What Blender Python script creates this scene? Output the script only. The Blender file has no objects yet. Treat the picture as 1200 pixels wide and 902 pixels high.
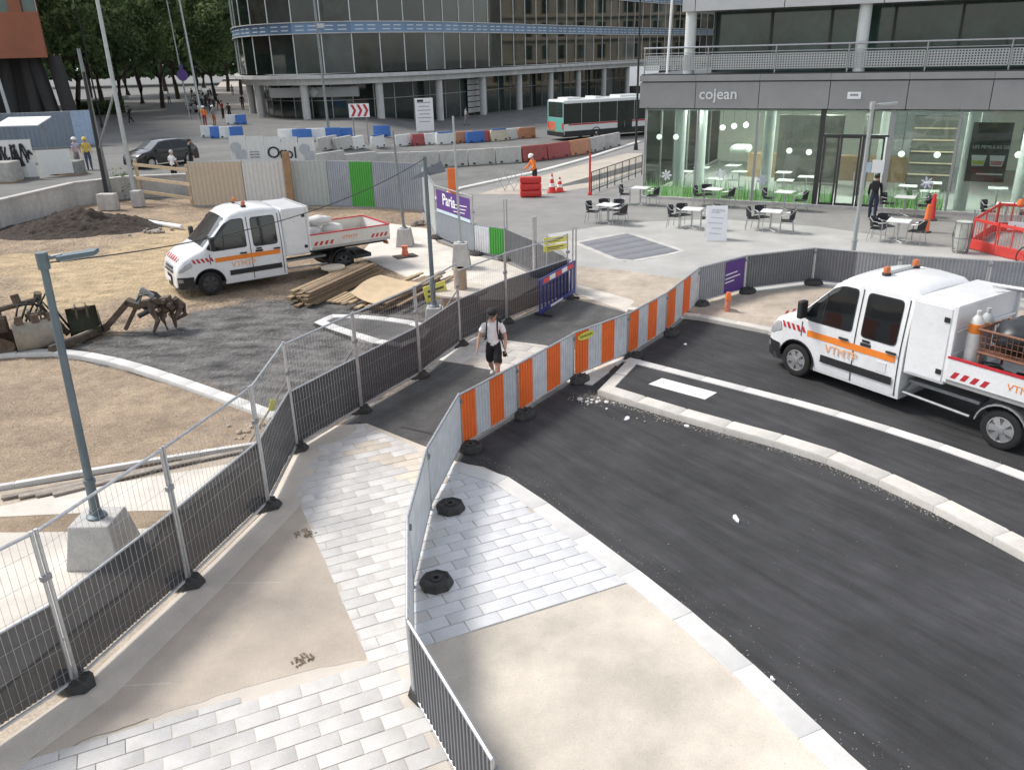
import bpy, bmesh, math, random
from mathutils import Vector, Matrix, noise
random.seed(7)
S = bpy.context.scene
COL = S.collection
R = math.radians
# ------------------------------------------------------------------ camera
CAM_H, PITCH, ROLL, FPX = 6.3, 22.0, -1.5, 960.0
cd = bpy.data.cameras.new('camera'); cam = bpy.data.objects.new('camera', cd); COL.objects.link(cam)
cd.sensor_width = 36; cd.lens = 36 * FPX / 1200; cd.clip_end = 2000; cd.clip_start = 0.1
CAMROT = Matrix.Rotation(R(90 - PITCH), 3, 'X') @ Matrix.Rotation(R(ROLL), 3, 'Z')
cam.matrix_world = Matrix.Translation((0, 0, CAM_H)) @ CAMROT.to_4x4()
S.camera = cam
# ------------------------------------------------------------------ sky, sun, exposure
SUN_EL, SUN_AZ = 50.0, -66.0      # azimuth measured from +Y (away from the camera), negative to the left
w = bpy.data.worlds.new('World'); S.world = w; w.use_nodes = True
nt = w.node_tree; bg = nt.nodes['Background']
sky = nt.nodes.new('ShaderNodeTexSky'); sky.sky_type = 'NISHITA'; sky.sun_disc = False
sky.sun_elevation = R(SUN_EL); sky.sun_rotation = R(SUN_AZ); sky.dust_density = 1.0; sky.air_density = 1.0
hs = nt.nodes.new('ShaderNodeHueSaturation'); hs.inputs['Saturation'].default_value = 0.35
nt.links.new(sky.outputs[0], hs.inputs['Color']); nt.links.new(hs.outputs[0], bg.inputs[0]); bg.inputs[1].default_value = 0.15
sl = bpy.data.lights.new('sun', 'SUN'); sl.energy = 2.2; sl.angle = R(14); sl.color = (1, .955, .89)
so = bpy.data.objects.new('sun', sl); COL.objects.link(so)
sd = Vector((math.sin(R(SUN_AZ)) * math.cos(R(SUN_EL)), math.cos(R(SUN_AZ)) * math.cos(R(SUN_EL)), math.sin(R(SUN_EL))))
so.rotation_euler = sd.to_track_quat('Z', 'Y').to_euler(); so.location = (0, 0, 40)
S.view_settings.view_transform = 'Standard'; S.view_settings.look = 'None'
S.view_settings.exposure = 0.6; S.view_settings.gamma = 1

# ------------------------------------------------------------------ survey helpers
def sstep(a, b, x):
    t = max(0., min(1., (x - a) / (b - a))); return t * t * (3 - 2 * t)
def terr(x, y):                   # the street on the left lies about a metre above the building site
    xw = -21.75 + (y - 35.2) * .163; a = sstep(xw - .05, xw - .3, x) if y < 46 else 0
    b = sstep(42.6, 46, y) * sstep(-7, -14, x)
    return 0.9 * max(a, b, sstep(41.2, 42.8, y) * sstep(-20.5, -21.3, x))
def G(px, py, z=0.0):             # surveyed point of the ground plane
    d = CAMROT @ Vector(((px - 600) / FPX, -(py - 451) / FPX, -1)); t = (z - CAM_H) / d.z
    return Vector((t * d.x, t * d.y, z))
def GT(px, py):                   # the same on the raised street
    z = 0.
    for _ in range(12):
        p = G(px, py, z); z = .5 * z + .5 * terr(p.x, p.y)
    return Vector((p.x, p.y, terr(p.x, p.y)))
# ------------------------------------------------------------------ materials
MATS = {}
def mat(name, col, rough=.65, metal=0., var=.12, scale=6., bump=0., bscale=60., rnd=0., spec=.5, alpha=1., emit=0., coat=0., world=False, speck=0., dist=.004, stain=0.):
    if name in MATS: return MATS[name]
    m = bpy.data.materials.new(name); m.use_nodes = True; t = m.node_tree; N = t.nodes; L = t.links
    b = N['Principled BSDF']; b.inputs['Roughness'].default_value = rough; b.inputs['Metallic'].default_value = metal
    b.inputs['Specular IOR Level'].default_value = spec; b.inputs['Coat Weight'].default_value = coat
    if world:
        g = N.new('ShaderNodeNewGeometry'); vec = g.outputs['Position']
    else:
        g = N.new('ShaderNodeTexCoord'); oi = N.new('ShaderNodeObjectInfo'); mu = N.new('ShaderNodeVectorMath'); mu.operation = 'MULTIPLY_ADD'
        L.new(oi.outputs['Random'], mu.inputs[0]); mu.inputs[1].default_value = (37, 53, 19); L.new(g.outputs['Object'], mu.inputs[2]); vec = mu.outputs[0]
    n = N.new('ShaderNodeTexNoise'); n.inputs['Scale'].default_value = scale; n.inputs['Detail'].default_value = 6; n.inputs['Roughness'].default_value = .65
    L.new(vec, n.inputs['Vector'])
    def scl(c, k): return (max(0, c[0] * k), max(0, c[1] * k), max(0, c[2] * k), 1)
    mr = N.new('ShaderNodeMapRange'); mr.inputs[1].default_value = .3; mr.inputs[2].default_value = .7; L.new(n.outputs[0], mr.inputs[0])
    mx = N.new('ShaderNodeMix'); mx.data_type = 'RGBA'; mx.inputs[6].default_value = scl(col, 1 - var); mx.inputs[7].default_value = scl(col, 1 + var)
    L.new(mr.outputs[0], mx.inputs[0]); out = mx.outputs[2]
    if speck:
        n2 = N.new('ShaderNodeTexNoise'); n2.inputs['Scale'].default_value = bscale * 1.7; n2.inputs['Detail'].default_value = 2; L.new(vec, n2.inputs['Vector'])
        m2 = N.new('ShaderNodeMapRange'); m2.inputs[1].default_value = .3; m2.inputs[2].default_value = .72; m2.inputs[3].default_value = 1 - speck; m2.inputs[4].default_value = 1 + speck; L.new(n2.outputs[0], m2.inputs[0])
        h = N.new('ShaderNodeVectorMath'); h.operation = 'SCALE'; L.new(out, h.inputs[0]); L.new(m2.outputs[0], h.inputs['Scale']); out = h.outputs[0]
    if stain:
        n3 = N.new('ShaderNodeTexNoise'); n3.inputs['Scale'].default_value = .55; n3.inputs['Detail'].default_value = 5; n3.inputs['Roughness'].default_value = .6; L.new(vec, n3.inputs['Vector'])
        m3 = N.new('ShaderNodeMapRange'); m3.inputs[1].default_value = .38; m3.inputs[2].default_value = .62; m3.inputs[3].default_value = 1 - stain; m3.inputs[4].default_value = 1 + stain * .6; L.new(n3.outputs[0], m3.inputs[0])
        h = N.new('ShaderNodeVectorMath'); h.operation = 'SCALE'; L.new(out, h.inputs[0]); L.new(m3.outputs[0], h.inputs['Scale']); out = h.outputs[0]
    if rnd:
        oi2 = N.new('ShaderNodeObjectInfo'); m4 = N.new('ShaderNodeMapRange'); m4.inputs[3].default_value = 1 - rnd; m4.inputs[4].default_value = 1 + rnd; L.new(oi2.outputs['Random'], m4.inputs[0])
        h = N.new('ShaderNodeVectorMath'); h.operation = 'SCALE'; L.new(out, h.inputs[0]); L.new(m4.outputs[0], h.inputs['Scale']); out = h.outputs[0]
    L.new(out, b.inputs['Base Color'])
    if bump:
        n5 = N.new('ShaderNodeTexNoise'); n5.inputs['Scale'].default_value = bscale; n5.inputs['Detail'].default_value = 5; L.new(vec, n5.inputs['Vector'])
        bp = N.new('ShaderNodeBump'); bp.inputs['Strength'].default_value = bump; bp.inputs['Distance'].default_value = dist; L.new(n5.outputs[0], bp.inputs['Height']); L.new(bp.outputs[0], b.inputs['Normal'])
    if alpha < 1: b.inputs['Alpha'].default_value = alpha
    if emit:
        b.inputs['Emission Color'].default_value = (*col, 1); b.inputs['Emission Strength'].default_value = emit
    MATS[name] = m; return m
def streaks(m, angle, sx, sy, amt, world=True):   # long wear marks along a travel direction
    t = m.node_tree; N = t.nodes; L = t.links; b = N['Principled BSDF']; src = b.inputs['Base Color'].links[0].from_socket
    g = N.new('ShaderNodeNewGeometry'); mp0 = N.new('ShaderNodeMapping'); mp0.inputs['Rotation'].default_value = (0, 0, -angle); mp = N.new('ShaderNodeMapping'); mp.inputs['Scale'].default_value = (sx, sy, 1)
    n = N.new('ShaderNodeTexNoise'); n.inputs['Scale'].default_value = 1; n.inputs['Detail'].default_value = 7; n.inputs['Roughness'].default_value = .7
    L.new(g.outputs['Position'], mp0.inputs[0]); L.new(mp0.outputs[0], mp.inputs[0]); L.new(mp.outputs[0], n.inputs['Vector'])
    mr = N.new('ShaderNodeMapRange'); mr.inputs[1].default_value = .35; mr.inputs[2].default_value = .72; mr.inputs[3].default_value = 1 - amt * .5; mr.inputs[4].default_value = 1 + amt; L.new(n.outputs[0], mr.inputs[0])
    h = N.new('ShaderNodeVectorMath'); h.operation = 'SCALE'; L.new(src, h.inputs[0]); L.new(mr.outputs[0], h.inputs['Scale']); L.new(h.outputs[0], b.inputs['Base Color'])
def flecks(m, scale, thr, col, amt):             # scattered pale stone chips and dust in the surface
    t = m.node_tree; N = t.nodes; L = t.links; b = N['Principled BSDF']; src = b.inputs['Base Color'].links[0].from_socket
    g = N.new('ShaderNodeNewGeometry'); n = N.new('ShaderNodeTexNoise'); n.inputs['Scale'].default_value = scale; n.inputs['Detail'].default_value = 3; L.new(g.outputs['Position'], n.inputs['Vector'])
    mr = N.new('ShaderNodeMapRange'); mr.inputs[1].default_value = thr; mr.inputs[2].default_value = thr + .08; mr.inputs[4].default_value = amt; L.new(n.outputs[0], mr.inputs[0])
    mx = N.new('ShaderNodeMix'); mx.data_type = 'RGBA'; L.new(mr.outputs[0], mx.inputs[0]); L.new(src, mx.inputs[6]); mx.inputs[7].default_value = (*col, 1); L.new(mx.outputs[2], b.inputs['Base Color'])
def glass(name, tint, trans, rough=.02):   # a pane: clear share plus a reflecting share by Fresnel
    if name in MATS: return MATS[name]
    m = bpy.data.materials.new(name); m.use_nodes = True; t = m.node_tree; N = t.nodes; L = t.links; N.remove(N['Principled BSDF'])
    tr = N.new('ShaderNodeBsdfTransparent'); tr.inputs[0].default_value = (*[c * trans for c in tint], 1)
    gl = N.new('ShaderNodeBsdfGlossy'); gl.inputs['Roughness'].default_value = rough
    fr = N.new('ShaderNodeFresnel'); fr.inputs[0].default_value = 1.55
    mx = N.new('ShaderNodeMixShader'); L.new(fr.outputs[0], mx.inputs[0]); L.new(tr.outputs[0], mx.inputs[1]); L.new(gl.outputs[0], mx.inputs[2])
    L.new(mx.outputs[0], N['Material Output'].inputs[0]); MATS[name] = m; return m
def netting(name, col, clear):             # dark debris netting: woven, partly see-through
    if name in MATS: return MATS[name]
    m = bpy.data.materials.new(name); m.use_nodes = True; t = m.node_tree; N = t.nodes; L = t.links; b = N['Principled BSDF']
    b.inputs['Roughness'].default_value = .9; b.inputs['Specular IOR Level'].default_value = .15
    g = N.new('ShaderNodeTexCoord'); n = N.new('ShaderNodeTexNoise'); n.inputs['Scale'].default_value = 4; L.new(g.outputs['Object'], n.inputs['Vector'])
    mr = N.new('ShaderNodeMapRange'); mr.inputs[3].default_value = .75; mr.inputs[4].default_value = 1.3; L.new(n.outputs[0], mr.inputs[0])
    sc = N.new('ShaderNodeVectorMath'); sc.operation = 'SCALE'; sc.inputs[0].default_value = col; L.new(mr.outputs[0], sc.inputs['Scale']); L.new(sc.outputs[0], b.inputs['Base Color'])
    b.inputs['Alpha'].default_value = 1 - clear; MATS[name] = m; return m
# ------------------------------------------------------------------ mesh builder
class MB:
    def __init__(s, M=None): s.v = []; s.f = []; s.m = []; s.M = M
    def add(s, vs, fs, mi=0):
        o = len(s.v)
        for p in vs:
            p = Vector(p); s.v.append(s.M @ p if s.M else p)
        for f in fs: s.f.append([i + o for i in f]); s.m.append(mi)
        return s
    def box(s, c, d, rz=0, mi=0, rx=0, ry=0):
        x, y, z = d[0] / 2, d[1] / 2, d[2] / 2
        vs = [Vector((a, b, e)) for e in (-z, z) for a, b in ((-x, -y), (x, -y), (x, y), (-x, y))]
        if rz or rx or ry:
            m = Matrix.Rotation(rz, 3, 'Z') @ Matrix.Rotation(ry, 3, 'Y') @ Matrix.Rotation(rx, 3, 'X'); vs = [m @ p for p in vs]
        vs = [p + Vector(c) for p in vs]
        return s.add(vs, [(3, 2, 1, 0), (4, 5, 6, 7), (0, 1, 5, 4), (1, 2, 6, 5), (2, 3, 7, 6), (3, 0, 4, 7)], mi)
    def tube(s, a, b, r, n=8, mi=0, r2=None, caps=True):
        a, b = Vector(a), Vector(b); d = b - a
        if d.length < 1e-6: return s
        q = d.to_track_quat('Z', 'Y'); r2 = r if r2 is None else r2; vs = []
        for k, (p, rr) in enumerate(((a, r), (b, r2))):
            for i in range(n):
                t = 2 * math.pi * i / n; vs.append(p + q @ Vector((rr * math.cos(t), rr * math.sin(t), 0)))
        fs = [(i, (i + 1) % n, n + (i + 1) % n, n + i) for i in range(n)]
        if caps: fs += [tuple(range(n))[::-1], tuple(range(n, 2 * n))]
        return s.add(vs, fs, mi)
    def path(s, pts, r, n=6, mi=0):
        pts = [Vector(p) for p in pts]; rings = []
        for i, p in enumerate(pts):
            d = (pts[min(i + 1, len(pts) - 1)] - pts[max(i - 1, 0)]); q = d.to_track_quat('Z', 'Y')
            rr = r[i] if isinstance(r, (list, tuple)) else r
            rings.append([p + q @ Vector((rr * math.cos(2 * math.pi * k / n), rr * math.sin(2 * math.pi * k / n), 0)) for k in range(n)])
        vs = [p for ring in rings for p in ring]; fs = []
        for i in range(len(pts) - 1):
            for k in range(n): fs.append((i * n + k, i * n + (k + 1) % n, (i + 1) * n + (k + 1) % n, (i + 1) * n + k))
        fs += [tuple(range(n))[::-1], tuple(range((len(pts) - 1) * n, len(pts) * n))]
        return s.add(vs, fs, mi)
    def lathe(s, prof, n=16, c=(0, 0, 0), ax=None, mi=0, ph=0):
        q = Vector(ax).to_track_quat('Z', 'Y') if ax else None; vs = []; c = Vector(c)
        for r, z in prof:
            for k in range(n):
                t = 2 * math.pi * k / n + ph; p = Vector((r * math.cos(t), r * math.sin(t), z)); vs.append((q @ p if q else p) + c)
        fs = []; L = len(prof)
        for i in range(L - 1):
            for k in range(n): fs.append((i * n + k, i * n + (k + 1) % n, (i + 1) * n + (k + 1) % n, (i + 1) * n + k))
        if prof[0][0] > 1e-5: fs.append(tuple(range(n))[::-1])
        if prof[-1][0] > 1e-5: fs.append(tuple(range((L - 1) * n, L * n)))
        return s.add(vs, fs, mi)
    def prism(s, poly, z0, z1, mi=0, bottom=True):
        n = len(poly); a = sum(poly[i][0] * poly[(i + 1) % n][1] - poly[(i + 1) % n][0] * poly[i][1] for i in range(n))
        if a < 0: poly = poly[::-1]
        vs = [(p[0], p[1], z0) for p in poly] + [(p[0], p[1], z1) for p in poly]
        fs = [tuple(range(n, 2 * n))] + ([tuple(range(n))[::-1]] if bottom else []) + [(i, (i + 1) % n, n + (i + 1) % n, n + i) for i in range(n)]
        return s.add(vs, fs, mi)
    def quad(s, a, b, c, d, mi=0): return s.add([a, b, c, d], [(0, 1, 2, 3)], mi)
    def sphere(s, c, r, n=10, mi=0, sc=(1, 1, 1)):
        c = Vector(c); m = max(4, n // 2 + 1); vs = []
        for i in range(m + 1):
            th = math.pi * i / m
            for k in range(n):
                t = 2 * math.pi * k / n; vs.append(c + Vector((r * sc[0] * math.sin(th) * math.cos(t), r * sc[1] * math.sin(th) * math.sin(t), -r * sc[2] * math.cos(th))))
        fs = [(i * n + k, i * n + (k + 1) % n, (i + 1) * n + (k + 1) % n, (i + 1) * n + k) for i in range(m) for k in range(n)]
        return s.add(vs, fs, mi)
    def mesh(s, name, mats, smooth=None, bev=0, weld=False):
        me = bpy.data.meshes.new(name); me.from_pydata([tuple(p) for p in s.v], [], s.f)
        for m in (mats if isinstance(mats, (list, tuple)) else [mats]): me.materials.append(m)
        me.polygons.foreach_set('material_index', s.m)
        if bev or weld:
            bm = bmesh.new(); bm.from_mesh(me)
            if weld: bmesh.ops.remove_doubles(bm, verts=bm.verts, dist=1e-4)
            if bev:
                es = [e for e in bm.edges if len(e.link_faces) == 2 and e.calc_face_angle(0) > .6]
                bmesh.ops.bevel(bm, geom=es, offset=bev, segments=2, affect='EDGES', profile=.5)
            bm.to_mesh(me); bm.free()
        if smooth is not None:
            me.shade_smooth(); me.set_sharp_from_angle(angle=R(smooth))
        me.update(); return me
    def build(s, name, mats, parent=None, smooth=None, bev=0, weld=False, loc=None, rz=0):
        return link(name, s.mesh(name, mats, smooth, bev, weld), parent, loc, rz)
def link(name, me, parent=None, loc=None, rz=0):
    o = bpy.data.objects.new(name, me); COL.objects.link(o)
    if parent: o.parent = parent
    if loc is not None: o.location = loc
    if rz: o.rotation_euler = (0, 0, rz)
    return o
def tag(o, label=None, cat=None, group=None, kind=None):
    if label: o['label'] = label
    if cat: o['category'] = cat
    if group: o['group'] = group
    if kind: o['kind'] = kind
    return o
def thing(name, label, cat, loc=(0, 0, 0), rz=0, group=None):
    o = bpy.data.objects.new(name, None); COL.objects.link(o); o.location = loc; o.rotation_euler = (0, 0, rz); o.empty_display_size = .2
    return tag(o, label, cat, group)
def struct(o): return tag(o, kind='structure')
def copy_tree(o, loc=None, rz=None, label=None, group=None, parent=None):
    c = o.copy(); COL.objects.link(c); c.parent = parent
    if loc is not None: c.location = loc
    if rz is not None: c.rotation_euler = (0, 0, rz)
    if label: c['label'] = label
    if group: c['group'] = group
    for ch in list(o.children): copy_tree(ch, parent=c)
    return c
def text_mesh(name, body, size, m, parent=None, loc=(0, 0, 0), rot=(0, 0, 0), depth=.004, bold=0, align='CENTER'):
    cu = bpy.data.curves.new(name, 'FONT'); cu.body = body; cu.size = size; cu.extrude = depth; cu.align_x = align; cu.align_y = 'CENTER'; cu.offset = bold; cu.resolution_u = 3
    t = bpy.data.objects.new('tmp_text', cu); COL.objects.link(t)
    dg = bpy.context.evaluated_depsgraph_get(); me = bpy.data.meshes.new_from_object(t.evaluated_get(dg)); bpy.data.objects.remove(t); bpy.data.curves.remove(cu)
    me.name = name; me.materials.clear(); me.materials.append(m)
    o = bpy.data.objects.new(name, me); COL.objects.link(o); o.location = loc; o.rotation_euler = rot
    if parent: o.parent = parent
    return o
def clip(poly, region):          # convex clip of poly by each edge of a convex counter-clockwise region
    out = list(poly)
    for i in range(len(region)):
        a, b = region[i], region[(i + 1) % len(region)]
        if not out: return []
        res = []
        for k in range(len(out)):
            p, q = out[k], out[(k + 1) % len(out)]
            dp = (b[0] - a[0]) * (p[1] - a[1]) - (b[1] - a[1]) * (p[0] - a[0]); dq = (b[0] - a[0]) * (q[1] - a[1]) - (b[1] - a[1]) * (q[0] - a[0])
            if dp >= 0: res.append(p)
            if dp * dq < 0:
                t = dp / (dp - dq); res.append((p[0] + t * (q[0] - p[0]), p[1] + t * (q[1] - p[1])))
        out = res
    return out
def area(p): return abs(sum(p[i][0] * p[(i + 1) % len(p)][1] - p[(i + 1) % len(p)][0] * p[i][1] for i in range(len(p)))) / 2
def inside(p, poly):
    c = False; n = len(poly); j = n - 1
    for i in range(n):
        a, b = poly[i], poly[j]
        if (a[1] > p[1]) != (b[1] > p[1]) and p[0] < (b[0] - a[0]) * (p[1] - a[1]) / (b[1] - a[1]) + a[0]: c = not c
        j = i
    return c
def pdist(p, poly):              # signed distance, negative inside
    best = 1e9; n = len(poly)
    for i in range(n):
        a, b = poly[i], poly[(i + 1) % n]; dx, dy = b[0] - a[0], b[1] - a[1]; l = dx * dx + dy * dy
        t = max(0, min(1, ((p[0] - a[0]) * dx + (p[1] - a[1]) * dy) / l)) if l else 0
        best = min(best, math.hypot(p[0] - a[0] - t * dx, p[1] - a[1] - t * dy))
    return -best if inside(p, poly) else best
def P2(pts, z=0): return [tuple(G(x, y, z)[:2]) for x, y in pts]
def fbm(x, y, s=1., o=4):
    return noise.fractal(Vector((x * s, y * s, 3.3)), 1., 2., o)
# ================================================================== the ground
A_NEW = mat('asphalt_new', (.040, .040, .042), .8, var=.2, scale=1.2, bump=.8, bscale=55, world=True, speck=.3, stain=.22, dist=.006)
streaks(A_NEW, R(-55), .5, 5., .55); flecks(A_NEW, 38, .70, (.14, .135, .13), .35)
A_OLD = mat('asphalt_worn', (.098, .097, .094), .85, var=.2, scale=1.8, bump=.8, bscale=50, world=True, speck=.4, stain=.25, dist=.008)
streaks(A_OLD, R(55), .6, 3., .35); flecks(A_OLD, 30, .69, (.2, .19, .18), .6)
A_STREET = mat('asphalt_street', (.17, .168, .16), .85, var=.12, scale=.5, bump=.3, bscale=40, world=True, speck=.12, stain=.15)
PLAZA = mat('plaza_asphalt', (.27, .262, .25), .85, var=.08, scale=1.2, bump=.3, bscale=60, world=True, speck=.12, stain=.1)
PLAZA_L = mat('plaza_light', (.43, .42, .40), .85, var=.08, scale=1.0, bump=.3, bscale=60, world=True, speck=.08, stain=.1)
SANDM = mat('bedding_sand', (.47, .40, .325), .95, var=.14, scale=2.5, bump=1., bscale=35, world=True, speck=.25, stain=.16, dist=.012)
flecks(SANDM, 26, .68, (.22, .18, .14), .45); streaks(SANDM, R(70), .8, 2.5, .14)
SANDR = mat('bedding_sand_pale', (.60, .54, .46), .92, var=.08, scale=1.4, bump=.5, bscale=45, world=True, speck=.09, stain=.2, dist=.006)
flecks(SANDR, 22, .70, (.32, .26, .20), .2)
WALKC = mat('smooth_concrete', (.50, .43, .36), .9, var=.08, scale=1.2, bump=.4, bscale=45, world=True, speck=.08, stain=.16, dist=.005)
flecks(WALKC, 24, .71, (.28, .23, .18), .25)
WALKL = mat('smooth_concrete_pale', (.60, .54, .47), .9, var=.08, scale=1.2, bump=.4, bscale=45, world=True, speck=.08, stain=.12, dist=.005)
STONE = mat('granite_pale', (.60, .58, .555), .8, var=.1, scale=3, bump=.3, bscale=70, rnd=.05, speck=.12, stain=.12)
STONE_R = mat('granite_fresh', (.66, .66, .665), .8, var=.07, scale=5, bump=.3, bscale=70, rnd=.06, speck=.08)
STONE_B = mat('granite_sanded', (.60, .53, .45), .85, var=.12, scale=4, bump=.3, bscale=70, rnd=.08, speck=.1)
KERB = mat('kerb_stone', (.60, .57, .52), .85, var=.12, scale=4, bump=.4, bscale=50, rnd=.05, speck=.1)
KERBW = mat('kerb_white', (.64, .625, .60), .8, var=.08, scale=4, bump=.3, bscale=50, rnd=.04, speck=.06)
CONC = mat('concrete', (.48, .465, .44), .85, var=.14, scale=5, bump=.4, bscale=30, speck=.12, stain=.12)
CONC_L = mat('concrete_light', (.66, .61, .54), .88, var=.1, scale=2, bump=.4, bscale=40, world=True, speck=.09, stain=.15)
GRAVEL = mat('brown_gravel', (.32, .24, .165), .95, var=.22, scale=2.2, bump=1., bscale=28, world=True, speck=.35, stain=.14, dist=.02)
flecks(GRAVEL, 16, .62, (.50, .42, .33), .5); flecks(GRAVEL, 20, .66, (.13, .09, .06), .6)
SOIL = mat('dark_soil', (.050, .038, .030), .98, var=.4, scale=5, bump=1., bscale=12, speck=.4, dist=.04)

g = MB(); g.quad((-900, -300, -.12), (900, -300, -.12), (900, 1500, -.12), (-900, 1500, -.12)); struct(g.build('ground', A_STREET))
# raised street on the left and the far carriageway
g = MB(); xs = [-75 + i * 1. for i in range(54)] + [-23 + .12 * i + .003 for i in range(24)] + [-20 + i for i in range(66)]; xs.sort()
ys = [34 + i * .75 for i in range(24)] + [52 + i * 2. for i in range(60)]
nx = len(xs); vs = [(x, y, terr(x, y) - .012 + (0 if x < 40 else 0)) for y in ys for x in xs]
fs = [(j * nx + i, j * nx + i + 1, (j + 1) * nx + i + 1, (j + 1) * nx + i) for j in range(len(ys) - 1) for i in range(nx - 1) if not (ys[j] < 41 and -21.75 + (ys[j] - 35.2) * .163 < xs[i] < 60)]
g.add(vs, fs); struct(g.build('street', A_STREET, smooth=30))

# building site: uneven earth with a worn asphalt patch
def poly_px(l): return P2(l)
DARK = poly_px([(70, 408), (130, 392), (215, 368), (300, 350), (420, 336), (500, 338), (600, 365), (560, 412), (500, 445), (420, 490), (352, 530), (325, 490), (200, 445), (100, 420)])
YEL = poly_px([(120, 300), (200, 255), (330, 262), (300, 320), (220, 345), (60, 360), (0, 345), (0, 300)])
RUT = [P2([(-20, 352), (100, 332), (215, 312), (330, 300), (420, 285)]), P2([(-20, 375), (90, 350), (200, 326), (300, 312)]), P2([(-20, 318), (80, 306), (180, 285), (300, 268)]), P2([(60, 400), (160, 372), (260, 352), (360, 372)]), P2([(140, 405), (240, 380), (340, 395), (420, 430)])]
def rut(x, y):
    z = 0
    for pl in RUT:
        best = 9
        for (a, b_) in zip(pl[:-1], pl[1:]):
            dx, dy = b_[0] - a[0], b_[1] - a[1]; t = max(0, min(1, ((x - a[0]) * dx + (y - a[1]) * dy) / (dx * dx + dy * dy))); best = min(best, math.hypot(x - a[0] - t * dx, y - a[1] - t * dy))
        q = best + .08 * noise.noise(Vector((x * 2, y * 2, 0)))
        if q < .5: z += -.035 * math.exp(-(q / .13) ** 2) + .018 * math.exp(-((q - .26) / .1) ** 2)
    return z
g = MB(); st = .13; NX, NY = 218, 264; vs = []; c1 = []; c2 = []
for j in range(NY):
    for i in range(NX):
        x, y = -26 + i * st, 9 + j * st; d = pdist((x, y), DARK) + .55 * fbm(x, y, .8); e = pdist((x, y), YEL) + 1.2 * fbm(x + 9, y, .5)
        c1.append(1 - sstep(-.35, .35, d)); c2.append(1 - sstep(-.8, .8, e))
        rough = .020 * fbm(x, y, 1.3) + .012 * fbm(x, y + 40, 4.)
        vs.append((x, y, max(-.08, min(.004 if x < -4.2 + max(0, y - 13) * .5 else -.006, -.026 + rut(x, y) + rough * (1 - .4 * c1[-1])))))
fs = [(j * NX + i, j * NX + i + 1, (j + 1) * NX + i + 1, (j + 1) * NX + i) for j in range(NY - 1) for i in range(NX - 1) if not (vs[j * NX + i][0] < -20.8 and vs[j * NX + i][1] > 34)]
g.add(vs, fs); me = g.mesh('site_earth', None, smooth=60)
for nm, cc in (('dark', c1), ('yellow', c2)):
    a = me.attributes.new(nm, 'FLOAT', 'POINT'); a.data.foreach_set('value', cc)
m = mat('site_earth', (.34, .255, .175), .96, var=.25, scale=1.6, bump=1., bscale=9, world=True, speck=.4, stain=.25, dist=.09)
t = m.node_tree; N = t.nodes; L = t.links; b = N['Principled BSDF']; src = b.inputs['Base Color'].links[0].from_socket
def blend(src, attr, col, var, scl_):
    at = N.new('ShaderNodeAttribute'); at.attribute_name = attr
    nz = N.new('ShaderNodeTexNoise'); nz.inputs['Scale'].default_value = scl_; nz.inputs['Detail'].default_value = 8; gp = N.new('ShaderNodeNewGeometry')
    mp = N.new('ShaderNodeMapping'); mp.inputs['Rotation'].default_value = (0, 0, R(28)); mp.inputs['Scale'].default_value = (.9, 1.7, 1); L.new(gp.outputs['Position'], mp.inputs[0]); L.new(mp.outputs[0], nz.inputs['Vector'])
    mr = N.new('ShaderNodeMapRange'); mr.inputs[1].default_value = .3; mr.inputs[2].default_value = .7; mr.inputs[3].default_value = 1 - var; mr.inputs[4].default_value = 1 + var; L.new(nz.outputs[0], mr.inputs[0])
    sc = N.new('ShaderNodeVectorMath'); sc.operation = 'SCALE'; sc.inputs[0].default_value = col; L.new(mr.outputs[0], sc.inputs['Scale'])
    mx = N.new('ShaderNodeMix'); mx.data_type = 'RGBA'; L.new(at.outputs['Fac'], mx.inputs[0]); L.new(src, mx.inputs[6]); L.new(sc.outputs[0], mx.inputs[7]); return mx.outputs[2]
o1 = blend(src, 'yellow', (.45, .34, .205), .3, 1.6); o2 = blend(o1, 'dark', (.125, .12, .115), .65, 1.5); L.new(o2, b.inputs['Base Color']); flecks(m, 14, .64, (.40, .36, .30), .5); flecks(m, 9, .66, (.12, .09, .065), .55)
me.materials.clear(); me.materials.append(m); struct(link('site_earth', me))

# --- carriageway with the new asphalt, and the worn strip of the crossing
KR = [(-.93, 12.17), (-.5, 11.99), (-.04, 11.53), (.59, 10.6), (1.57, 8.99), (2.38, 7.59), (2.84, 6.51), (3.22, 5.74), (3.75, 4.3), (4.3, 2.5), (4.7, 0)]
FK = [(1.55, 22.25), (3.03, 20.34), (4.37, 19.85), (6.16, 18.28), (9.64, 14.1), (13.5, 9), (18, 0)]
road = [(-3.72, 12.9), (-3.2, 13.8), (-2.71, 13.84), (-1.46, 12.74)] + KR + [(18, 0)] + FK[-2::-1] + [(-.07, 19.81), (-1.16, 18.19), (-1.91, 16.21), (-2.87, 14.44)]
g = MB(); g.prism(road, -.1, .0); struct(g.build('road', A_NEW))
cross = [(-3.6, 13.1), (-3.2, 13.82), (-2.71, 13.86), (-1.46, 12.78), (-.95, 12.22), (-.85, 12.8), (.12, 14.2), (1.3, 15.9), (2.55, 17.1), (3.0, 20.3), (1.62, 22.1), (-.05, 19.78), (-1.14, 18.15), (-1.9, 16.2), (-2.85, 14.42)]
g = MB(); g.prism(cross, -.05, .004); struct(g.build('crossing_asphalt', A_OLD))
# patched seams across the crossing
g = MB()
for a, b_ in (((470, 500), (545, 517)), ((420, 495), (520, 540))):
    p, q = G(*a, .006), G(*b_, .006); g.box((p + q) / 2, ((q - p).length, .05, .004), math.atan2(q.y - p.y, q.x - p.x))
struct(g.build('crossing_seam', A_NEW))
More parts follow.
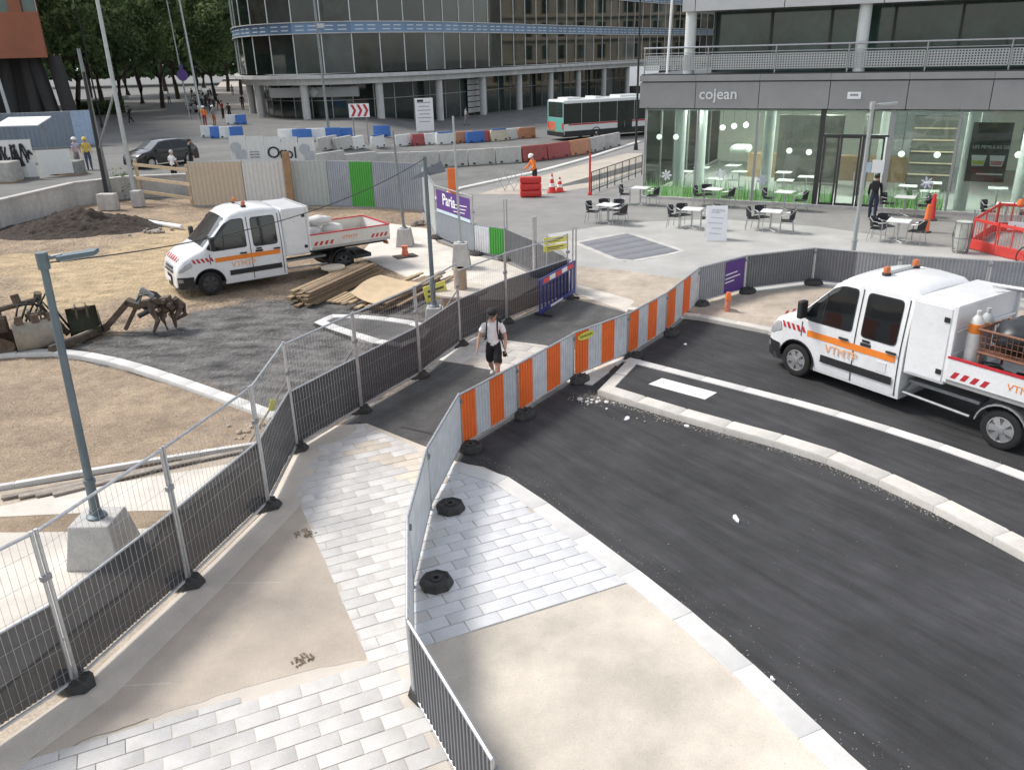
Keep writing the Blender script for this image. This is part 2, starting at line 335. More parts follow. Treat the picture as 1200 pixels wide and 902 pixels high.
# --- refuge between the two carriageways
def stone_mesh(poly, z0, z1, c=.012):
    n = len(poly); a = sum(poly[i][0] * poly[(i + 1) % n][1] - poly[(i + 1) % n][0] * poly[i][1] for i in range(n))
    if a < 0: poly = poly[::-1]
    cx, cy = sum(p[0] for p in poly) / n, sum(p[1] for p in poly) / n; g = MB()
    ins = []
    for p in poly:
        d = math.hypot(p[0] - cx, p[1] - cy); k = max(.5, 1 - 1.4 * c / max(d, .02)); ins.append((cx + (p[0] - cx) * k, cy + (p[1] - cy) * k))
    vs = [(p[0] - cx, p[1] - cy, z0) for p in poly] + [(p[0] - cx, p[1] - cy, z1 - c * .7) for p in poly] + [(p[0] - cx, p[1] - cy, z1) for p in ins]
    fs = [(r * n + i, r * n + (i + 1) % n, (r + 1) * n + (i + 1) % n, (r + 1) * n + i) for r in range(2) for i in range(n)] + [tuple(range(2 * n, 3 * n))]
    g.add(vs, fs); return g, (cx, cy)
def stone(name, poly, z0, z1, m, parent, c=.012):
    g, (cx, cy) = stone_mesh(poly, z0, z1, c); return g.build(name, m, parent, smooth=35, loc=(cx, cy, 0))
def offs(pl, d):                 # offset a polyline to its left by d
    out = []
    for i in range(len(pl)):
        a, b_ = Vector(pl[max(i - 1, 0)]), Vector(pl[min(i + 1, len(pl) - 1)]); t = (b_ - a).normalized(); out.append((pl[i][0] - t.y * d, pl[i][1] + t.x * d))
    return out
def resample(pl, step):
    pl = [Vector(p) for p in pl]; L_ = [0]
    for i in range(1, len(pl)): L_.append(L_[-1] + (pl[i] - pl[i - 1]).length)
    n = max(1, round(L_[-1] / step)); out = []
    for k in range(n + 1):
        s = L_[-1] * k / n; i = max(1, next((q for q in range(1, len(pl)) if L_[q] >= s - 1e-6), len(pl) - 1))
        t = (s - L_[i - 1]) / max(1e-6, L_[i] - L_[i - 1]); out.append(tuple(pl[i - 1].lerp(pl[i], t)))
    return out
def smooth_line(pl, n=2):
    for _ in range(n):
        q = [pl[0]]
        for i in range(len(pl) - 1):
            a, b_ = pl[i], pl[i + 1]
            q += [(a[0] * .75 + b_[0] * .25, a[1] * .75 + b_[1] * .25), (a[0] * .25 + b_[0] * .75, a[1] * .25 + b_[1] * .75)]
        pl = q + [pl[-1]]
    return pl
def kerb(name, pl, width, z0, z1, step, m, gap=.004, c=.012, root=None):
    root = root or struct(bpy.data.objects.new(name, None))
    if root.name not in COL.objects: COL.objects.link(root)
    a = resample(pl, step); b_ = offs(a, width)
    for i in range(len(a) - 1):
        u = Vector(a[i + 1]) - Vector(a[i]); k = gap / 2 / max(u.length, .01)
        f = lambda p, q, t: (p[0] + (q[0] - p[0]) * t, p[1] + (q[1] - p[1]) * t)
        stone('kerb_stone', [f(a[i], a[i + 1], k), f(a[i], a[i + 1], 1 - k), f(b_[i], b_[i + 1], 1 - k), f(b_[i], b_[i + 1], k)], z0, z1 + random.uniform(-.002, .002), m, root, c)
    return root
ref = [(-1.62, 17.16), (-.78, 18.8), (.87, 17.9), (2.62, 17.05), (1.62, 15.42), (.3, 16.0)]
root = struct(bpy.data.objects.new('refuge_paving', None)); COL.objects.link(root)
ang = math.atan2(-1.8, 3.4); ux, uy = math.cos(ang), math.sin(ang)
for i in range(-1, 9):
    for j in range(-7, 7):
        off = .3 * (j % 2); a0, b0 = i * .62 + off, j * .42
        q = [(-1.62 + ux * a + -uy * b_, 17.16 + uy * a + ux * b_) for a, b_ in ((a0, b0), (a0 + .61, b0), (a0 + .61, b0 + .41), (a0, b0 + .41))]
        q = clip(q, ref[::-1] if area(ref) < 0 else [ref[k] for k in (0, 5, 4, 3, 2, 1)])
        if len(q) > 2 and area(q) > .02: stone('paving_slab', q, .0, .022 + random.uniform(-.002, .002), KERB if random.random() < .7 else STONE_B, root, .006)

# --- near walkway: sand bed, granite slabs, kerbs
WALK = [(-5.9, 4.8), (-5.3, 6.2), (-4.85, 7.0), (-4.27, 8.9), (-3.76, 10.8), (-3.78, 12.85), (-3.27, 13.78), (-2.71, 13.84), (-1.46, 12.74)] + KR[:-1] + [(4.2, 2.5), (-5.9, 2.5)]
g = MB(); g.prism(WALK, -.1, .018); struct(g.build('walkway_bed', SANDR))
SANDP0 = [(-4.95, 5.6), (-4.78, 6.12), (-4.4, 7.4), (-3.62, 10.62), (-3.42, 11.2), (-3.3, 10.95), (-2.89, 10.05), (-2.58, 9.46), (-2.21, 8.52), (-1.7, 7.41), (-2.63, 7.16), (-3.43, 6.79), (-4.38, 6.34)]
SANDP = [(x + .035 * fbm(x * 5, y * 5), y + .035 * fbm(x * 5 + 30, y * 5)) for x, y in resample(SANDP0 + [SANDP0[0]], .1)[:-1]]
g = MB(); g.prism(SANDP, .0, .031); struct(g.build('walkway_concrete', WALKC))
g = MB(); g.prism([(-4.0, 4.0), (-3.6, 10.6), (-3.5, 12.6), (-3.0, 13.5), (-2.72, 13.7), (-1.52, 12.6), (-1.3, 12.2), (-1.30, 10.66), (-1.36, 8.75), (-1.14, 6.80), (0.24, 4.0)], .0, .0275); struct(g.build('joint_sand', WALKL))
for (a, b_) in (((122, 804), (200, 800)), ((250, 683), (330, 682))):
    p, q = G(*a, .031), G(*b_, .031); d = q - p; g = MB(); g.box((p + q) / 2, (d.length, .016, .002), math.atan2(d.y, d.x)); struct(g.build('concrete_joint', WALKL))
CONV = [(-5.75, 4.2), (-3.68, 13.0), (-3.15, 13.75), (-2.71, 13.82), (-1.5, 12.66), (-.95, 12.05), (-.62, 11.74), (-.25, 11.35), (.34, 10.46), (1.30, 8.86), (2.1, 7.44), (2.55, 6.42), (2.95, 5.4), (3.1, 4.2)]
FL = [(-5.9, 4.8), (-5.2, 6.25), (-4.76, 7.05), (-4.2, 8.92), (-3.69, 10.85), (-3.7, 12.78), (-3.2, 13.75)]
def fline(y):
    for p, q in zip(FL[:-1], FL[1:]):
        if p[1] <= y <= q[1]: return p[0] + (q[0] - p[0]) * (y - p[1]) / (q[1] - p[1])
    return -9
CONV = CONV[::-1]
if sum(CONV[i][0] * CONV[(i + 1) % len(CONV)][1] - CONV[(i + 1) % len(CONV)][0] * CONV[i][1] for i in range(len(CONV))) < 0: CONV = CONV[::-1]
ang = R(24); ux, uy = math.cos(ang), math.sin(ang); SL, SW = .432, .207
P0 = Vector((-.96, 7.66)); root = struct(bpy.data.objects.new('walkway_paving', None)); COL.objects.link(root)
BEIGE = [(-3.3, 12.0), (-2.6, 13.3), (-1.2, 12.2), (-1.0, 11.3), (-2.0, 11.9), (-2.9, 12.4)]
SPR = [(-1.35, 6.2), (-1.05, 7.62), (1.36, 8.70), (3.5, 5.0), (3.5, 3), (-.5, 3)]      # bare patch on the road side of the barrier
for j in range(-24, 36):
    for i in range(-20, 18):
        a0 = i * SL + (j * .618 % 1) * SL; b0 = j * SW; gp = .005
        q = [(P0.x + ux * a - uy * b_, P0.y + uy * a + ux * b_) for a, b_ in ((a0 + gp, b0 + gp), (a0 + SL - gp, b0 + gp), (a0 + SL - gp, b0 + SW - gp), (a0 + gp, b0 + SW - gp))]
        cx, cy = sum(p[0] for p in q) / 4, sum(p[1] for p in q) / 4
        if cy < 5.0: continue
        if b0 < -.001 and cx > -1.16 + 0.492 * max(0, 6.8 - cy): continue
        q = clip(q, CONV)
        below = (cx + 1.7) * 1.36 - (cy - 7.41) * 3.25 > 0
        if below: q = clip(q, [(-1.2, 7.615), (-8, 4.77), (-1, -5), (9, -5), (9, 11.9)])
        else: q = clip(q, [(-3.42, 11.22), (-1.66, 7.32), (8, 7.32), (8, 20), (-3.42, 20)])
        if len(q) < 3 or area(q) < .012: continue
        if sum(p[0] for p in q) / len(q) < fline(sum(p[1] for p in q) / len(q)) + .28: continue
        onR = cx > -1.25 + .03 * (cy - 7) and cy < 12.5 and b0 > -.001 and cx > -1.27
        m = STONE_R if onR else (STONE_B if inside((cx, cy), BEIGE) and random.random() < .85 else STONE)
        stone('paving_slab', q, .004, .035 + random.uniform(-.003, .003), m, root, .005)
kerb('walkway_kerb', KR[:-2], -.30, -.02, .045, .98, KERBW)
FKL = [(-5.55, 5.2), (-5.2, 6.25), (-4.76, 7.05), (-4.2, 8.92), (-3.69, 10.85), (-3.7, 12.78), (-3.2, 13.75)]
g = MB(); g.prism(FKL + offs(FKL, -.42)[::-1], .0, .0345); struct(g.build('fence_strip', WALKL))
# --- traffic island on the right
isf = smooth_line(P2([(700, 463), (784, 490), (880, 517), (940, 533), (1000, 556), (1100, 603), (1200, 658), (1330, 730)]), 2)
isb = [tuple(G(x, y, .1)[:2]) for x, y in ((738, 419), (850, 447), (960, 475), (1080, 511), (1200, 553), (1330, 603))]
root = kerb('island_kerb', isf, .34, -.02, .125, .9, KERB, c=.03)
kerb('', isb, -.24, -.02, .108, .9, KERBW, root=root)
n0 = [isf[0], isb[0]]; kerb('', n0, -.26, -.02, .104, .9, KERB, root=root, c=.03)
fill = offs(isf, .12) + offs(isb, -.1)[::-1]
g = MB(); g.prism(fill, -.05, .088); struct(g.build('island_asphalt', A_NEW))
rc = [tuple(G(x, y, .09)[:2]) for x, y in ((760, 450), (776, 443), (840, 460), (826, 468))]
g = MB(); g.prism(rc, .08, .0925); tag(struct(g.build('painted_rectangle', mat('road_paint', (.78, .77, .75), .7, var=.12, scale=12, bump=.3, bscale=80))))
# --- far pavement and plaza
PL = P2([(668, 349), (592, 306), (556, 300), (511, 281), (494, 251), (500, 240), (540, 222), (590, 211), (640, 200), (690, 187), (752, 167)]) + [(24, 62), (48, 50), (48, 2), (18.2, 0)] + FK[-2:0:-1]
g = MB(); g.prism(PL, -.08, .008); struct(g.build('plaza', PLAZA))
g = MB(); g.prism(P2([(664, 300), (642, 275), (700, 266), (760, 260), (840, 257), (960, 266), (1060, 281), (1200, 306), (1320, 330), (1320, 380), (1100, 345), (950, 335), (871, 345), (815, 330), (735, 318), (672, 312)]), .0, .013); struct(g.build('plaza_light_paving', PLAZA_L))
g = MB(); g.prism(P2([(668, 350), (668, 312), (735, 318), (815, 330), (871, 345), (951, 336), (1060, 350), (1200, 365), (1200, 405), (905, 390), (800, 370), (735, 365)]), .0, .018); struct(g.build('far_pavement_sand', SANDM))
g = MB(); g.prism(P2([(672, 344), (735, 366), (775, 368), (740, 352), (676, 334)]), .0, .023); struct(g.build('crossing_landing', CONC_L))
sq = P2([(678, 285), (735, 274), (798, 295), (732, 307)])
root = struct(bpy.data.objects.new('plaza_square', None)); COL.objects.link(root)
MSQ = mat('slate_setts', (.20, .205, .22), .8, var=.1, scale=8, bump=.4, bscale=40, rnd=.05, speck=.12)
a, b_, c_, d_ = [Vector(p) for p in sq]; nn = 5
for i in range(nn):
    for j in range(nn):
        f = lambda s, t: tuple((a.lerp(b_, s)).lerp(d_.lerp(c_, s), t))
        e = .002; stone('paving_sett', [f((i + e) / nn, (j + e) / nn), f((i + 1 - e) / nn, (j + e) / nn), f((i + 1 - e) / nn, (j + 1 - e) / nn), f((i + e) / nn, (j + 1 - e) / nn)], .0, .02, MSQ, root, .004)
kerb('plaza_square_border', sq + [sq[0]], .22, .0, .021, .7, mat('plaza_band', (.52, .50, .47), .85, var=.08, scale=3, speck=.08), c=.004)
# raised kerb along the far edge of the carriageway, with a ramped bed behind it
root = kerb('far_kerb', FK[1:5][::-1], -.25, -.02, .105, .95, KERB, c=.02)
rp = offs(FK[1:5], .24); rq = offs(FK[1:5], 1.7); g = MB()
for i in range(len(rp) - 1): g.quad((*rp[i], .1), (*rp[i + 1], .1), (*rq[i + 1], .02), (*rq[i], .02))
struct(g.build('far_pavement_ramp', SANDM))
# kerb between plaza and the far carriageway, striped concrete beyond
kerb('street_kerb', P2([(500, 241), (540, 223), (590, 212), (640, 201), (690, 187), (752, 167)]), .35, -.02, .1, 1.5, KERBW)
g = MB(); g.prism(P2([(560, 228), (640, 205), (690, 191), (735, 180), (752, 180), (752, 198), (690, 220), (640, 228)]), 0, .016); struct(g.build('plaza_sand_patch', mat('plaza_sandy', (.46, .41, .35), .9, var=.14, scale=.8, bump=.3, bscale=30, world=True, speck=.1)))
g = MB(); g.prism(P2([(640, 222), (690, 208), (752, 190), (752, 197), (692, 214)]), 0, .021); struct(g.build('plaza_asphalt_strip', A_OLD))
# --- left side: gravel bed with its curved kerb, edging, slabs and trench
GB = P2([(-60, 424), (0, 424), (60, 421), (100, 425), (200, 452), (320, 494), (330, 505), (300, 524), (0, 572), (-60, 582)])
g = MB(); g.prism(GB, -.06, .012); struct(g.build('gravel_bed', GRAVEL))
kerb('curved_kerb', smooth_line(P2([(-80, 424), (0, 415), (60, 411), (100, 415), (150, 425), (200, 441), (260, 462), (330, 488)]), 2), -.28, -.02, .09, .95, KERBW, c=.03)
kerb('edging_kerb', P2([(-60, 581), (0, 571), (150, 545), (302, 521)]), -.1, -.02, .07, 1.0, KERBW)
g = MB(); g.prism(P2([(-60, 605), (0, 594), (130, 567), (288, 541), (218, 598), (130, 600), (0, 606), (-60, 612)]), -.06, .012); struct(g.build('concrete_apron', CONC_L))
g = MB(); g.prism(P2([(-60, 632), (0, 625), (100, 624), (190, 619), (150, 690), (60, 760), (-60, 860)]), -.06, .02); struct(g.build('concrete_footpath', CONC_L))
g = MB(); g.prism(P2([(-60, 608), (0, 604), (130, 598), (220, 596), (190, 621), (100, 626), (0, 628), (-60, 634)]), -.07, .004); struct(g.build('trench_gravel', GRAVEL))
g = MB(); g.prism([(-9.5, 4), (-5.6, 4), (-5.3, 6.2), (-4.85, 7), (-4.3, 8.9), (-3.8, 10.8), (-3.8, 12.9), (-4.5, 12.9), (-9.5, 11.2)], -.09, -.004); struct(g.build('site_apron', mat('site_apron_earth', (.45, .38, .30), .95, var=.2, scale=2, bump=.8, bscale=20, world=True, speck=.2))) 
# planks lying along the edging
WOODG = mat('grey_timber', (.30, .26, .22), .85, var=.25, scale=9, bump=.4, bscale=50, rnd=.15)
for k in range(4):
    p, q = G(2 + k * 20, 583 + k * 3 - k * 4, .03), G(285 - k * 25, 528 + k * 5, .03)
    d = q - p; g = MB(); g.box((0, 0, 0), (d.length, .11, .035)); o = g.build('edging_plank', WOODG, None, bev=.004, loc=(p + q) / 2 + Vector((0, 0, .004 * k)), rz=math.atan2(d.y, d.x))
    tag(o, 'long grey plank lying along the white edging kerb', 'plank', 'planks beside the gravel bed')
# small island inside the site
ISL = P2([(368, 379), (372, 373), (392, 369), (440, 371), (510, 381), (500, 398), (470, 408), (440, 404), (395, 390)], .05)
root = kerb('site_island_kerb', ISL + [ISL[0]], .28 if sum(ISL[i][0] * ISL[(i + 1) % 9][1] - ISL[(i + 1) % 9][0] * ISL[i][1] for i in range(9)) > 0 else -.28, -.02, .09, .8, KERBW, c=.03)
g = MB(); g.prism(ISL, -.04, .07); struct(g.build('site_island_asphalt', A_OLD))
# concrete pads of the site (behind the plank piles)
g = MB(); g.prism(P2([(420, 300), (455, 262), (500, 268), (513, 285), (558, 300), (592, 308), (640, 330), (600, 352), (540, 352), (470, 322)]), -.05, .01); struct(g.build('site_pad', CONC_L))
# heap of dark earth by the retaining wall
hp = G(95, 268); g = MB(); n = 90; vs = []
for j in range(n):
    for i in range(n):
        u, v = i / (n - 1) * 2 - 1, j / (n - 1) * 2 - 1; r = math.hypot(u, v); h = max(0, 1 - r) ** 1.1 * .5 + .16 * fbm(u * 3, v * 3 + 7, 1.2) * max(0, 1 - r)
        vs.append((u * 3.6, v * 2.1, h * 1.7 - .05 + (.10 * fbm(u * 9, v * 9, 1.4, 5) * min(1, 3 * (1 - r)) if r < .98 else 0)))
g.add(vs, [(j * n + i, j * n + i + 1, (j + 1) * n + i + 1, (j + 1) * n + i) for j in range(n - 1) for i in range(n - 1)])
tag(g.build('earth_heap', SOIL, smooth=60, loc=hp, rz=R(8)), 'low heap of dark earth beside the concrete retaining wall', 'earth heap')

# pale paved side street beyond the crossroads
g = MB(); pp = [GT(x, y) for x, y in ((246, 128), (304, 128), (296, 104), (286, 92), (262, 92), (250, 108))]
g.add([(p.x, p.y, p.z + .01) for p in pp], [tuple(range(6))[::-1]]); struct(g.build('side_street_paving', mat('side_paving', (.42, .37, .32), .85, var=.1, scale=.5, world=True, speck=.1)))
# loose grit swept along the kerbs and over the beds
r_ = random.Random(77); g = MB()
def chip(x, y, z, s_):
    t = r_.uniform(0, 6.28); c_, n_ = math.cos(t) * s_, math.sin(t) * s_; h = s_ * r_.uniform(.4, .9); g.add([(x + c_, y + n_, z), (x - n_ * .8, y + c_ * .8, z), (x - c_, y - n_, z), (x + n_ * .7, y - c_ * .7, z), (x, y, z + h)], [(0, 1, 4), (1, 2, 4), (2, 3, 4), (3, 0, 4)], r_.choice((0, 0, 1, 2)))
isl_line = resample(isf, .02)
for k in range(900):
    p = isl_line[int(len(isl_line) * r_.random() ** 1.4 * .75)]; d = abs(r_.gauss(0, .1)); chip(p[0] - .55 * d + r_.uniform(-.02, .02), p[1] - .8 * d, .002, r_.uniform(.004, .016))
kl = resample(KR[:9], .02)
for k in range(380):
    p = r_.choice(kl); d = abs(r_.gauss(0, .22)); chip(p[0] + d * .85, p[1] + d * .5, .002, r_.uniform(.003, .010))
for k in range(350): chip(r_.uniform(-.5, 9), r_.uniform(5.5, 17), .002, r_.uniform(.003, .008)) if True else None
for k in range(500): 
    x, y = r_.uniform(-4.8, -1.8), r_.uniform(6.3, 10.8)
    if inside((x, y), SANDP): chip(x, y, .029, r_.uniform(.003, .009))
for k in range(350):
    x, y = r_.uniform(-1, 3), r_.uniform(5.2, 8.6)
    if y < 7.66 + (x + .96) * .45 and x < 3.1 - (y - 5.5) * .55: chip(x, y, .018, r_.uniform(.003, .008))
for k in range(900):
    p = isf[0]; chip(p[0] + r_.gauss(-.05, .22), p[1] + r_.gauss(-.12, .14), .002, r_.uniform(.004, .014))
for k in range(2600):
    x, y = r_.uniform(-12, -4.2), r_.uniform(12.5, 18); 
    if inside((x, y), GB): chip(x, y, .012, r_.uniform(.006, .022))
for k in range(1800): chip(r_.uniform(-19, -1.2), r_.uniform(17, 37), -.012, r_.uniform(.008, .03))
tag(g.build('grit', [mat('grit_tan', (.38, .31, .23), .95), mat('grit_grey', (.30, .29, .28), .95), mat('grit_pale', (.58, .56, .52), .95)]), 'loose grit scattered over asphalt and sand', 'grit', kind='stuff')
# ================================================================== barriers and fences
STEEL = mat('galvanised_steel', (.50, .51, .52), .42, .75, var=.18, scale=14, bump=.1, bscale=60, rnd=.06)
STEELD = mat('dull_steel', (.30, .31, .32), .5, .7, var=.2, scale=12, rnd=.08)
SHEETG = mat('sheet_grey', (.70, .71, .725), .5, var=.1, scale=5, rnd=.06, bump=.15, bscale=20, stain=.1)
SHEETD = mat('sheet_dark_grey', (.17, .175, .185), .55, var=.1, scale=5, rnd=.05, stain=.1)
SHEETO = mat('sheet_orange', (.95, .21, .045), .5, var=.08, scale=6, stain=.08)
SHEETGR = mat('sheet_green', (.075, .36, .06), .5, var=.08, scale=6)
PURPLE = mat('banner_purple', (.10, .04, .22), .6, var=.06, scale=5)
WHITEP = mat('white_print', (.82, .82, .82), .6, var=.04)
YELP = mat('yellow_print', (.78, .74, .10), .5, var=.06)
BLACKP = mat('black_print', (.02, .02, .022), .6, var=.1)
RUBBER = mat('recycled_rubber', (.055, .053, .05), .85, var=.35, scale=12, bump=.6, bscale=40, rnd=.2)
NET = netting('debris_netting', (.072, .073, .078), .06)

# --- corrugated barrier panel, local x along the panel, 2 m x 1 m
def corr_sheet(Lx, z0, z1, seq, pitch=.083, dep=.022):
    g = MB(); n = int(Lx / pitch); vs = []; prof = []
    for i in range(n):
        x = i * pitch; prof += [(x, -dep / 2), (x + pitch * .38, -dep / 2), (x + pitch * .5, dep / 2), (x + pitch * .88, dep / 2)]
    prof.append((n * pitch, -dep / 2)); k = Lx / (n * pitch)
    for x, y in prof: vs += [(x * k, y, z0), (x * k, y, z1)]
    for i in range(len(prof) - 1):
        xm = (prof[i][0] + prof[i + 1][0]) / 2 / (n * pitch); mi = seq[min(len(seq) - 1, int(xm * len(seq)))]
        g.add([vs[2 * i], vs[2 * i + 2], vs[2 * i + 3], vs[2 * i + 1]], [(0, 1, 2, 3)], mi)
    return g
SHEETM = mat('sheet_mid_grey', (.34, .35, .37), .5, var=.1, scale=5, rnd=.05, stain=.1); SHEETB = mat('sheet_blue_grey2', (.34, .37, .42), .55, var=.1, scale=4, rnd=.05, stain=.1)
SHEETS = [SHEETG, SHEETO, SHEETGR, SHEETD, SHEETM]
BCACHE = {}
def barrier(a, b_, seq, label, cat='barrier', group=None, z=.035, h=1.0, extra=None):
    a, b_ = Vector(a[:2]), Vector(b_[:2]); d = b_ - a; Lx = d.length - .03
    o = thing('barrier_panel', label, cat, (a.x, a.y, z), math.atan2(d.y, d.x), group)
    corr_sheet(Lx - .05, .085, h - .02, seq).build('corrugated_sheet', SHEETS, o).location = (.025, 0, 0)
    f = MB(); f.tube((0, 0, .0), (0, 0, h), .019, 8); f.tube((Lx, 0, .0), (Lx, 0, h), .019, 8); f.tube((0, 0, h), (Lx, 0, h), .021, 8); f.tube((0, 0, .07), (Lx, 0, .07), .017, 8)
    f.sphere((0, 0, h), .021, 8); f.sphere((Lx, 0, h), .021, 8); f.build('frame', STEEL, o, smooth=40)
    for x in (.0, Lx):
        c = MB(); c.box((x, -.02, h - .12), (.05, .05, .06)); c.build('clamp', STEELD, o, bev=.006)
    if extra: extra(o, Lx)
    return o
def foot_mesh():
    g = MB(); pr = [(.34, 0), (.345, .04), (.30, .085), (.22, .115), (.09, .12), (.06, .06)]
    g.lathe(pr, 8, ph=math.pi / 8)
    for k in range(8):
        t = 2 * math.pi * k / 8; g.box((.20 * math.cos(t), .20 * math.sin(t), .118), (.09, .045, .02), t)
    g.M = Matrix.Diagonal((.62, .85, 1, 1)); g2 = MB(Matrix.Diagonal((.80, .54, 1, 1))); 
    for p in g.v: pass
    g2.add(g.v, g.f); g2.m = g.m[:]; return g2.mesh('rubber_foot', RUBBER, smooth=35)
FOOT = foot_mesh(); TOPFOOT = MB().lathe([(.215, 0), (.225, .04), (.20, .10), (.165, .115), (.15, .095), (.09, .095), (.08, .12), (.04, .12), (.035, .05), (.0, .05)], 8).mesh('rubber_foot_octagon', RUBBER, smooth=35)
def foot(p, z=.035, rz=0, label='black rubber foot block under a barrier post', group='rubber foot blocks of the barriers', me=None):
    o = link('foot_block', me or FOOT, None, (p[0], p[1], z), rz); tag(o, label, 'foot block', group)
    return o
_e = G(577, 892, 1.0)
BN = [(_e.x, _e.y), (-1.12, 6.80), (-1.33, 8.75), (-1.26, 10.66), (-.89, 12.72), (.10, 14.10), (1.28, 15.80), (2.57, 17.05), (3.70, 18.62), (4.93, 20.82), (6.50, 22.02), (8.65, 22.72), (10.55, 21.6), (12.5, 20.75), (14.5, 20.1)]
lab_or = 'orange and grey striped corrugated barrier panel between crossing and new asphalt'
def yellow_note(o, Lx):
    g = MB(); g.lathe([(.0, 0), (.26, 0), (.26, .004), (0, .004)], 20); g.M = None
    me = g; m4 = Matrix.Translation((.36 * 1.0, -.022, .86)) @ Matrix.Rotation(R(90), 4, 'X') @ Matrix.Diagonal((1, .32, 1, 1)); k = MB(m4); k.add(g.v, g.f); k.m = g.m[:]; s_ = k.build('sticker', YELP, o); s_['label'] = 'oval yellow sticker with black lettering'
    text_mesh('lettering', 'DEVIATION', .075, BLACKP, s_, (.36, -.03, .86), (R(90), 0, 0), .001)
def purple_half(o, Lx):
    g = MB(); g.box((Lx * .77, -.022, .53), (Lx * .42, .006, .86)); s_ = g.build('sign_plate', PURPLE, o); s_['label'] = 'purple notice plate with white lines of text'
    k = MB()
    for i, wd in enumerate((.5, .62, .38)): k.box((Lx * .72 + (wd - .6) / 2, -.0265, .62 - .11 * i), (wd, .003, .03), ry=R(-4))
    k.build('lettering', WHITEP, s_)
seqs = [
    ([3], 'shade-darkened grey corrugated barrier panel whose end stands on the pale sand bed', .02, None),  # nearest panel: shade on its face is put into the darker sheet colour
    ([0], 'plain grey corrugated barrier panel over the edge of the granite slabs', .035, None),
    ([0], 'plain grey corrugated barrier panel in the middle of the granite slabs', .035, None),
    ([0], 'plain grey corrugated barrier panel joined to the first orange striped panel', .035, None),
    ([1, 0, 1, 0], 'orange and grey striped barrier panel joined to the plain grey panels', .008, None), ([1, 0, 1, 0], 'orange and grey striped barrier panel before the one with the sticker', .008, None), ([1, 0, 1, 0], 'orange and grey striped barrier panel with an oval yellow sticker', .02, yellow_note),
    ([1, 0, 1, 0], 'orange and grey striped barrier panel between sticker panel and island nose', .008, None), ([1, 0, 1, 0], 'orange and grey striped barrier panel joined to the purple notice panel', .008, None),
    ([4], 'grey corrugated barrier panel half covered by a purple notice', .03, purple_half),
    ([3], 'dark grey corrugated barrier panel next to the purple notice', .03, None),
    ([3, 3, 4, 4], 'corrugated barrier panel turning from dark to light grey behind the van roof', .03, None),
    ([4], 'light grey corrugated barrier panel behind the beacons of the white truck', .03, None),
    ([4], 'light grey corrugated barrier panel behind the tipper bed of the white truck', .03, None)]
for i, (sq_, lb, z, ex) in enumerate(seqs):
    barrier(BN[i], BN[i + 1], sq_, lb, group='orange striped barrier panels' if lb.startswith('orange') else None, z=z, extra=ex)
for i, p in enumerate(BN):
    if i in (0, 14): continue
    d = Vector(BN[i + 1]) - Vector(BN[i - 1]); n = Vector((d.y, -d.x)).normalized(); z = .036 if i < 4 else (.006 if i < 9 else .032)
    lb = {1: 'rubber foot block beside the pale sand bed', 2: 'octagonal rubber foot block on the granite slabs, nearer the bare sand', 3: 'octagonal rubber foot block on the granite slabs, nearer the asphalt', 4: 'rubber foot block at the corner of the first orange striped panel'}.get(i, 'black rubber foot block under the barrier line along the road')
    kk = .3 if i in (2, 3) else .16
    foot((p[0] + n.x * kk, p[1] + n.y * kk), z, math.atan2(d.y, d.x), lb, 'rubber foot blocks of the barrier line', TOPFOOT if i in (1, 2, 3, 4) else None)
# --- tall mesh fence with netting on its lower half
def wire_panel(Lx, z0, z1, px_=.075, pz=.3, r=.0024):
    g = MB(); n = int(Lx / px_)
    for i in range(1, n): g.tube((i * Lx / n, 0, z0), (i * Lx / n, 0, z1), r, 3, caps=False)
    for k in range(int((z1 - z0) / pz)): g.tube((0, .003, z0 + pz * (k + .5)), (Lx, .003, z0 + pz * (k + .5)), r, 3, caps=False)
    return g
def mesh_fence(a, b_, label, net=1.1, h=1.95, z=.03, group=None, netm=None, brace=False, wire=True, side=1):
    a, b_ = Vector(a[:2]), Vector(b_[:2]); d = b_ - a; Lx = d.length - .05
    o = thing('fence_panel', label, 'fence', (a.x, a.y, z), math.atan2(d.y, d.x), group)
    for x in (0, Lx):
        f = MB(); f.tube((x, 0, .0), (x, 0, h), .021, 8); f.build('post', STEEL, o, smooth=40)
    f = MB(); f.tube((0, 0, h - .03), (Lx, 0, h - .03), .019, 8); f.build('top_rail', STEEL, o, smooth=40)
    f = MB(); f.tube((0, 0, .1), (Lx, 0, .1), .019, 8); f.build('bottom_rail', STEEL, o, smooth=40)
    if wire: wire_panel(Lx, .1, h - .03).build('wire_mesh', STEEL, o)
    c = MB(); c.box((Lx + .02, 0, h * .72), (.11, .06, .07)); c.build('coupler', STEELD, o, bev=.008)
    if net:
        g = MB(); n = 2 * int(Lx / .055); m_ = 5; vs = []
        for j in range(m_ + 1):
            for i in range(n + 1):
                x = Lx * i / n; zz = .12 + (net - .12) * j / m_; vs.append((x, -.026 * side - .010 * (1 if i % 2 else -1) * side + .012 * fbm(x * 3 + a.x, zz * 3 + a.y, 1), zz + (.012 * fbm(x * 2, a.y, 1) if j == m_ else 0)))
        g.add(vs, [(j * (n + 1) + i, j * (n + 1) + i + 1, (j + 1) * (n + 1) + i + 1, (j + 1) * (n + 1) + i) for j in range(m_) for i in range(n)]); g.build('netting', netm or NET, o, smooth=60)
        f = MB(); f.tube((0, -.012 * side, net), (Lx, -.012 * side, net), .016, 6); f.build('middle_rail', STEEL, o, smooth=40)
    if brace:
        f = MB(); f.tube((Lx * .02, .02, 1.35), (Lx * .02 - .15, 1.0, .02), .017, 6); f.build('brace', STEELD, o, smooth=40)
    return o
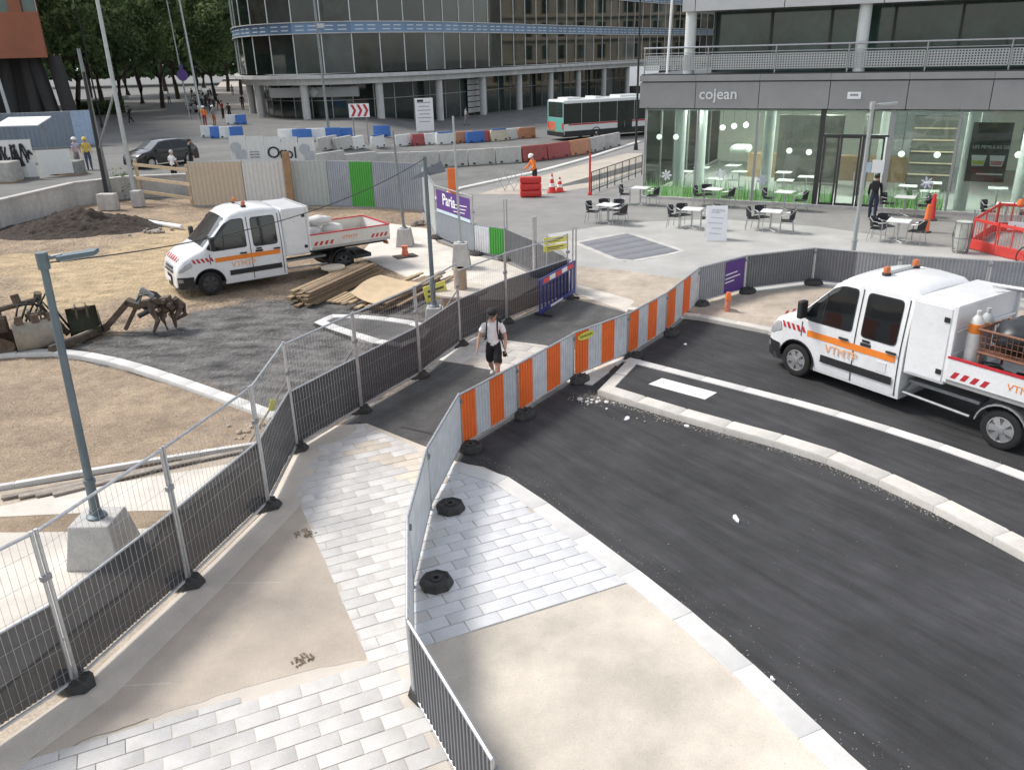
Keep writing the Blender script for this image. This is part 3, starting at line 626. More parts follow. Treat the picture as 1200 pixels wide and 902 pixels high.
FN = [(-6.15, 4.6), (-5.62, 5.75), (-4.80, 7.10), (-4.23, 8.93), (-3.72, 10.86), (-3.74, 12.80), (-2.88, 14.44), (-1.92, 16.20), (-1.17, 18.15), (-.08, 19.80), (1.62, 21.85)]
fl = ['dark netted mesh fence panel at the open end of the fence, by the pale footpath', None, 'dark netted mesh fence panel in front of the concrete lamp block', 'dark netted mesh fence panel between lamp block and trench', 'dark netted mesh fence panel by the end of the curved kerb', 'dark netted mesh fence panel at the corner with the yellow tag', 'dark netted mesh fence panel in front of the small site island', 'dark netted mesh fence panel behind the concrete refuge', 'dark netted mesh fence panel in front of the big cable drum', 'dark netted mesh fence panel behind the blue plastic barrier']
fl[1] = 'dark netted mesh fence panel beside the bare sand, left of the lamp block'
for i in range(1, len(FN) - 1):
    mesh_fence(FN[i], FN[i + 1], fl[i], side=-1, brace=i in (1, 5, 6, 8), z=.036 if i < 5 else .006, h=1.98 if i < 8 else 1.8)
for i, p in enumerate(FN):
    if i in (0,): continue
    j = min(i + 1, len(FN) - 1); d = Vector(FN[j]) - Vector(FN[i - 1]); n = Vector((d.y, -d.x)).normalized()
    foot((p[0] - n.x * .08, p[1] - n.y * .08), .036 if i < 6 else .006, math.atan2(n.y, n.x), 'black rubber foot block under a post of the netted fence', 'rubber foot blocks of the netted fence')
g = MB(); g.box((0, 0, 0), (.10, .012, .2)); o = g.build('warning_tag', YELP, None, loc=(-4.02, 12.62, .95), rz=.5); o.rotation_euler = (0, .35, .6); tag(o, 'small yellow tag hanging from the netted fence corner', 'tag')
# --- plastic crowd barrier leaning at the end of the fence
BLUE = mat('blue_plastic', (.035, .045, .22), .45, var=.12, scale=6); REDP = mat('red_plastic', (.62, .04, .035), .45, var=.1, scale=6, rnd=.08)
a, b_ = G(632, 372), G(673, 346); d = b_ - a; o = thing('plastic_barrier', 'dark blue plastic crowd barrier with red and white reflective strip', 'barrier', (a.x, a.y - .12, .006), math.atan2(d.y, d.x))
Lx = d.length
g = MB(); g.box((Lx / 2, 0, .92), (Lx, .05, .20)); g.build('top_beam', BLUE, o, bev=.015)
g = MB(); g.box((Lx / 2, 0, .16), (Lx, .05, .12)); g.build('bottom_beam', BLUE, o, bev=.015)
for k in range(11):
    g = MB(); g.box((.04 + k * (Lx - .08) / 10, 0, .53), (.045, .04, .64)); g.build('bar', BLUE, o, bev=.008)
for k in range(5):
    g = MB(); g.box((Lx * .16 + k * Lx * .17, -.028, .93), (Lx * .155, .006, .12)); g.build('reflector', REDP if k % 2 == 0 else WHITEP, o)
for x in (.25, Lx - .25):
    g = MB(); g.box((x, 0, .04), (.06, .5, .06)); g.build('foot', RUBBER, o, bev=.01)
g = MB(); g.box((Lx * .45, -.028, .17), (Lx * .34, .006, .06)); g.build('sticker', WHITEP, o)
# --- fence between site and plaza: hoarding, banner panel, low barriers
def hoard(a, b_, h, m, label, z=0, group=None, pitch=.1, dep=.02, post=True, cat='hoarding', topdrop=0):
    a, b_ = Vector(a[:2]), Vector(b_[:2]); d = b_ - a; Lx = d.length
    o = thing('hoarding_panel', label, cat, (a.x, a.y, z), math.atan2(d.y, d.x), group)
    ms = m if isinstance(m, list) else [m]; corr_sheet(Lx - .04, .1, h, list(range(len(ms))), pitch, dep).build('corrugated_sheet', ms, o).location = (.02, 0, 0)
    if post:
        for x in (0.0,):
            f = MB(); f.box((x, .05, h / 2 + .02), (.07, .07, h + .04)); f.build('post', STEELD, o, bev=.006)
        f = MB(); f.box((Lx / 2, .035, h), (Lx, .03, .05)); f.build('top_rail', STEEL, o)
        f = MB(); f.box((Lx / 2, .045, .07), (Lx, .05, .13)); f.build('base_rail', STEELD, o)
    return o
mid = [G(497, 248), G(512, 279), G(557, 298), G(592, 304), G(630, 323), G(667, 346)]
hoard(mid[0], mid[1], 1.9, mat('sheet_pale', (.56, .58, .57), .5, var=.08, rnd=.05), 'pale grey hoarding panel with a bent top corner beside the purple banner')
o = mesh_fence(mid[1], mid[2], 'tall fence panel carrying a purple banner over grey sheeting', net=1.0, netm=mat('sheet_blue_grey', (.40, .43, .46), .55, var=.08), z=.012, h=1.95, wire=True)
Lx = (mid[2] - mid[1]).length
g = MB(); g.box((Lx * .52, -.05, 1.42), (Lx * .86, .008, .82)); bn = g.build('banner', PURPLE, o)
g = MB(); g.box((Lx * .52, -.056, 1.08), (Lx * .86, .006, .11)); g.build('banner_edge', mat('banner_pale', (.55, .68, .72), .6, var=.05), bn)
text_mesh('lettering', 'Paris', .55, WHITEP, bn, (Lx * .42, -.06, 1.52), (R(90), 0, 0), .002, .012)
g = MB()
for i in range(3): g.box((Lx * .68, -.058, 1.50 - i * .12), (Lx * (.4 - .06 * i), .003, .03), ry=R(-3))
g.build('lettering_lines', WHITEP, bn)
hoard(mid[2], mid[3], .98, [SHEETG, SHEETG, SHEETGR, SHEETGR], 'low barrier panel half grey and half bright green', .012, cat='barrier')
o = hoard(mid[3], mid[4], .98, SHEETD, 'low dark grey barrier panel after the bright green one', .012, cat='barrier')
o = hoard(mid[4], mid[5], .98, SHEETD, 'low dark grey barrier panel meeting the netted fence', .012, cat='barrier')
for k, p in enumerate(mid[1:5]): foot((p.x, p.y - .15), .014, R(-40), 'black rubber foot block below the purple banner fence', 'rubber foot blocks on the site pad')
# free standing steel posts and a yellow arrow sign on the fence end
def posts(px_, py_, h, label, r=.03, n=1, z=.01):
    p = G(px_, py_); o = thing('steel_post', label, 'post', (p.x, p.y, z))
    for k in range(n):
        g = MB(); g.tube((k * .09, 0, 0), (k * .09, 0, h), r, 10); g.build('tube', STEEL, o, smooth=40)
    g = MB(); g.box((.02, 0, .02), (.22, .22, .04)); g.build('base_plate', STEELD, o, bev=.006)
    return o
posts(627, 321, 1.75, 'thick grey steel post standing behind the yellow arrow sign', .07)
posts(592, 304, 1.95, 'pair of slim steel posts beside the bright green sheet', .022, 2)
posts(671, 346, 1.9, 'pair of slim steel posts at the end of the netted fence', .022, 2)
p = G(652, 338); o = thing('arrow_sign', 'yellow sign plate pointing right behind the fence end', 'sign', (p.x, p.y, 0), R(30))
for k in range(2):
    g = MB(); z = 1.42 - k * .22; g.prism([(-.42, -.085), (.30, -.085), (.42, 0), (.30, .085), (-.42, .085)], 0, .012); m4 = Matrix.Translation((0, 0, z)) @ Matrix.Rotation(R(90), 4, 'X'); q = MB(m4); q.add(g.v, g.f); q.m = g.m[:]; pl = q.build('plate', YELP, o)
    g = MB(); g.box((-.04, -.014, z + .02), (.55, .003, .025)); g.box((-.1, -.014, z - .03), (.4, .003, .02)); g.build('lettering', BLACKP, pl)
g = MB(); g.tube((-.3, .03, 0), (-.3, .03, 1.55), .022, 8); g.build('post', STEEL, o, smooth=40)
# --- long hoarding at the back of the site
HB = [G(228, 243), G(290, 243), G(345, 243), G(388, 243), G(440, 245), G(497, 249)]
HBM = [(mat('sheet_cream', (.52, .44, .34), .6, var=.06, rnd=.03), 'cream corrugated hoarding panel beside the timber rail'), (mat('sheet_white', (.60, .60, .585), .6, var=.06), 'off-white corrugated hoarding panel between cream and grey-green ones'),
       (mat('sheet_grey_green', (.40, .44, .43), .6, var=.06), 'grey-green hoarding panel with a timber post at its edge'), ([SHEETB, SHEETGR], 'hoarding panel of fine grey ribs with a bright green strip'), (SHEETB, 'blue-grey hoarding panel behind the lamp post block')]
for i in range(5):
    hoard(HB[i], HB[i + 1], 2.05, HBM[i][0], HBM[i][1], pitch=.2 if i < 3 else .11, dep=.03)
TIMB = mat('pale_timber', (.52, .40, .26), .8, var=.2, scale=8, bump=.3, bscale=40, rnd=.12); TIMB2 = mat('brown_timber', (.33, .21, .12), .8, var=.25, scale=8, bump=.3, bscale=40, rnd=.15)
p = G(343, 244); g = MB(); g.box((0, 0, 1.25), (.32, .12, 2.5)); tag(g.build('timber_post', TIMB2, None, bev=.01, loc=(p.x, p.y - .12, 0), rz=0), 'upright brown timber board fixed to the grey-green hoarding', 'board')
p = G(531, 228); g = MB(); g.box((0, 0, .6), (.45, .1, 1.3)); tag(g.build('orange_board', SHEETO, None, bev=.01, loc=(p.x, p.y, 0)), 'upright orange board standing behind the site corner', 'board')
g = MB(); g.prism([(0, 0), (1.5, .3), (1.3, .75), (.1, .1)], 0, .02); q = MB(Matrix.Translation((*(mid[0] + Vector((-.35, -1.4, 1.55)))[:3],)) @ Matrix.Rotation(R(75), 4, 'X')); q.add(g.v, g.f); q.m = g.m[:]; 
tag(q.build('torn_sheet', SHEETD), 'dark torn sheet flapping from the hoarding corner', 'sheet')
# timber rail by the retaining wall
o = thing('timber_rail', 'pale timber guard rail with two rails at the site entrance', 'guard rail', (0, 0, 0))
a, b_ = G(166, 232), G(226, 241)
for p in (a, b_):
    g = MB(); g.box((p.x, p.y, .95), (.14, .14, 1.9), .2); g.build('post', TIMB, o, bev=.01)
for z in (1.65, 1.0, .35):
    d = b_ - a; g = MB(); g.box(((a.x + b_.x) / 2, (a.y + b_.y) / 2 - .09, z), (d.length + .3, .05, .15), math.atan2(d.y, d.x)); g.build('rail', TIMB, o, bev=.006)
# concrete retaining wall along the raised street
WALL = [(-26.5, 18.5), (-24.2, 27), (-21.75, 35.2), (-20.9, 40.4), (-19.2, 42.2), (-16, 42.6)]
o = thing('retaining_wall', 'low grey concrete retaining wall along the raised street', 'wall', (0, 0, 0))
for k, (a, b_) in enumerate(zip(WALL[:-1], WALL[1:])):
    a, b_ = Vector(a), Vector(b_); n_ = max(1, int((b_ - a).length / 2.4))
    for i in range(n_):
        p, q = a.lerp(b_, i / n_), a.lerp(b_, (i + 1) / n_); d = q - p
        g = MB(); g.box(((p.x + q.x) / 2, (p.y + q.y) / 2, .45), (d.length - .01, .3, 1.1), math.atan2(d.y, d.x)); g.build('wall_block', CONC, o, bev=.015)
        g = MB(); g.box(((p.x + q.x) / 2, (p.y + q.y) / 2, 1.04), (d.length - .004, .38, .09), math.atan2(d.y, d.x)); g.build('coping', CONC, o, bev=.01)
for a, b_ in ((WALL[0], WALL[1]), (WALL[1], WALL[2])):
    pass
# ================================================================== the two crew-cab tippers
VW = mat('van_white', (.80, .80, .80), .28, var=.05, scale=3, coat=.4, stain=.07, speck=.03, bscale=12)
VBLK = mat('van_black_plastic', (.02, .02, .021), .55, var=.2)
VGLS = mat('van_dark_glass', (.012, .014, .015), .05, var=.3, scale=2, spec=.7)
VSCR = mat('windscreen_glass', (.05, .06, .06), .05, var=.3, scale=2, spec=.8)
ORANGE = mat('livery_orange', (.85, .24, .03), .4, var=.06)
REDS = mat('hatch_red', (.50, .025, .035), .45, var=.08)
TYRE = mat('tyre', (.018, .018, .018), .85, var=.25, bump=.3, bscale=80)
RIM = mat('rim_silver', (.55, .55, .56), .35, .7, var=.1)
RIMD = mat('rim_dark', (.07, .07, .07), .6, .3, var=.2)
CHROME = mat('headlamp', (.6, .62, .64), .12, .4, var=.1)
AMBER = mat('amber_lens', (.55, .16, .05), .3, var=.1)
CHASS = mat('chassis', (.05, .05, .052), .7, var=.3, scale=8)
ALU = mat('bed_grey', (.42, .42, .41), .5, .4, var=.15, scale=6)
WB = 4.14
def interp(tab, x):
    if x <= tab[0][0]: return tab[0][1]
    for (a, u), (b_, v) in zip(tab[:-1], tab[1:]):
        if x <= b_: 
            t = (x - a) / (b_ - a); return u + (v - u) * t
    return tab[-1][1]
ZT = [(1.85, 2.20), (1.95, 2.27), (2.4, 2.31), (3.0, 2.30), (3.25, 2.24), (3.42, 2.13), (4.20, 1.37), (4.30, 1.31), (4.55, 1.22), (4.78, 1.10), (4.92, .95), (4.99, .78), (5.02, .60)]
def van_zt(x): return interp(ZT, x)
def van_w(x, z):
    W = interp([(1.85, .985), (4.2, .985), (4.55, .96), (4.8, .90), (4.95, .82), (5.02, .72)], x)
    k = 1 if z < 1.15 else 1 - .135 * ((z - 1.15) / 1.15) ** 1.15
    k *= 1 if z > .5 else 1 - .03 * (.5 - z) / .3
    zt = van_zt(x); r = .16; y = W * k
    if z > zt - r: 
        q = (z - (zt - r)) / r; y -= r * (1 - math.sqrt(max(0, 1 - q * q)))
    return y
def van_section(x, zb):
    zt = van_zt(x); r = .16; zs = [zb + (zt - r - zb) * i / 9 for i in range(10)] + [zt - r + r * math.sin(R(a)) for a in (20, 42, 62, 78, 90)]
    zs = [max(z, zb + .001 * i) for i, z in enumerate(zs)]
    right = [(van_w(x, min(z, zt)), z) for z in zs]; yt = right[-1][0]
    crown = [(yt * c, zt + .03 * (1 - c * c)) for c in (.66, .33)] + [(0, zt + .03)]
    half = right + crown
    return [(x, y, z) for y, z in half] + [(x, -y, z) for y, z in half[-2::-1]]
WHEEL = {}
def wheel_parts(dark):
    if dark in WHEEL: return WHEEL[dark]
    g = MB(); g.lathe([(.20, -.10), (.30, -.115), (.335, -.10), (.345, -.07), (.345, .07), (.335, .10), (.30, .115), (.215, .10), (.20, .04)], 28, ax=(0, 1, 0)); ty = g.mesh('tyre', TYRE, smooth=35)
    g = MB(); g.lathe([(.0, .085), (.06, .09), (.07, .07), (.19, .05), (.205, .095), (.222, .10), (.222, .02)], 24, ax=(0, 1, 0))
    rm = g.mesh('rim', RIMD, smooth=35)
    s = MB()
    for k in range(6):
        t = 2 * math.pi * k / 6; c, n = math.cos(t), math.sin(t); cc, nn = math.cos(t + math.pi / 2), math.sin(t + math.pi / 2)
        a, b_ = .055, .205; w0, w1 = .035, .062
        P = lambda r_, w_, y_: (r_ * c + w_ * cc, y_, r_ * n + w_ * nn)
        s.add([P(a, -w0, .112), P(a, w0, .112), P(b_, w1, .104), P(b_, -w1, .104), P(a, -w0, .08), P(a, w0, .08), P(b_, w1, .08), P(b_, -w1, .08)], [(0, 1, 2, 3), (0, 4, 5, 1), (1, 5, 6, 2), (2, 6, 7, 3), (3, 7, 4, 0)])
    s.lathe([(.062, .09), (.06, .122), (0, .125)], 14, ax=(0, 1, 0)); s.lathe([(.2, .09), (.205, .11), (.222, .108), (.222, .09)], 24, ax=(0, 1, 0))
    sp = s.mesh('hubcap', RIMD if dark else RIM, smooth=35)
    WHEEL[dark] = (ty, rm, sp); return WHEEL[dark]
def wheel(parent, x, y, dark=False, z=.345):
    e = link('wheel', wheel_parts(dark)[0], parent, (x, y, z)); sgn = 1 if y > 0 else -1
    if sgn < 0: e.rotation_euler = (0, 0, math.pi)
    link('rim', wheel_parts(dark)[1], e); link('hubcap', wheel_parts(dark)[2], e); return e
def side_patch(poly, side, off=.006, mi=0, sub=6):   # polygon in (x,z) laid on the cab flank
    g = MB(); n = len(poly); cx, cz = sum(p[0] for p in poly) / n, sum(p[1] for p in poly) / n; rings = []
    for k in range(sub + 1):
        s = 1 - k / sub
        rings.append([(cx + (p[0] - cx) * s, cz + (p[1] - cz) * s) for p in poly] if k < sub else [(cx, cz)] * n)
    vs = [(x, side * (van_w(x, z) + off), z) for r_ in rings for x, z in r_]
    fs = [((k * n + i), (k * n + (i + 1) % n), ((k + 1) * n + (i + 1) % n), ((k + 1) * n + i)) for k in range(sub) for i in range(n)]
    if side < 0: fs = [f[::-1] for f in fs]
    g.add(vs, fs, mi); return g
def round_poly(poly, r=.06, k=3):
    out = []; n = len(poly)
    for i in range(n):
        p, a, b_ = Vector(poly[i]), Vector(poly[i - 1]), Vector(poly[(i + 1) % n]); u, v = (a - p), (b_ - p); q = min(r, u.length / 3, v.length / 3); u, v = p + u.normalized() * q, p + v.normalized() * q
        for j in range(k + 1):
            t = j / k; out.append(tuple(u * (1 - t) ** 2 + p * 2 * t * (1 - t) + v * t * t))
    return out
def strip(x0, x1, zf, h, side, off, n=16):
    g = MB(); vs = []
    for i in range(n + 1):
        x = x0 + (x1 - x0) * i / n; z = zf(x)
        for zz in (z, z + h): vs.append((x, side * (van_w(x, zz) + off), zz))
    fs = [(2 * i, 2 * i + 2, 2 * i + 3, 2 * i + 1) for i in range(n)]
    if side < 0: fs = [f[::-1] for f in fs]
    return g.add(vs, fs)
def van(loc, rz, label, dark_rims, cargo):
    o = thing('crew_cab_tipper', label, 'truck', loc, rz)
    # body
    xs = sorted(set([1.85, 1.87, 1.95, 2.1, 2.4, 2.7, 3.0, 3.12, 3.25, 3.34, 3.42] + [3.42 + .078 * i for i in range(11)] + [3.70 + .044 * i for i in range(21)] + [4.62, 4.68, 4.74, 4.78, 4.84, 4.88, 4.92, 4.95, 4.975, 4.99, 5.005, 5.02]))
    g = MB(); rows = []
    for x in xs:
        a = .43 ** 2 - (x - WB) ** 2; zb = .26 if x < 4.6 else .30
        if a > 0: zb = max(zb, .345 + math.sqrt(a))
        rows.append(van_section(x, zb))
    n = len(rows[0]); vs = [p for r_ in rows for p in r_]
    fs = [(i * n + k, i * n + k + 1, (i + 1) * n + k + 1, (i + 1) * n + k) for i in range(len(rows) - 1) for k in range(n - 1)] + [tuple(range(n)), tuple(range((len(rows) - 1) * n, len(rows) * n))[::-1]]
    g.add(vs, [f[::-1] for f in fs]); body = g.build('cab_body', VW, o, smooth=38)
    g = MB(); g.box((3.3, 0, .30), (2.9, 1.86, .12)); g.box((WB, 0, .62), (.9, 1.45, .5)); g.build('underbody', CHASS, o)
    # glass
    g = MB(); vs = []; m_ = 10; q = 14
    for i in range(m_ + 1):
        x = 3.44 + (4.19 - 3.44) * i / m_
        for k in range(q + 1):
            c = -1 + 2 * k / q; yt = van_w(x, van_zt(x)) + .06; vs.append((x + .006, c * yt, van_zt(x) + .03 * (1 - c * c) + .004 - (.02 if abs(c) > .95 else 0)))
    g.add(vs, [(i * (q + 1) + k, i * (q + 1) + k + 1, (i + 1) * (q + 1) + k + 1, (i + 1) * (q + 1) + k)[::-1] for i in range(m_) for k in range(q)]); g.build('windscreen', VSCR, body, smooth=40)
    g = MB(); g.tube((4.2, .1, 1.40), (3.95, .72, 1.66), .012, 5); g.tube((4.2, -.5, 1.40), (3.95, .15, 1.66), .012, 5); g.build('wipers', VBLK, body)
    for s in (1, -1):
        fw = round_poly([(4.10, 1.36), (3.52, 1.96), (3.30, 2.06), (2.98, 2.06), (2.98, 1.28), (3.9, 1.27)], .07); rw = round_poly([(2.74, 2.05), (2.05, 2.05), (2.05, 1.25), (2.74, 1.25)], .09)
        d1 = side_patch(round_poly([(4.02, 1.2), (4.0, .86), (3.73, .70), (3.66, .30), (2.88, .30), (2.88, 2.16), (3.30, 2.16), (3.56, 2.04)], .05), s, .004).build('front_door', VW, body, smooth=40)
        d2 = side_patch(round_poly([(2.84, 2.16), (1.95, 2.16), (1.95, .30), (2.84, .30)], .06), s, .004).build('rear_door', VW, body, smooth=40)
        
        for pl_, dd in ((fw, d1), (rw, d2)):
            cx_, cz_ = sum(p[0] for p in pl_) / len(pl_), sum(p[1] for p in pl_) / len(pl_); big = [(cx_ + (p[0] - cx_) * 1.06, cz_ + (p[1] - cz_) * 1.055) for p in pl_]
            side_patch(big, s, .008).build('window_seal', VBLK, dd, smooth=40); side_patch(pl_, s, .013).build('window', VGLS, dd, smooth=40)
        g = MB(); g.box((2.25, s * (van_w(2.2, .78) + .004), .78), (.2, .012, .2)); g.build('fuel_flap', VW, body, bev=.004)
        g = MB(); w_ = van_w(3.5, 1.8) + .014; g.tube((3.62, s * (van_w(3.6, 1.3) + .014), 1.28), (3.58, s * (van_w(3.6, 1.85) + .01), 1.86), .016, 5); g.build('window_bar', VBLK, d1)
        seam = MB()
        for x in (2.86, 1.93): seam.add(strip(x - .007, x + .007, lambda q_: .30, 1.86, s, .0065, 1).v, [(0, 1, 3, 2)] if s > 0 else [(2, 3, 1, 0)])
        # seams follow the bulge in short pieces
        seam = MB()
        for x in (2.86, 1.93, 4.06):
            for i in range(12):
                z0 = .30 + i * .15; z1 = z0 + .15
                if x > 4 and (z0 < .89 or z1 > 1.3): continue
                seam.add([(x - .010, s * (van_w(x, z0) + .007), z0), (x + .010, s * (van_w(x, z0) + .007), z0), (x + .010, s * (van_w(x, z1) + .007), z1), (x - .010, s * (van_w(x, z1) + .007), z1)], [(0, 1, 2, 3)[::s]])
        tag(seam.build('door_seams', VBLK, body), kind='stuff')
        for (x, par) in ((3.02, d1), (2.02, d2)):
            g = MB(); y = van_w(x, 1.12); g.box((x + .07, s * (y + .022), 1.10), (.2, .035, .045)); g.build('handle', VBLK, par, bev=.01)
        strip(2.0, 3.92, lambda x: .93, .13, s, .009).build('orange_stripe', ORANGE, body)
        strip(2.0, 3.55, lambda x: .50, .15, s, .022).build('side_moulding', VBLK, body)
        for k in range(5):
            x0 = 3.95 + k * .125
            if x0 + .13 > 4.85: break
            g = MB(); zz = .98; h = .12; off = .008
            P = lambda x, z: (x, s * (van_w(x, z) + off), z)
            g.add([P(x0, zz), P(x0 + .065, zz), P(x0 + .125, zz + h), P(x0 + .06, zz + h)], [(0, 1, 2, 3)[::s]]); g.build('hatch_stripe', REDS, body)
        tm = text_mesh('door_lettering', 'VTMTP', .23, mat('livery_pale_orange', (.88, .45, .22), .45), body, (3.12, s * (van_w(3.1, .9) + .018), .80), (R(90), 0, R(180) if s > 0 else 0), .002, .0)
        g = MB(); g.box((2.62, s * (van_w(2.6, 1.1) + .008), 1.1), (.22, .004, .06)); g.box((2.62, s * (van_w(2.6, 1.0) + .01), 1.17), (.16, .004, .05)); g.build('small_print', VBLK, d2)
        # mirror
        g = MB(); g.box((3.98, s * 1.14, 1.50), (.12, .2, .36), 0); mir = g.build('mirror', VBLK, body, bev=.03); g = MB(); g.tube((3.98, s * .93, 1.38), (3.98, s * 1.1, 1.42), .03, 6); g.build('mirror_arm', VBLK, mir)
        # headlamp and bumper corner
        side_patch(round_poly([(4.56, .90), (4.60, 1.08), (4.74, 1.04), (4.93, .86), (4.96, .74), (4.84, .76)], .03), s, .012).build('headlight', CHROME, body, smooth=50)
        strip(4.575, 5.015, lambda x: .27, .34, s, .016).build('bumper_corner', VBLK, body, smooth=50)
        side_patch(round_poly([(4.86, .46), (4.98, .46), (4.98, .56), (4.86, .56)], .02), s, .022).build('fog_lamp', STEELD, body)
        # wheel arch lip and front wheel
        g = MB(); pts = [(WB + .435 * math.cos(t), s * (van_w(WB + .43 * math.cos(t), .6) + .004), .345 + .435 * math.sin(t)) for t in [math.pi * i / 14 for i in range(15)]]; g.path(pts, .016, 5); g.build('arch_lip', VBLK, body, smooth=40)
        wheel(o, WB, s * .86, dark_rims); wheel(o, 0, s * .86, dark_rims)
        # rear mudguard
        g = MB(); arc = [(.43 * math.cos(t), .345 + .43 * math.sin(t)) for t in [R(a) for a in range(8, 173, 15)]]
        vs = [p for x, z in arc for p in ((x, s * .70, z), (x, s * 1.0, z))]; g.add(vs, [(2 * i, 2 * i + 1, 2 * i + 3, 2 * i + 2) for i in range(len(arc) - 1)]); g.path([(x, s * 1.0, z) for x, z in arc], .018, 5); g.build('mudguard', STEEL if not dark_rims else VBLK, o, smooth=40)
        # side guard
        g = MB(); g.tube((1.8, s * .92, .42), (.55, s * .92, .38), .028, 6); g.tube((1.8, s * .92, .42), (1.8, s * .6, .6), .02, 6); g.box((1.15, s * .62, .60), (1.3, .3, .06)); g.build('side_guard', STEELD, o, smooth=40)
    # front end
    g = MB(); pts = []
    for k in range(13):
        y = -.93 + 1.86 * k / 12; pts.append((5.035 - .10 * (abs(y) / .73) ** 3, y * .79, 0))
    for i in range(12):
        a, b_ = pts[i], pts[i + 1]; g.add([(a[0], a[1], .26), (b_[0], b_[1], .26), (b_[0], b_[1], .62), (a[0], a[1], .62), (a[0] - .25, a[1] * .98, .26), (b_[0] - .25, b_[1] * .98, .26), (b_[0] - .1, b_[1] * .98, .68), (a[0] - .1, a[1] * .98, .68)], [(0, 1, 2, 3), (3, 2, 6, 7), (1, 0, 4, 5)])
    bp = g.build('bumper', VBLK, body, smooth=40)
    for k in range(4):
        g = MB(); g.box((5.03 - .012 * k, 0, .72 + .055 * k), (.03, .9 - .05 * k, .03)); g.build('grille_bar', STEELD if k % 2 else VBLK, body, bev=.006)
    g = MB(); g.box((5.07, 0, .50), (.012, .52, .11)); g.build('number_plate', WHITEP, bp)
    for k in range(5):
        g = MB(); y = -.5 + k * .22; g.add([(4.885, y, .99), (4.885, y + .1, .99), (4.80, y + .16, 1.12), (4.80, y + .06, 1.12)], [(0, 1, 2, 3)]); 
        for p in g.v: p.x += .03; p.z += .035
        g.build('hatch_stripe', REDS, body)
    # roof: beacons, hatch
    for y in (.45, -.45):
        g = MB(); g.lathe([(.075, 0), (.085, .03), (.075, .05)], 12); b0 = g.build('beacon', VBLK, o, loc=(2.75, y, 2.32), smooth=40)
        g = MB(); g.lathe([(.06, .05), (.062, .12), (.05, .16), (.0, .175)], 12); g.build('amber_lens', AMBER, b0, smooth=40)
    g = MB(); g.box((2.75, 0, 2.36), (.05, .8, .03)); g.build('beacon_bar', STEEL, o)
    # storage locker behind the cab
    g = MB(); g.box((1.45, 0, 1.50), (.76, 1.94, 1.42)); lk = g.build('locker', VW, o, bev=.03)
    for s in (1, -1):
        g = MB(); g.box((1.45, s * .978, 1.50), (.66, .012, 1.30)); dr = g.build('locker_door', VW, lk, bev=.004)
        for z in (1.95, 1.02):
            g = MB(); g.box((1.18, s * .992, z), (.10, .018, .09)); g.build('latch', VBLK, dr, bev=.006)
    # tipper bed
    g = MB(); g.box((-.35, 0, .74), (2.9, .75, .16)); g.box((.9, 0, .72), (3.8, .22, .14)); g.box((-.1, 0, .62), (.2, 1.5, .2)); g.build('chassis', CHASS, o)
    g = MB(); g.box((-.28, 0, .90), (2.7, 2.0, .09)); fl_ = g.build('bed_floor', ALU, o, bev=.01)
    g = MB(); g.box((-.3, 0, .365 + .0), (1.6, 1.2, .12)); g.tube((0, -.8, .345), (0, .8, .345), .07, 8); g.build('axle', CHASS, o)
    for s in (1, -1):
        g = MB(); g.box((-.28, s * 1.0, 1.13), (2.62, .04, .38)); sd_ = g.build('dropside', VW if not dark_rims else mat('bed_cream', (.66, .63, .58), .45, var=.08), o, bev=.008)
        g = MB(); g.box((-.28, s * 1.0, 1.335), (2.64, .055, .035)); g.build('top_edge', REDS, sd_)
        for k in range(4):
            g = MB(); x0 = .95 - k * .17 - .0; yy = s * 1.0225
            g.add([(x0, yy, .99), (x0 - .09, yy, .99), (x0 - .16, yy, 1.11), (x0 - .07, yy, 1.11)], [(0, 1, 2, 3)[::-s]]); g.build('hatch_stripe', REDS, sd_)
            if dark_rims:
                g = MB(); x0 = -.95 - k * .15
                g.add([(x0, yy, .99), (x0 - .08, yy, .99), (x0 - .15, yy, 1.11), (x0 - .07, yy, 1.11)], [(0, 1, 2, 3)[::-s]]); g.build('hatch_stripe', REDS, sd_)
        text_mesh('side_lettering', 'VTMTP', .17, ORANGE, sd_, (-.25, s * 1.024, 1.12), (R(90), 0, R(180) if s > 0 else 0), .001, .0)
        g = MB(); g.box((1.04, s * .98, 1.55), (.07, .06, 1.35), ry=R(0)); g.build('front_stanchion', VW, o, bev=.01)
    g = MB(); g.box((-1.62, 0, 1.13), (.04, 2.0, .38)); tg = g.build('tailgate', VW, o, bev=.008); g = MB(); g.box((-1.62, 0, 1.335), (.055, 2.0, .035)); g.build('top_edge', REDS, tg)
    g = MB(); g.box((1.04, 0, 2.2), (.06, 1.98, .06)); g.box((1.04, 0, 1.75), (.04, 1.9, .04)); g.box((1.04, 0, 1.15), (.03, 1.9, .45)); g.build('headboard', VW if not dark_rims else ALU, o, bev=.008)
    for s in (.7, -.7):
        g = MB(); g.box((-1.6, s, .72), (.07, .28, .1)); g.build('rear_light', AMBER, o, bev=.01)
    cargo(o); return o
R180 = math.pi
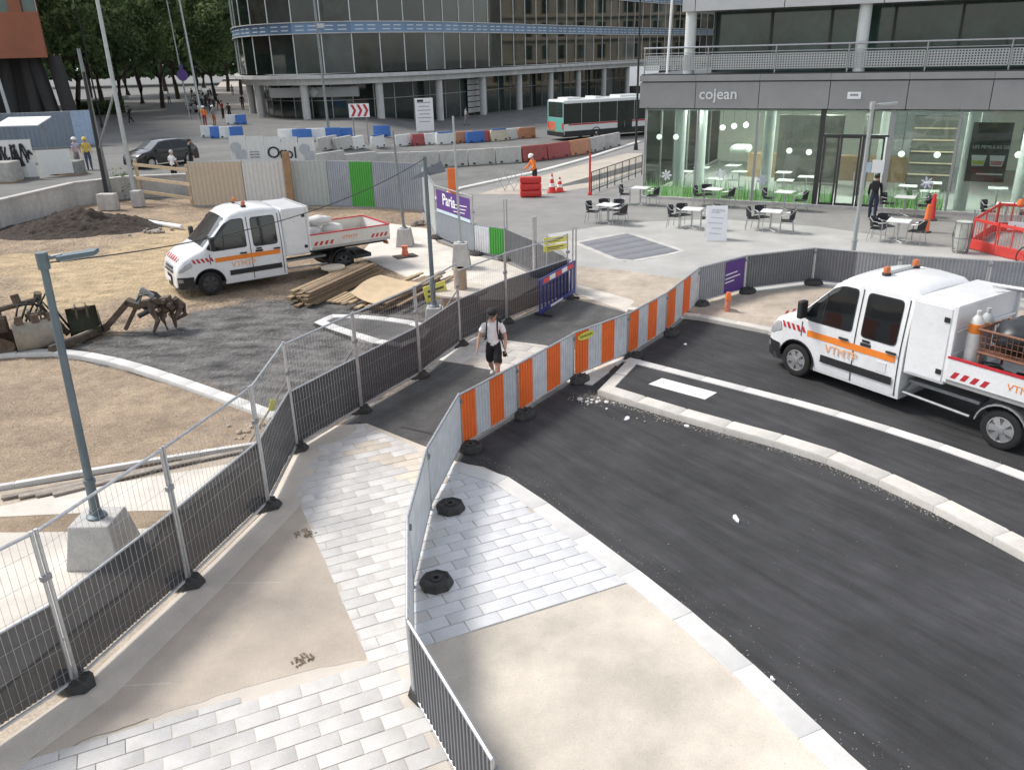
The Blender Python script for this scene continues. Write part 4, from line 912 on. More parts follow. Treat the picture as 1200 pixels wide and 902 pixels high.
# right truck
lf = Vector((-2.22, 3.49)).normalized(); left = Vector((-lf.y, lf.x))
rl = Vector((8.07, 12.21)) - left * .93
def cargo_r(o):
    f = o.matrix_basis
    def W(x, y, z): return f @ Vector((x, y, z))
    rz = o.rotation_euler.z
    # cargo are things of their own lying in the bed
    for k, (x, y, c) in enumerate(((.82, .72, 'w'), (.80, .46, 'o'))):
        g = MB(); g.lathe([(.11, 0), (.115, .03), (.115, .95), (.09, 1.06), (.035, 1.12), (.035, 1.2), (0, 1.2)], 14); b0 = thing('gas_cylinder', ['white gas cylinder with an orange collar standing in the right truck bed', 'grey gas cylinder beside the white one in the right truck bed'][k], 'gas cylinder', W(x, y, .955), rz)
        g.build('bottle', [mat('cyl_white', (.68, .67, .64), .5, var=.1), mat('cyl_grey', (.45, .45, .45), .5, var=.1)][k], b0, smooth=35)
        g = MB(); g.lathe([(.118, .82), (.12, .84), (.12, .96), (.118, .98)], 14); g.build('collar', ORANGE if k == 0 else mat('cyl_collar', (.5, .33, .2), .6), b0, smooth=35)
    b0 = thing('wire_basket', 'rusty wire basket piled with dark bags in the right truck bed', 'basket', W(.12, .45, .955), rz); RUST = mat('rusty_steel', (.25, .12, .08), .8, .2, var=.3, scale=15)
    for (z, e) in ((.55, 0), (.95, .04)):
        g = MB(); hx, hy = .52 + e, .42 + e
        for a, c in (((-hx, -hy), (hx, -hy)), ((hx, -hy), (hx, hy)), ((hx, hy), (-hx, hy)), ((-hx, hy), (-hx, -hy))): g.tube((*a, z), (*c, z), .022, 6)
        g.build('rim_rail', RUST, b0)
    g = MB()
    for i in range(13):
        x = -.52 + i * 1.04 / 12; g.tube((x, .42, .55), (x, .45, .95), .006, 4); g.tube((x, -.42, .55), (x, -.45, .95), .006, 4)
    for i in range(11):
        y = -.42 + i * .84 / 10; g.tube((-.52, y, .55), (-.55, y, .95), .006, 4); g.tube((.52, y, .55), (.55, y, .95), .006, 4)
    for i in range(3):
        z = .63 + .1 * i; g.tube((-.53, .43, z), (.53, .43, z), .005, 4); g.tube((-.53, -.43, z), (.53, -.43, z), .005, 4)
    g.box((0, 0, .55), (1.0, .8, .02)); g.build('wire_sides', RUST, b0)
    for a in ((-.5, -.4), (.5, -.4), (.5, .4), (-.5, .4)):
        g = MB(); g.tube((*a, 0), (*a, .55), .022, 6); g.build('leg', RUST, b0)
    def bag(p, r_, sc, m, label, cat, seed, grp=None):
        g = MB(); g.sphere((0, 0, 0), r_, 14, sc=sc)
        for v in g.v:
            nz = noise.noise(v * 5 + Vector((seed, 0, 0))); v *= 1 + .3 * nz
            v.z = max(v.z, -r_ * sc[2] * .7)
        o_ = g.build(label.split()[1] if False else 'bag', m, None, smooth=60, loc=p, rz=rz + seed); tag(o_, label, cat, grp)
    BAGD = mat('bag_dark', (.025, .027, .03), .4, var=.3); 
    bag(W(.18, .42, 1.80), .42, (1.15, .95, .75), BAGD, 'black plastic sack heaped in the rusty wire basket', 'sack', 1.3)
    bag(W(-.28, .35, 1.80), .34, (1.1, 1.0, .7), mat('bag_grey', (.14, .14, .15), .6), 'grey folded tarpaulin on the rear of the wire basket', 'tarpaulin', 2.3)
    for k, (x, y, z, r_, m, lb, ct) in enumerate([(.28, .62, 1.08, .2, mat('tool_grey', (.3, .3, .3), .6), 'grey tool case in front of the wire basket', 'tool case'), (-.75, .55, 1.15, .42, BAGD, 'black bundle of hoses in the right truck bed', 'hoses'), (-1.15, -.2, 1.12, .33, mat('bag_brown', (.16, .12, .09), .8), 'brown sack at the rear of the right truck bed', 'sack')]): bag(W(x, y, z), r_, (1.2, .8, .8), m, lb, ct, k * 1.7)
    TOOL = [mat('tool_black', (.03, .03, .032), .6), mat('tool_steel', (.22, .22, .22), .5, .5, var=.3), mat('tool_olive', (.09, .09, .06), .8), mat('tool_rust', (.20, .10, .06), .8)]
    rt = random.Random(5)
    for k in range(14):
        x, y = rt.uniform(-1.45, .55), rt.uniform(-.75, .8); sz = (rt.uniform(.2, .5), rt.uniform(.15, .35), rt.uniform(.15, .45)); lb = ['dark toolbox wedged among the load of the right truck', 'steel tool case wedged among the load of the right truck', 'olive canvas bundle wedged among the load of the right truck', 'rusty iron part wedged among the load of the right truck'][k % 4]
        b0 = thing('load_item', lb, ['toolbox', 'tool case', 'bundle', 'iron part'][k % 4], W(x, y, .945), rz + rt.uniform(-1, 1), 'tools packed in the right truck bed')
        g = MB(); g.box((0, 0, sz[2] / 2), sz); g.build('case', TOOL[k % 4], b0, bev=.03); g = MB(); g.tube((-sz[0] * .3, 0, sz[2] + .03), (sz[0] * .3, 0, sz[2] + .03), .014, 6); g.build('handle', TOOL[0], b0)
    LIME = mat('lime_plastic', (.45, .62, .05), .5)
    g = MB(); g.box((0, 0, .03), (.5, .3, .035)); g.box((0, -.12, .12), (.5, .03, .18)); g.box((0, .14, .22), (.55, .05, .04)); tag(g.build('plastic_tray', LIME, None, bev=.008, loc=W(-.55, .2, 1.5), rz=rz + .2), 'bright lime plastic tray on top of the load', 'tray')
    g = MB(); g.box((0, 0, -.2), (.5, .4, .36)); tag(g.build('crate', mat('crate_grey', (.18, .18, .18), .7), None, bev=.02, loc=W(-.55, .2, 1.5 - .0), rz=rz + .2), 'grey crate beneath the bright lime tray', 'crate')
    pts = [W(-.35 + .22 * math.cos(t * 1.9), .62 + .16 * math.sin(t * 2.3), 1.20 + .02 * t) for t in [i * .35 for i in range(26)]]
    g = MB(); g.path(pts, .018, 6); tag(g.build('hose_coil', mat('hose_teal', (.05, .28, .24), .5), smooth=60), 'teal coiled hose in the right truck bed', 'hose')
    a, b_ = W(1.2, -.35, 2.33), W(-1.6, -.45, 2.42); d = (b_ - a)
    ob = thing('loading_arm', 'orange and silver loading pole lying on the truck headboard', 'pole', (0, 0, 0)); g = MB(); g.tube(a, a + d * .40, .045, 10); g.build('inner_tube', STEEL, ob, smooth=40); g = MB(); g.tube(a + d * .38, b_, .075, 10); g.build('outer_tube', mat('arm_orange', (.62, .15, .05), .5, var=.1), ob, smooth=40)
    g = MB()
    for k in range(60):
        an = random.uniform(0, 6.28); r_ = random.uniform(.1, .28); g.tube((0, 0, 0), (r_ * math.cos(an), r_ * math.sin(an), random.uniform(.1, .35)), .008, 3)
    tag(g.build('weeds', mat('weed_green', (.06, .10, .03), .8, var=.4), loc=W(-1.45, .3, 1.75)), 'tuft of pulled green weeds on top of the rear load', 'weeds')
    g = MB(); g.box((0, 0, 0), (.45, .5, .78)); tag(g.build('crate', mat('crate_brown', (.17, .12, .08), .8, var=.2), None, bev=.02, loc=W(-1.4, .35, 1.35), rz=rz), 'brown crate under the pulled green weeds', 'crate')
van((rl.x, rl.y, .0), math.atan2(lf.y, lf.x), 'white crew cab tipper with silver hubcaps parked on the new asphalt', False, cargo_r)
# left truck
fw_, rw_ = G(247, 346), G(406, 319); lf2 = (fw_ - rw_); lf2.z = 0; lf2.normalize(); left2 = Vector((-lf2.y, lf2.x, 0)); mid2 = (fw_ + rw_) / 2
r0 = mid2 - lf2 * (WB / 2) - left2 * .93
def cargo_l(o):
    f = o.matrix_basis; rz = o.rotation_euler.z; SACK = mat('white_sack', (.66, .65, .62), .8, var=.1, bump=.3, bscale=20)
    for k, (x, y, z, sc, lb) in enumerate([(.55, -.35, 1.17, (1.25, .8, .62), 'full white sack lying against the headboard of the left truck'), (-.25, -.4, 1.17, (1.2, .9, .6), 'white sack in the middle of the left truck bed'), (.2, -.35, 1.5, (1.3, .8, .5), 'white sack lying on top of the two others')]):
        g = MB(); g.sphere((0, 0, 0), .32, 14, sc=sc)
        for v in g.v: v *= 1 + .22 * noise.noise(v * 4 + Vector((k, 0, 0)))
        tag(g.build('sack', SACK, None, smooth=60, loc=f @ Vector((x, y, z)), rz=rz), lb, 'sack')
    for k in range(3):
        g = MB(); g.box((0, 0, 0), (1.5, .5, .03)); tag(g.build('board', TIMB, None, bev=.004, loc=f @ Vector((-.85, -.3 + .1 * k, .97 + .035 * k)), rz=rz + .1 * k), 'loose board lying flat in the rear of the left truck bed', 'board', 'boards in the left truck bed')
van((r0.x, r0.y, .0), math.atan2(lf2.y, lf2.x), 'white crew cab tipper with dark wheels parked on the building site', True, cargo_l)
# ================================================================== cafe building on the right
FASC = mat('fascia_grey', (.29, .29, .285), .5, .15, var=.05, scale=2, rnd=.05, stain=.05)
FASCL = mat('soffit_grey', (.50, .50, .495), .55, var=.05, scale=2, rnd=.03)
MULL = mat('mullion_grey', (.33, .335, .33), .45, .4, var=.06)
MULLD = mat('mullion_dark', (.05, .052, .05), .45, .3, var=.1)
CLEAR = glass('shop_glass', (.91, .97, .94), .92)
DGLASS = mat('office_glass', (.020, .030, .026), .04, var=.5, scale=.5, rnd=.5, spec=.6)
BLIND = [DGLASS, DGLASS, DGLASS, mat('office_blind', (.075, .084, .08), .08, var=.3, scale=.4, rnd=.4), mat('office_room', (.03, .036, .03), .05, var=.6, scale=.8, rnd=.5)]
UGLASS = mat('upper_glass', (.045, .080, .067), .05, var=.5, scale=.6, rnd=.4, spec=.7)
COLM = mat('column_white', (.62, .65, .63), .5, var=.04)
INT_W = mat('interior_wall', (.70, .70, .64), .8, var=.06)
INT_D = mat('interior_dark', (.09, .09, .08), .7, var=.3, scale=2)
INT_C = mat('interior_ceiling', (.78, .80, .77), .8, var=.04)
INT_F = mat('interior_floor', (.42, .43, .41), .4, var=.08)
GRASS = mat('decal_green', (.13, .40, .07), .6, var=.35, scale=4)
GRASSL = mat('decal_light_green', (.40, .66, .30), .6, var=.2, scale=4)
A0 = Vector((6.27, 38.13)); CRZ = math.atan2(-.46006, .88789)
cb = thing('cafe_building', 'grey panelled building with a glazed cafe on the ground floor', 'building', (A0.x, A0.y, 0), CRZ)
BAYS = [0, 2.35, 4.87, 7.46, 10.05, 12.4, 15.0, 17.6, 20.2, 22.8]
DEP = 14.0
g = MB(); g.box((13, -.02, .06), (26.2, .25, .14)); g.box((-.02, DEP / 2, .06), (.25, DEP, .14)); g.build('plinth', CONC, cb, bev=.01)
g = MB(); g.box((13, DEP / 2, -.01), (25.8, DEP - .2, .1)); g.build('floor', INT_F, cb)
g = MB(); g.box((13, DEP / 2, 3.86), (25.9, DEP - .1, .06)); g.build('ceiling', INT_C, cb)
g = MB(); g.box((4.5, DEP, 2), (9, .2, 4)); g.box((20, DEP, 2), (12, .2, 4)); g.box((26, DEP / 2, 2), (.2, DEP, 4)); g.build('wall', INT_W, cb)
g = MB(); g.box((11.5, DEP, 2), (5, .02, 3.7)); g.build('rear_pane', CLEAR, cb)
TUBE = mat('ceiling_tube', (.95, 1, .93), .4, var=.01, emit=90)
for k in range(9):
    g = MB(); g.box((1.6 + 2.6 * (k % 6), 2.6 + 4.2 * (k // 6), 3.80), (.12, 1.9, .05)); g.build('ceiling_light', TUBE, cb)
# glazing: each pane, mullion
for i in range(len(BAYS) - 1):
    x0, x1 = BAYS[i], BAYS[i + 1]
    if i != 3:
        g = MB(); g.box(((x0 + x1) / 2, 0, 2.02), (x1 - x0 - .12, .012, 3.74)); g.build('pane', CLEAR, cb)
    wd = .20 if i in (3, 4) else .1
    g = MB(); g.box((x0, .02, 2.02), (wd if x0 > 0 else .08, .14, 3.78)); g.build('mullion', MULLD if i in (3,) else MULL, cb, bev=.008)
for i in range(6):
    y0 = i * DEP / 6
    g = MB(); g.box((0, y0 + DEP / 12, 2.02), (.012, DEP / 6 - .1, 3.74)); g.build('pane', CLEAR, cb)
    g = MB(); g.box((0, y0 + DEP / 6, 2.02), (.1, .08, 3.78)); g.build('mullion', MULL, cb, bev=.008)
# door bay with transom
g = MB(); g.box((8.75, 0, 3.42), (2.45, .012, .92)); g.build('pane', CLEAR, cb)
g = MB(); g.box((8.75, 0, 2.92), (2.5, .14, .08)); g.build('transom', MULLD, cb, bev=.006)
for k, (a, b_) in enumerate(((7.6, 8.2), (8.24, 9.02), (9.06, 9.88))):
    dr = MB(); dr.box((a + .035, 0, 1.5), (.07, .09, 2.78)); dr.box((b_ - .035, 0, 1.5), (.07, .09, 2.78)); dr.box(((a + b_) / 2, 0, 2.85), (b_ - a, .09, .08)); dr.box(((a + b_) / 2, 0, .17), (b_ - a, .09, .1)); do = dr.build('door', MULLD, cb)
    g = MB(); g.box(((a + b_) / 2, 0, 1.5), (b_ - a - .14, .012, 2.6)); g.build('pane', CLEAR, do)
    if k: g = MB(); g.tube(((a if k == 2 else b_) + (.12 if k == 2 else -.12), -.08, .9), ((a if k == 2 else b_) + (.12 if k == 2 else -.12), -.08, 1.5), .018, 6); g.build('handle', STEEL, do, smooth=40)
# notices on the door
g = MB(); g.box((9.75, -.06, 1.75), (.45, .01, .5)); nb = g.build('notice', WHITEP, cb); g = MB(); g.box((9.4, -.06, 1.7), (.2, .01, .4)); g.build('notice', mat('notice_blue', (.45, .55, .65), .6), cb)
# printed grass along the foot of the panes
for i, (x0, x1) in enumerate(((.08, 2.28), (2.42, 4.8), (4.94, 7.35), (7.68, 8.15), (9.12, 9.85), (10.2, 12.28))):
    g = MB(); x = x0
    while x < x1:
        h = random.uniform(.5, 1.0) * (1.0 if i != 3 else .9); lean = random.uniform(-.12, .12); wdt = random.uniform(.02, .05)
        g.add([(x, -.014 - random.random() * .004, .14), (min(x1, x + wdt), -.014 - random.random() * .004, .14), (x + wdt / 2 + lean, -.016, .14 + h)], [(0, 1, 2)], random.choice((0, 0, 1, 1))); x += random.uniform(.008, .03)
    g.box(((x0 + x1) / 2, -.011, .36), (x1 - x0, .002, .44), mi=1)
    gd = g.build('grass_print', [GRASS, GRASSL], cb)
    for k in range(1 if x1 - x0 > 1 else 0):
        fx_ = random.uniform(x0 + .2, x1 - .2); fz = random.uniform(.85, 1.2); f = MB()
        for q in range(7):
            t = 2 * math.pi * q / 7; c, s_ = math.cos(t), math.sin(t)
            f.add([(fx_, -.019, fz), (fx_ + .17 * c - .05 * s_, -.0185, fz + .17 * s_ + .05 * c), (fx_ + .26 * c, -.018, fz + .26 * s_), (fx_ + .17 * c + .05 * s_, -.0185, fz + .17 * s_ - .05 * c)], [(0, 1, 2, 3)])
        f.build('flower_print', random.choice([WHITEP, mat('petal_lilac', (.58, .55, .68), .6), WHITEP]), gd)
# printed board seen in the last bay
g = MB(); g.box((13.55, .35, 2.35), (1.35, .04, 2.2)); bd = g.build('display_board', INT_D, cb)
text_mesh('lettering', 'LES PEMULAS DE', .17, WHITEP, bd, (13.6, .318, 2.55), (R(90), 0, 0), .002)
for k, c in enumerate(((.55, .6, .1), (.6, .25, .25))):
    g = MB(); x = 13.25 + k * .62; g.add([(x - .26, .318, 2.25), (x - .2, .318, 1.85), (x + .2, .318, 1.85), (x + .26, .318, 2.25)], [(0, 1, 2, 3)]); bw = g.build('bowl_print', WHITEP, bd); g = MB(); g.add([(x - .21, .312, 2.05), (x - .18, .312, 1.89), (x + .18, .312, 1.89), (x + .21, .312, 2.05)], [(0, 1, 2, 3)]); g.build('bowl_fill', mat('bowl%d' % k, c, .6), bw)
g = MB(); g.box((13.7, .318, 1.55), (.9, .004, .05)); g.build('lettering_line', WHITEP, bd)
# inside: columns, counter, shelves, furniture, lamps
for x, y in ((1.15, 1.6), (1.9, 2.4), (5.15, 1.3), (12.9, .9), (9.5, 6), (15, 3)):
    g = MB(); g.tube((x, y, .03), (x, y, 3.84), .24, 18); g.build('column', COLM, cb, smooth=40)
g = MB(); g.box((7.5, 8.2, .62), (9, .8, 1.2)); g.build('counter', mat('counter_wood', (.34, .24, .15), .6, var=.15), cb, bev=.01)
g = MB(); g.box((6.2, 6.2, 1.7), (2.9, .5, 3.1)); fw0 = g.build('fridge_wall', INT_D, cb)
g = MB(); g.box((8.9, 4.2, 1.8), (.2, 2.5, 3.4)); g.build('partition', INT_D, cb)
g = MB(); g.box((11.6, 5.5, 1.7), (1.9, .4, 3.2)); g.build('menu_wall', INT_D, cb)
for k in range(5):
    g = MB(); g.box((11.6, 5.28, .8 + .5 * k), (1.8, .12, .05)); g.build('shelf', mat('shelf_wood', (.5, .42, .3), .6), cb)
g = MB(); g.box((3.6, 3.2, 1.95), (.9, .9, .35)); g.build('light_ring', mat('ring_white', (.75, .78, .72), .5), cb, bev=.15)
TT = mat('table_top_white', (.72, .72, .71), .4, var=.05)
for k, (x, y) in enumerate(((.9, 3.6), (1.3, 5.2), (2.9, 1.5), (3.4, 4.2), (2.6, 6.4), (5.9, 2.0), (6.6, 3.4), (5.4, 4.6), (10.9, 1.8), (11.8, 3.0), (14.2, 2.2), (16.4, 2.4))):
    t_ = thing('cafe_table', 'white table inside the cafe behind the glass', 'table', cb.matrix_basis @ Vector((x, y, .04)), CRZ, 'tables inside the cafe')
    g = MB(); g.box((0, 0, .73), (.7, .7, .03)); g.build('table_top', TT, t_, bev=.01); g = MB(); g.tube((0, 0, .02), (0, 0, .72), .03, 8); g.lathe([(.25, 0), (.25, .02), (.03, .04)], 14); g.build('pedestal', STEEL, t_, smooth=40)
GLOBE = mat('globe_lamp', (.95, .95, .90), .3, var=.02, emit=.7)
for x, y, z in ((.35, .9, 2.62), (1.1, 1.0, 2.62), (2.9, 2.2, 2.95), (3.3, 2.7, 2.98), (3.75, 3.1, 3.0), (6.1, 1.0, 2.15), (6.9, 1.1, 2.1), (10.5, .9, 2.15), (11.8, .9, 2.15), (14.6, 1.2, 2.2)):
    l_ = thing('pendant_lamp', 'white glass globe pendant lamp hanging inside the cafe', 'lamp', cb.matrix_basis @ Vector((x, y, z)), 0, 'globe lamps inside the cafe')
    g = MB(); g.sphere((0, 0, 0), .125, 14); g.build('globe', GLOBE, l_, smooth=60); g = MB(); g.tube((0, 0, .14), (0, 0, 3.83 - z), .008, 5); g.build('cord', MULLD, l_)
# fascia, panel by panel
FX = [-.25, 2.23, 4.88, 7.62, 10.45, 13.27, 16.1, 18.9, 21.7, 24.5]
for a, b_ in zip(FX[:-1], FX[1:]):
    g = MB(); g.box(((a + b_) / 2, -.2, 4.46), (b_ - a - .025, .16, 1.04)); g.build('fascia_panel', FASC, cb, bev=.008)
    g = MB(); g.box(((a + b_) / 2, -.24, 5.15), (b_ - a - .008, .2, .24)); g.build('fascia_lip', FASC, cb, bev=.01)
for i in range(5):
    y = i * 2.8 - .12; g = MB(); g.box((-.2, y + 1.4, 4.46), (.1, 2.77, 1.04)); g.build('fascia_panel', FASC, cb, bev=.008)
    g = MB(); g.box((-.24, y + 1.4, 5.15), (.12, 2.79, .24)); g.build('fascia_lip', FASC, cb, bev=.01)
g = MB(); g.box((12.2, -.16, 5.0), (24.7, .2, .05)); g.box((12, DEP / 2, 4.6), (24.3, DEP - .05, 1.2)); g.box((12.2, DEP / 2, 5.28), (24.8, DEP + .5, .08)); g.build('deck', MULLD, cb)
text_mesh('sign_lettering', 'cojean', .62, mat('sign_letters', (.72, .72, .71), .4, var=.03), cb, (3.2, -.30, 4.5), (R(90), 0, 0), .02, .004)
g = MB(); g.box((8.55, -.30, 4.45), (.5, .03, .26)); pl = g.build('wall_plate', WHITEP, cb, bev=.006); g = MB(); g.box((8.55, -.318, 4.47), (.3, .004, .08)); g.build('plate_print', STEELD, pl)
# balustrade
for k in range(9):
    x0 = -.1 + k * 2.75; g = MB(); g.tube((x0, -.18, 5.3), (x0, -.18, 6.36), .028, 8); g.build('baluster', MULL, cb, smooth=40)
    g = MB(); nxx, nzz = 26, 6
    for i in range(nxx + 1):
        x = x0 + .06 + i * 2.62 / nxx; g.box((x, -.16, 5.76), (.05, .008, .56))
    for j in range(nzz + 1):
        g.box((x0 + 1.37, -.1575, 5.49 + j * .55 / nzz), (2.64, .008, .04))
    tag(g.build('perforated_panel', mat('perforated_metal', (.42, .43, .42), .5, .3, var=.05), cb), kind='stuff')
g = MB(); g.tube((-.15, -.18, 6.36), (24.7, -.18, 6.36), .035, 8); g.tube((-.15, -.18, 6.14), (24.7, -.18, 6.14), .016, 6); g.build('handrail', STEEL, cb, smooth=40)
for x, y in ((1.78, .1), (8.55, .1), (15.3, .1)):
    g = MB(); g.tube((x, y, 5.3), (x, y, 7.75), .23, 18); g.build('column', COLM, cb, smooth=40)
for k in range(10):
    x0 = 2.3 + k * 2.4; g = MB(); g.box((x0 + 1.2, 2.2, 6.55), (2.3, .03, 2.46)); g.build('upper_pane', UGLASS, cb)
    g = MB(); g.box((x0, 2.16, 6.55), (.1, .12, 2.5)); g.build('upper_mullion', MULLD, cb)
g = MB(); g.box((2.3, DEP / 2 + 1, 6.55), (.05, DEP - 2.4, 2.5)); g.build('upper_side_wall', FASC, cb)
BX = [1.5, 2.05, 5.6, 9.2, 12.8, 16.4, 20, 24.5]
for a, b_ in zip(BX[:-1], BX[1:]):
    g = MB(); g.box(((a + b_) / 2, -.3, 9.4), (b_ - a - .03, .2, 3.36)); g.build('upper_cladding', FASCL, cb, bev=.01)
g = MB(); g.box((13, DEP / 2, 9.4), (22.9, DEP + .3, 3.3)); g.build('upper_storey', FASC, cb)
# ================================================================== curved office block on the left
LIGHTB = mat('concrete_band', (.54, .54, .525), .7, var=.08, scale=1.5, rnd=.04, stain=.1)
BLUEB = mat('spandrel_blue', (.15, .24, .36), .4, .2, var=.1, rnd=.12); LOUV = mat('louvre_white', (.62, .66, .70), .5, var=.05)
ob = thing('office_block', 'curved dark glass office block with a blue louvred band', 'building', (0, 0, 0))
OL = smooth_line([(-31, 103), (-26.5, 88), (-21.5, 82.8), (-15, 81.5), (-8.5, 86), (-2, 96), (5, 108), (12, 120), (20, 133), (32, 150), (52, 176)], 2)
OLr = resample(OL, 2.75); IN1 = offs(OLr, 2.2); ZB = -.1
def curtain(line, z0, z1, m, name, par, mm, mw=.09, hz=()):
    for i in range(len(line) - 1):
        a, b_ = Vector(line[i]), Vector(line[i + 1]); d = b_ - a; r_ = math.atan2(d.y, d.x); c = (a + b_) / 2
        g = MB(); g.box((0, 0, 0), (d.length - .04, .05, z1 - z0 - .02)); g.build(name, random.choice(BLIND), par, loc=(c.x, c.y, (z0 + z1) / 2), rz=r_)
        g = MB(); g.box((0, 0, 0), (mw, .16, z1 - z0)); g.build('mullion', mm, par, loc=(a.x, a.y, (z0 + z1) / 2), rz=r_)
        for h in hz:
            g = MB(); g.box((0, -.03, 0), (d.length - .1, .06, .05)); g.build('transom', mm, par, loc=(c.x, c.y, z0 + h), rz=r_)
curtain(IN1, ZB, 4.1, DGLASS, 'ground_pane', ob, MULL, .08, (2.6,))
curtain(OLr, 5.0, 8.45, DGLASS, 'pane', ob, COLM, .09); curtain(OLr, 9.4, 12.9, DGLASS, 'pane', ob, COLM, .09); curtain(OLr, 13.8, 17.3, DGLASS, 'pane', ob, COLM, .09)
for (z0, z1) in ((8.45, 9.4), (12.9, 13.8)):
    for i in range(len(OLr) - 1):
        a, b_ = Vector(OLr[i]), Vector(OLr[i + 1]); d = b_ - a; r_ = math.atan2(d.y, d.x); c = (a + b_) / 2
        g = MB(); g.box((0, 0, 0), (d.length + .05, .3, z1 - z0)); sp_ = g.build('spandrel', BLUEB, ob, loc=(c.x, c.y, (z0 + z1) / 2), rz=r_)
        for q in (-.6, .6):
            for k in range(2):
                g = MB(); g.box((q, -.165, -.18 + .34 * k), (.8, .03, .09)); g.build('louvre', LOUV, sp_)
        g = MB(); g.box((0, -.2, (z1 - z0) / 2), (d.length + .08, .14, .08)); g.build('sill', LIGHTB, sp_)
        g = MB(); g.box((0, -.2, -(z1 - z0) / 2), (d.length + .08, .14, .08)); g.build('sill', LIGHTB, sp_)
for i in range(len(OLr) - 1):
    a, b_ = Vector(OLr[i]), Vector(OLr[i + 1]); d = b_ - a; r_ = math.atan2(d.y, d.x); c = (a + b_) / 2
    g = MB(); g.box((0, .9, 4.72), (d.length + .35, 2.9, .34)); g.box((0, 1.2, 4.28), (d.length + .3, 2.2, .56)); g.build('canopy', LIGHTB, ob, loc=(c.x, c.y, 0), rz=r_, bev=.02)
for i in range(3, len(OLr) - 1, 3):
    a = Vector(OLr[i]); b_ = Vector(offs(OLr, .9)[i]); g = MB(); g.tube((b_.x, b_.y, -.1), (b_.x, b_.y, 4.05), .38, 16); g.build('column', LIGHTB, ob, smooth=40)
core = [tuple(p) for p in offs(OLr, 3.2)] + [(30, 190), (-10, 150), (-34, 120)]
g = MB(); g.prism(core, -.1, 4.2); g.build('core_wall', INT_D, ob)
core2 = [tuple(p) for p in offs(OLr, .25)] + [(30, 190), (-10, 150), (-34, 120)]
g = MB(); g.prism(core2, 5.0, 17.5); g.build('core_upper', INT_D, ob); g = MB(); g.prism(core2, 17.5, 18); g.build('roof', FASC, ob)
# pale slatted wall bay and entrance of the block
def on_line(line, px_, d=-.1):
    best = None
    for i in range(len(line) - 1):
        for k in range(5):
            p = Vector(line[i]).lerp(Vector(line[i + 1]), k / 5); v = CAMROT.transposed() @ (Vector((p.x, p.y, 1.5)) - Vector((0, 0, CAM_H))); x = 600 + FPX * v.x / -v.z
            if best is None or abs(x - px_) < best[0]: best = (abs(x - px_), p, math.atan2(line[i + 1][1] - line[i][1], line[i + 1][0] - line[i][0]))
    return best[1], best[2]
p, r_ = on_line(IN1, 556)
for k in range(6):
    g = MB(); g.box((0, -.25, .5 + .6 * k), (3.0, .06, .5)); g.build('wall_slat', mat('slat_pale', (.45, .45, .44), .7), ob, loc=(p.x, p.y, 0), rz=r_, bev=.01)
p, r_ = on_line(IN1, 372)
g = MB(); g.box((0, -.3, 3.3), (9, .3, .9)); pf = g.build('entrance_portal', FASC, ob, loc=(p.x, p.y, 0), rz=r_); g = MB(); g.box((0, -.5, 3.3), (.7, .02, .7), ry=R(45)); g.build('portal_emblem', FASCL, pf)
# ================================================================== brown block on stilts, far left
BRN = mat('brown_cladding', (.30, .105, .055), .7, var=.1, scale=.6, stain=.08, rnd=.06)
bb = thing('brown_block', 'brown clad office block raised on dark columns behind the hoardings', 'building', (0, 0, 0))
V = [Vector((-36, 70)), Vector((-78, 60))]; d = (V[1] - V[0]).normalized()
for k in range(7):
    for j, (z0, z1) in enumerate(((6.9, 10.2), (11.9, 15.2), (16.9, 20))):
        a = V[0] + d * (k * 6); b_ = a + d * 5.98; c = (a + b_) / 2; g = MB(); g.box((0, 0, (z0 + z1) / 2), (5.98, .4, z1 - z0)); g.build('cladding_panel', BRN, bb, loc=(c.x, c.y, 0), rz=math.atan2(d.y, d.x), bev=.02)
        if j < 2:
            g = MB(); g.box((0, -.1, (z1 + [11.9, 16.9][j]) / 2), (5.9, .1, 1.7)); wn = g.build('window', UGLASS, bb, loc=(c.x, c.y, 0), rz=math.atan2(d.y, d.x))
            for q in (-1.5, 1.5): 
                g = MB(); g.box((q, .05, (z1 + [11.9, 16.9][j]) / 2), (.9, .3, 1.7)); g.build('window_pier', BRN, wn)
n_ = Vector((d.y, -d.x)); back = [V[0] - n_ * .2, V[1] - n_ * .2, Vector((-98, 100)), Vector((-60, 112))]
if (back[3] - V[0]).dot(Vector((0, 1))) < 0: pass
g = MB(); g.prism([(-36.2, 70.6), (-78, 60.6), (-98, 100), (-59, 112)], 6.95, 19.9); g.build('block_core', BRN, bb)
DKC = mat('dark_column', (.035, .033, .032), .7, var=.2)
for px_, lean in ((50, .0), (72, .8), (90, .5), (20, -.4)):
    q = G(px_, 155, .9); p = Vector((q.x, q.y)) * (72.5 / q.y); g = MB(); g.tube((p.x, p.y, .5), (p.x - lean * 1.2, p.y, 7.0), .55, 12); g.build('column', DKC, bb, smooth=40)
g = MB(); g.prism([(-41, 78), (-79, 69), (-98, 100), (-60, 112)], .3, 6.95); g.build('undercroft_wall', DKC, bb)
# ================================================================== stone terrace across the street (mirrored in the glass)
BEI = mat('limestone', (.52, .44, .34), .8, var=.1, scale=1, stain=.12); tb = thing('stone_terrace', 'beige stone terrace with tall windows behind the cafe building', 'building', (52, 158, 0), R(100))
g = MB(); g.box((0, 0, 10), (60, 10, 20.2)); g.build('wall', BEI, tb)
for i in range(18):
    for j in range(5):
        g = MB(); g.box((-27 + i * 3.2, 5.03, 2.6 + j * 3.8), (1.2, .12, 2.3)); g.build('window', DGLASS, tb)
for j in range(5):
    g = MB(); g.box((0, 5.15, .9 + j * 3.8), (60, .5, .25)); g.build('string_course', BEI, tb)
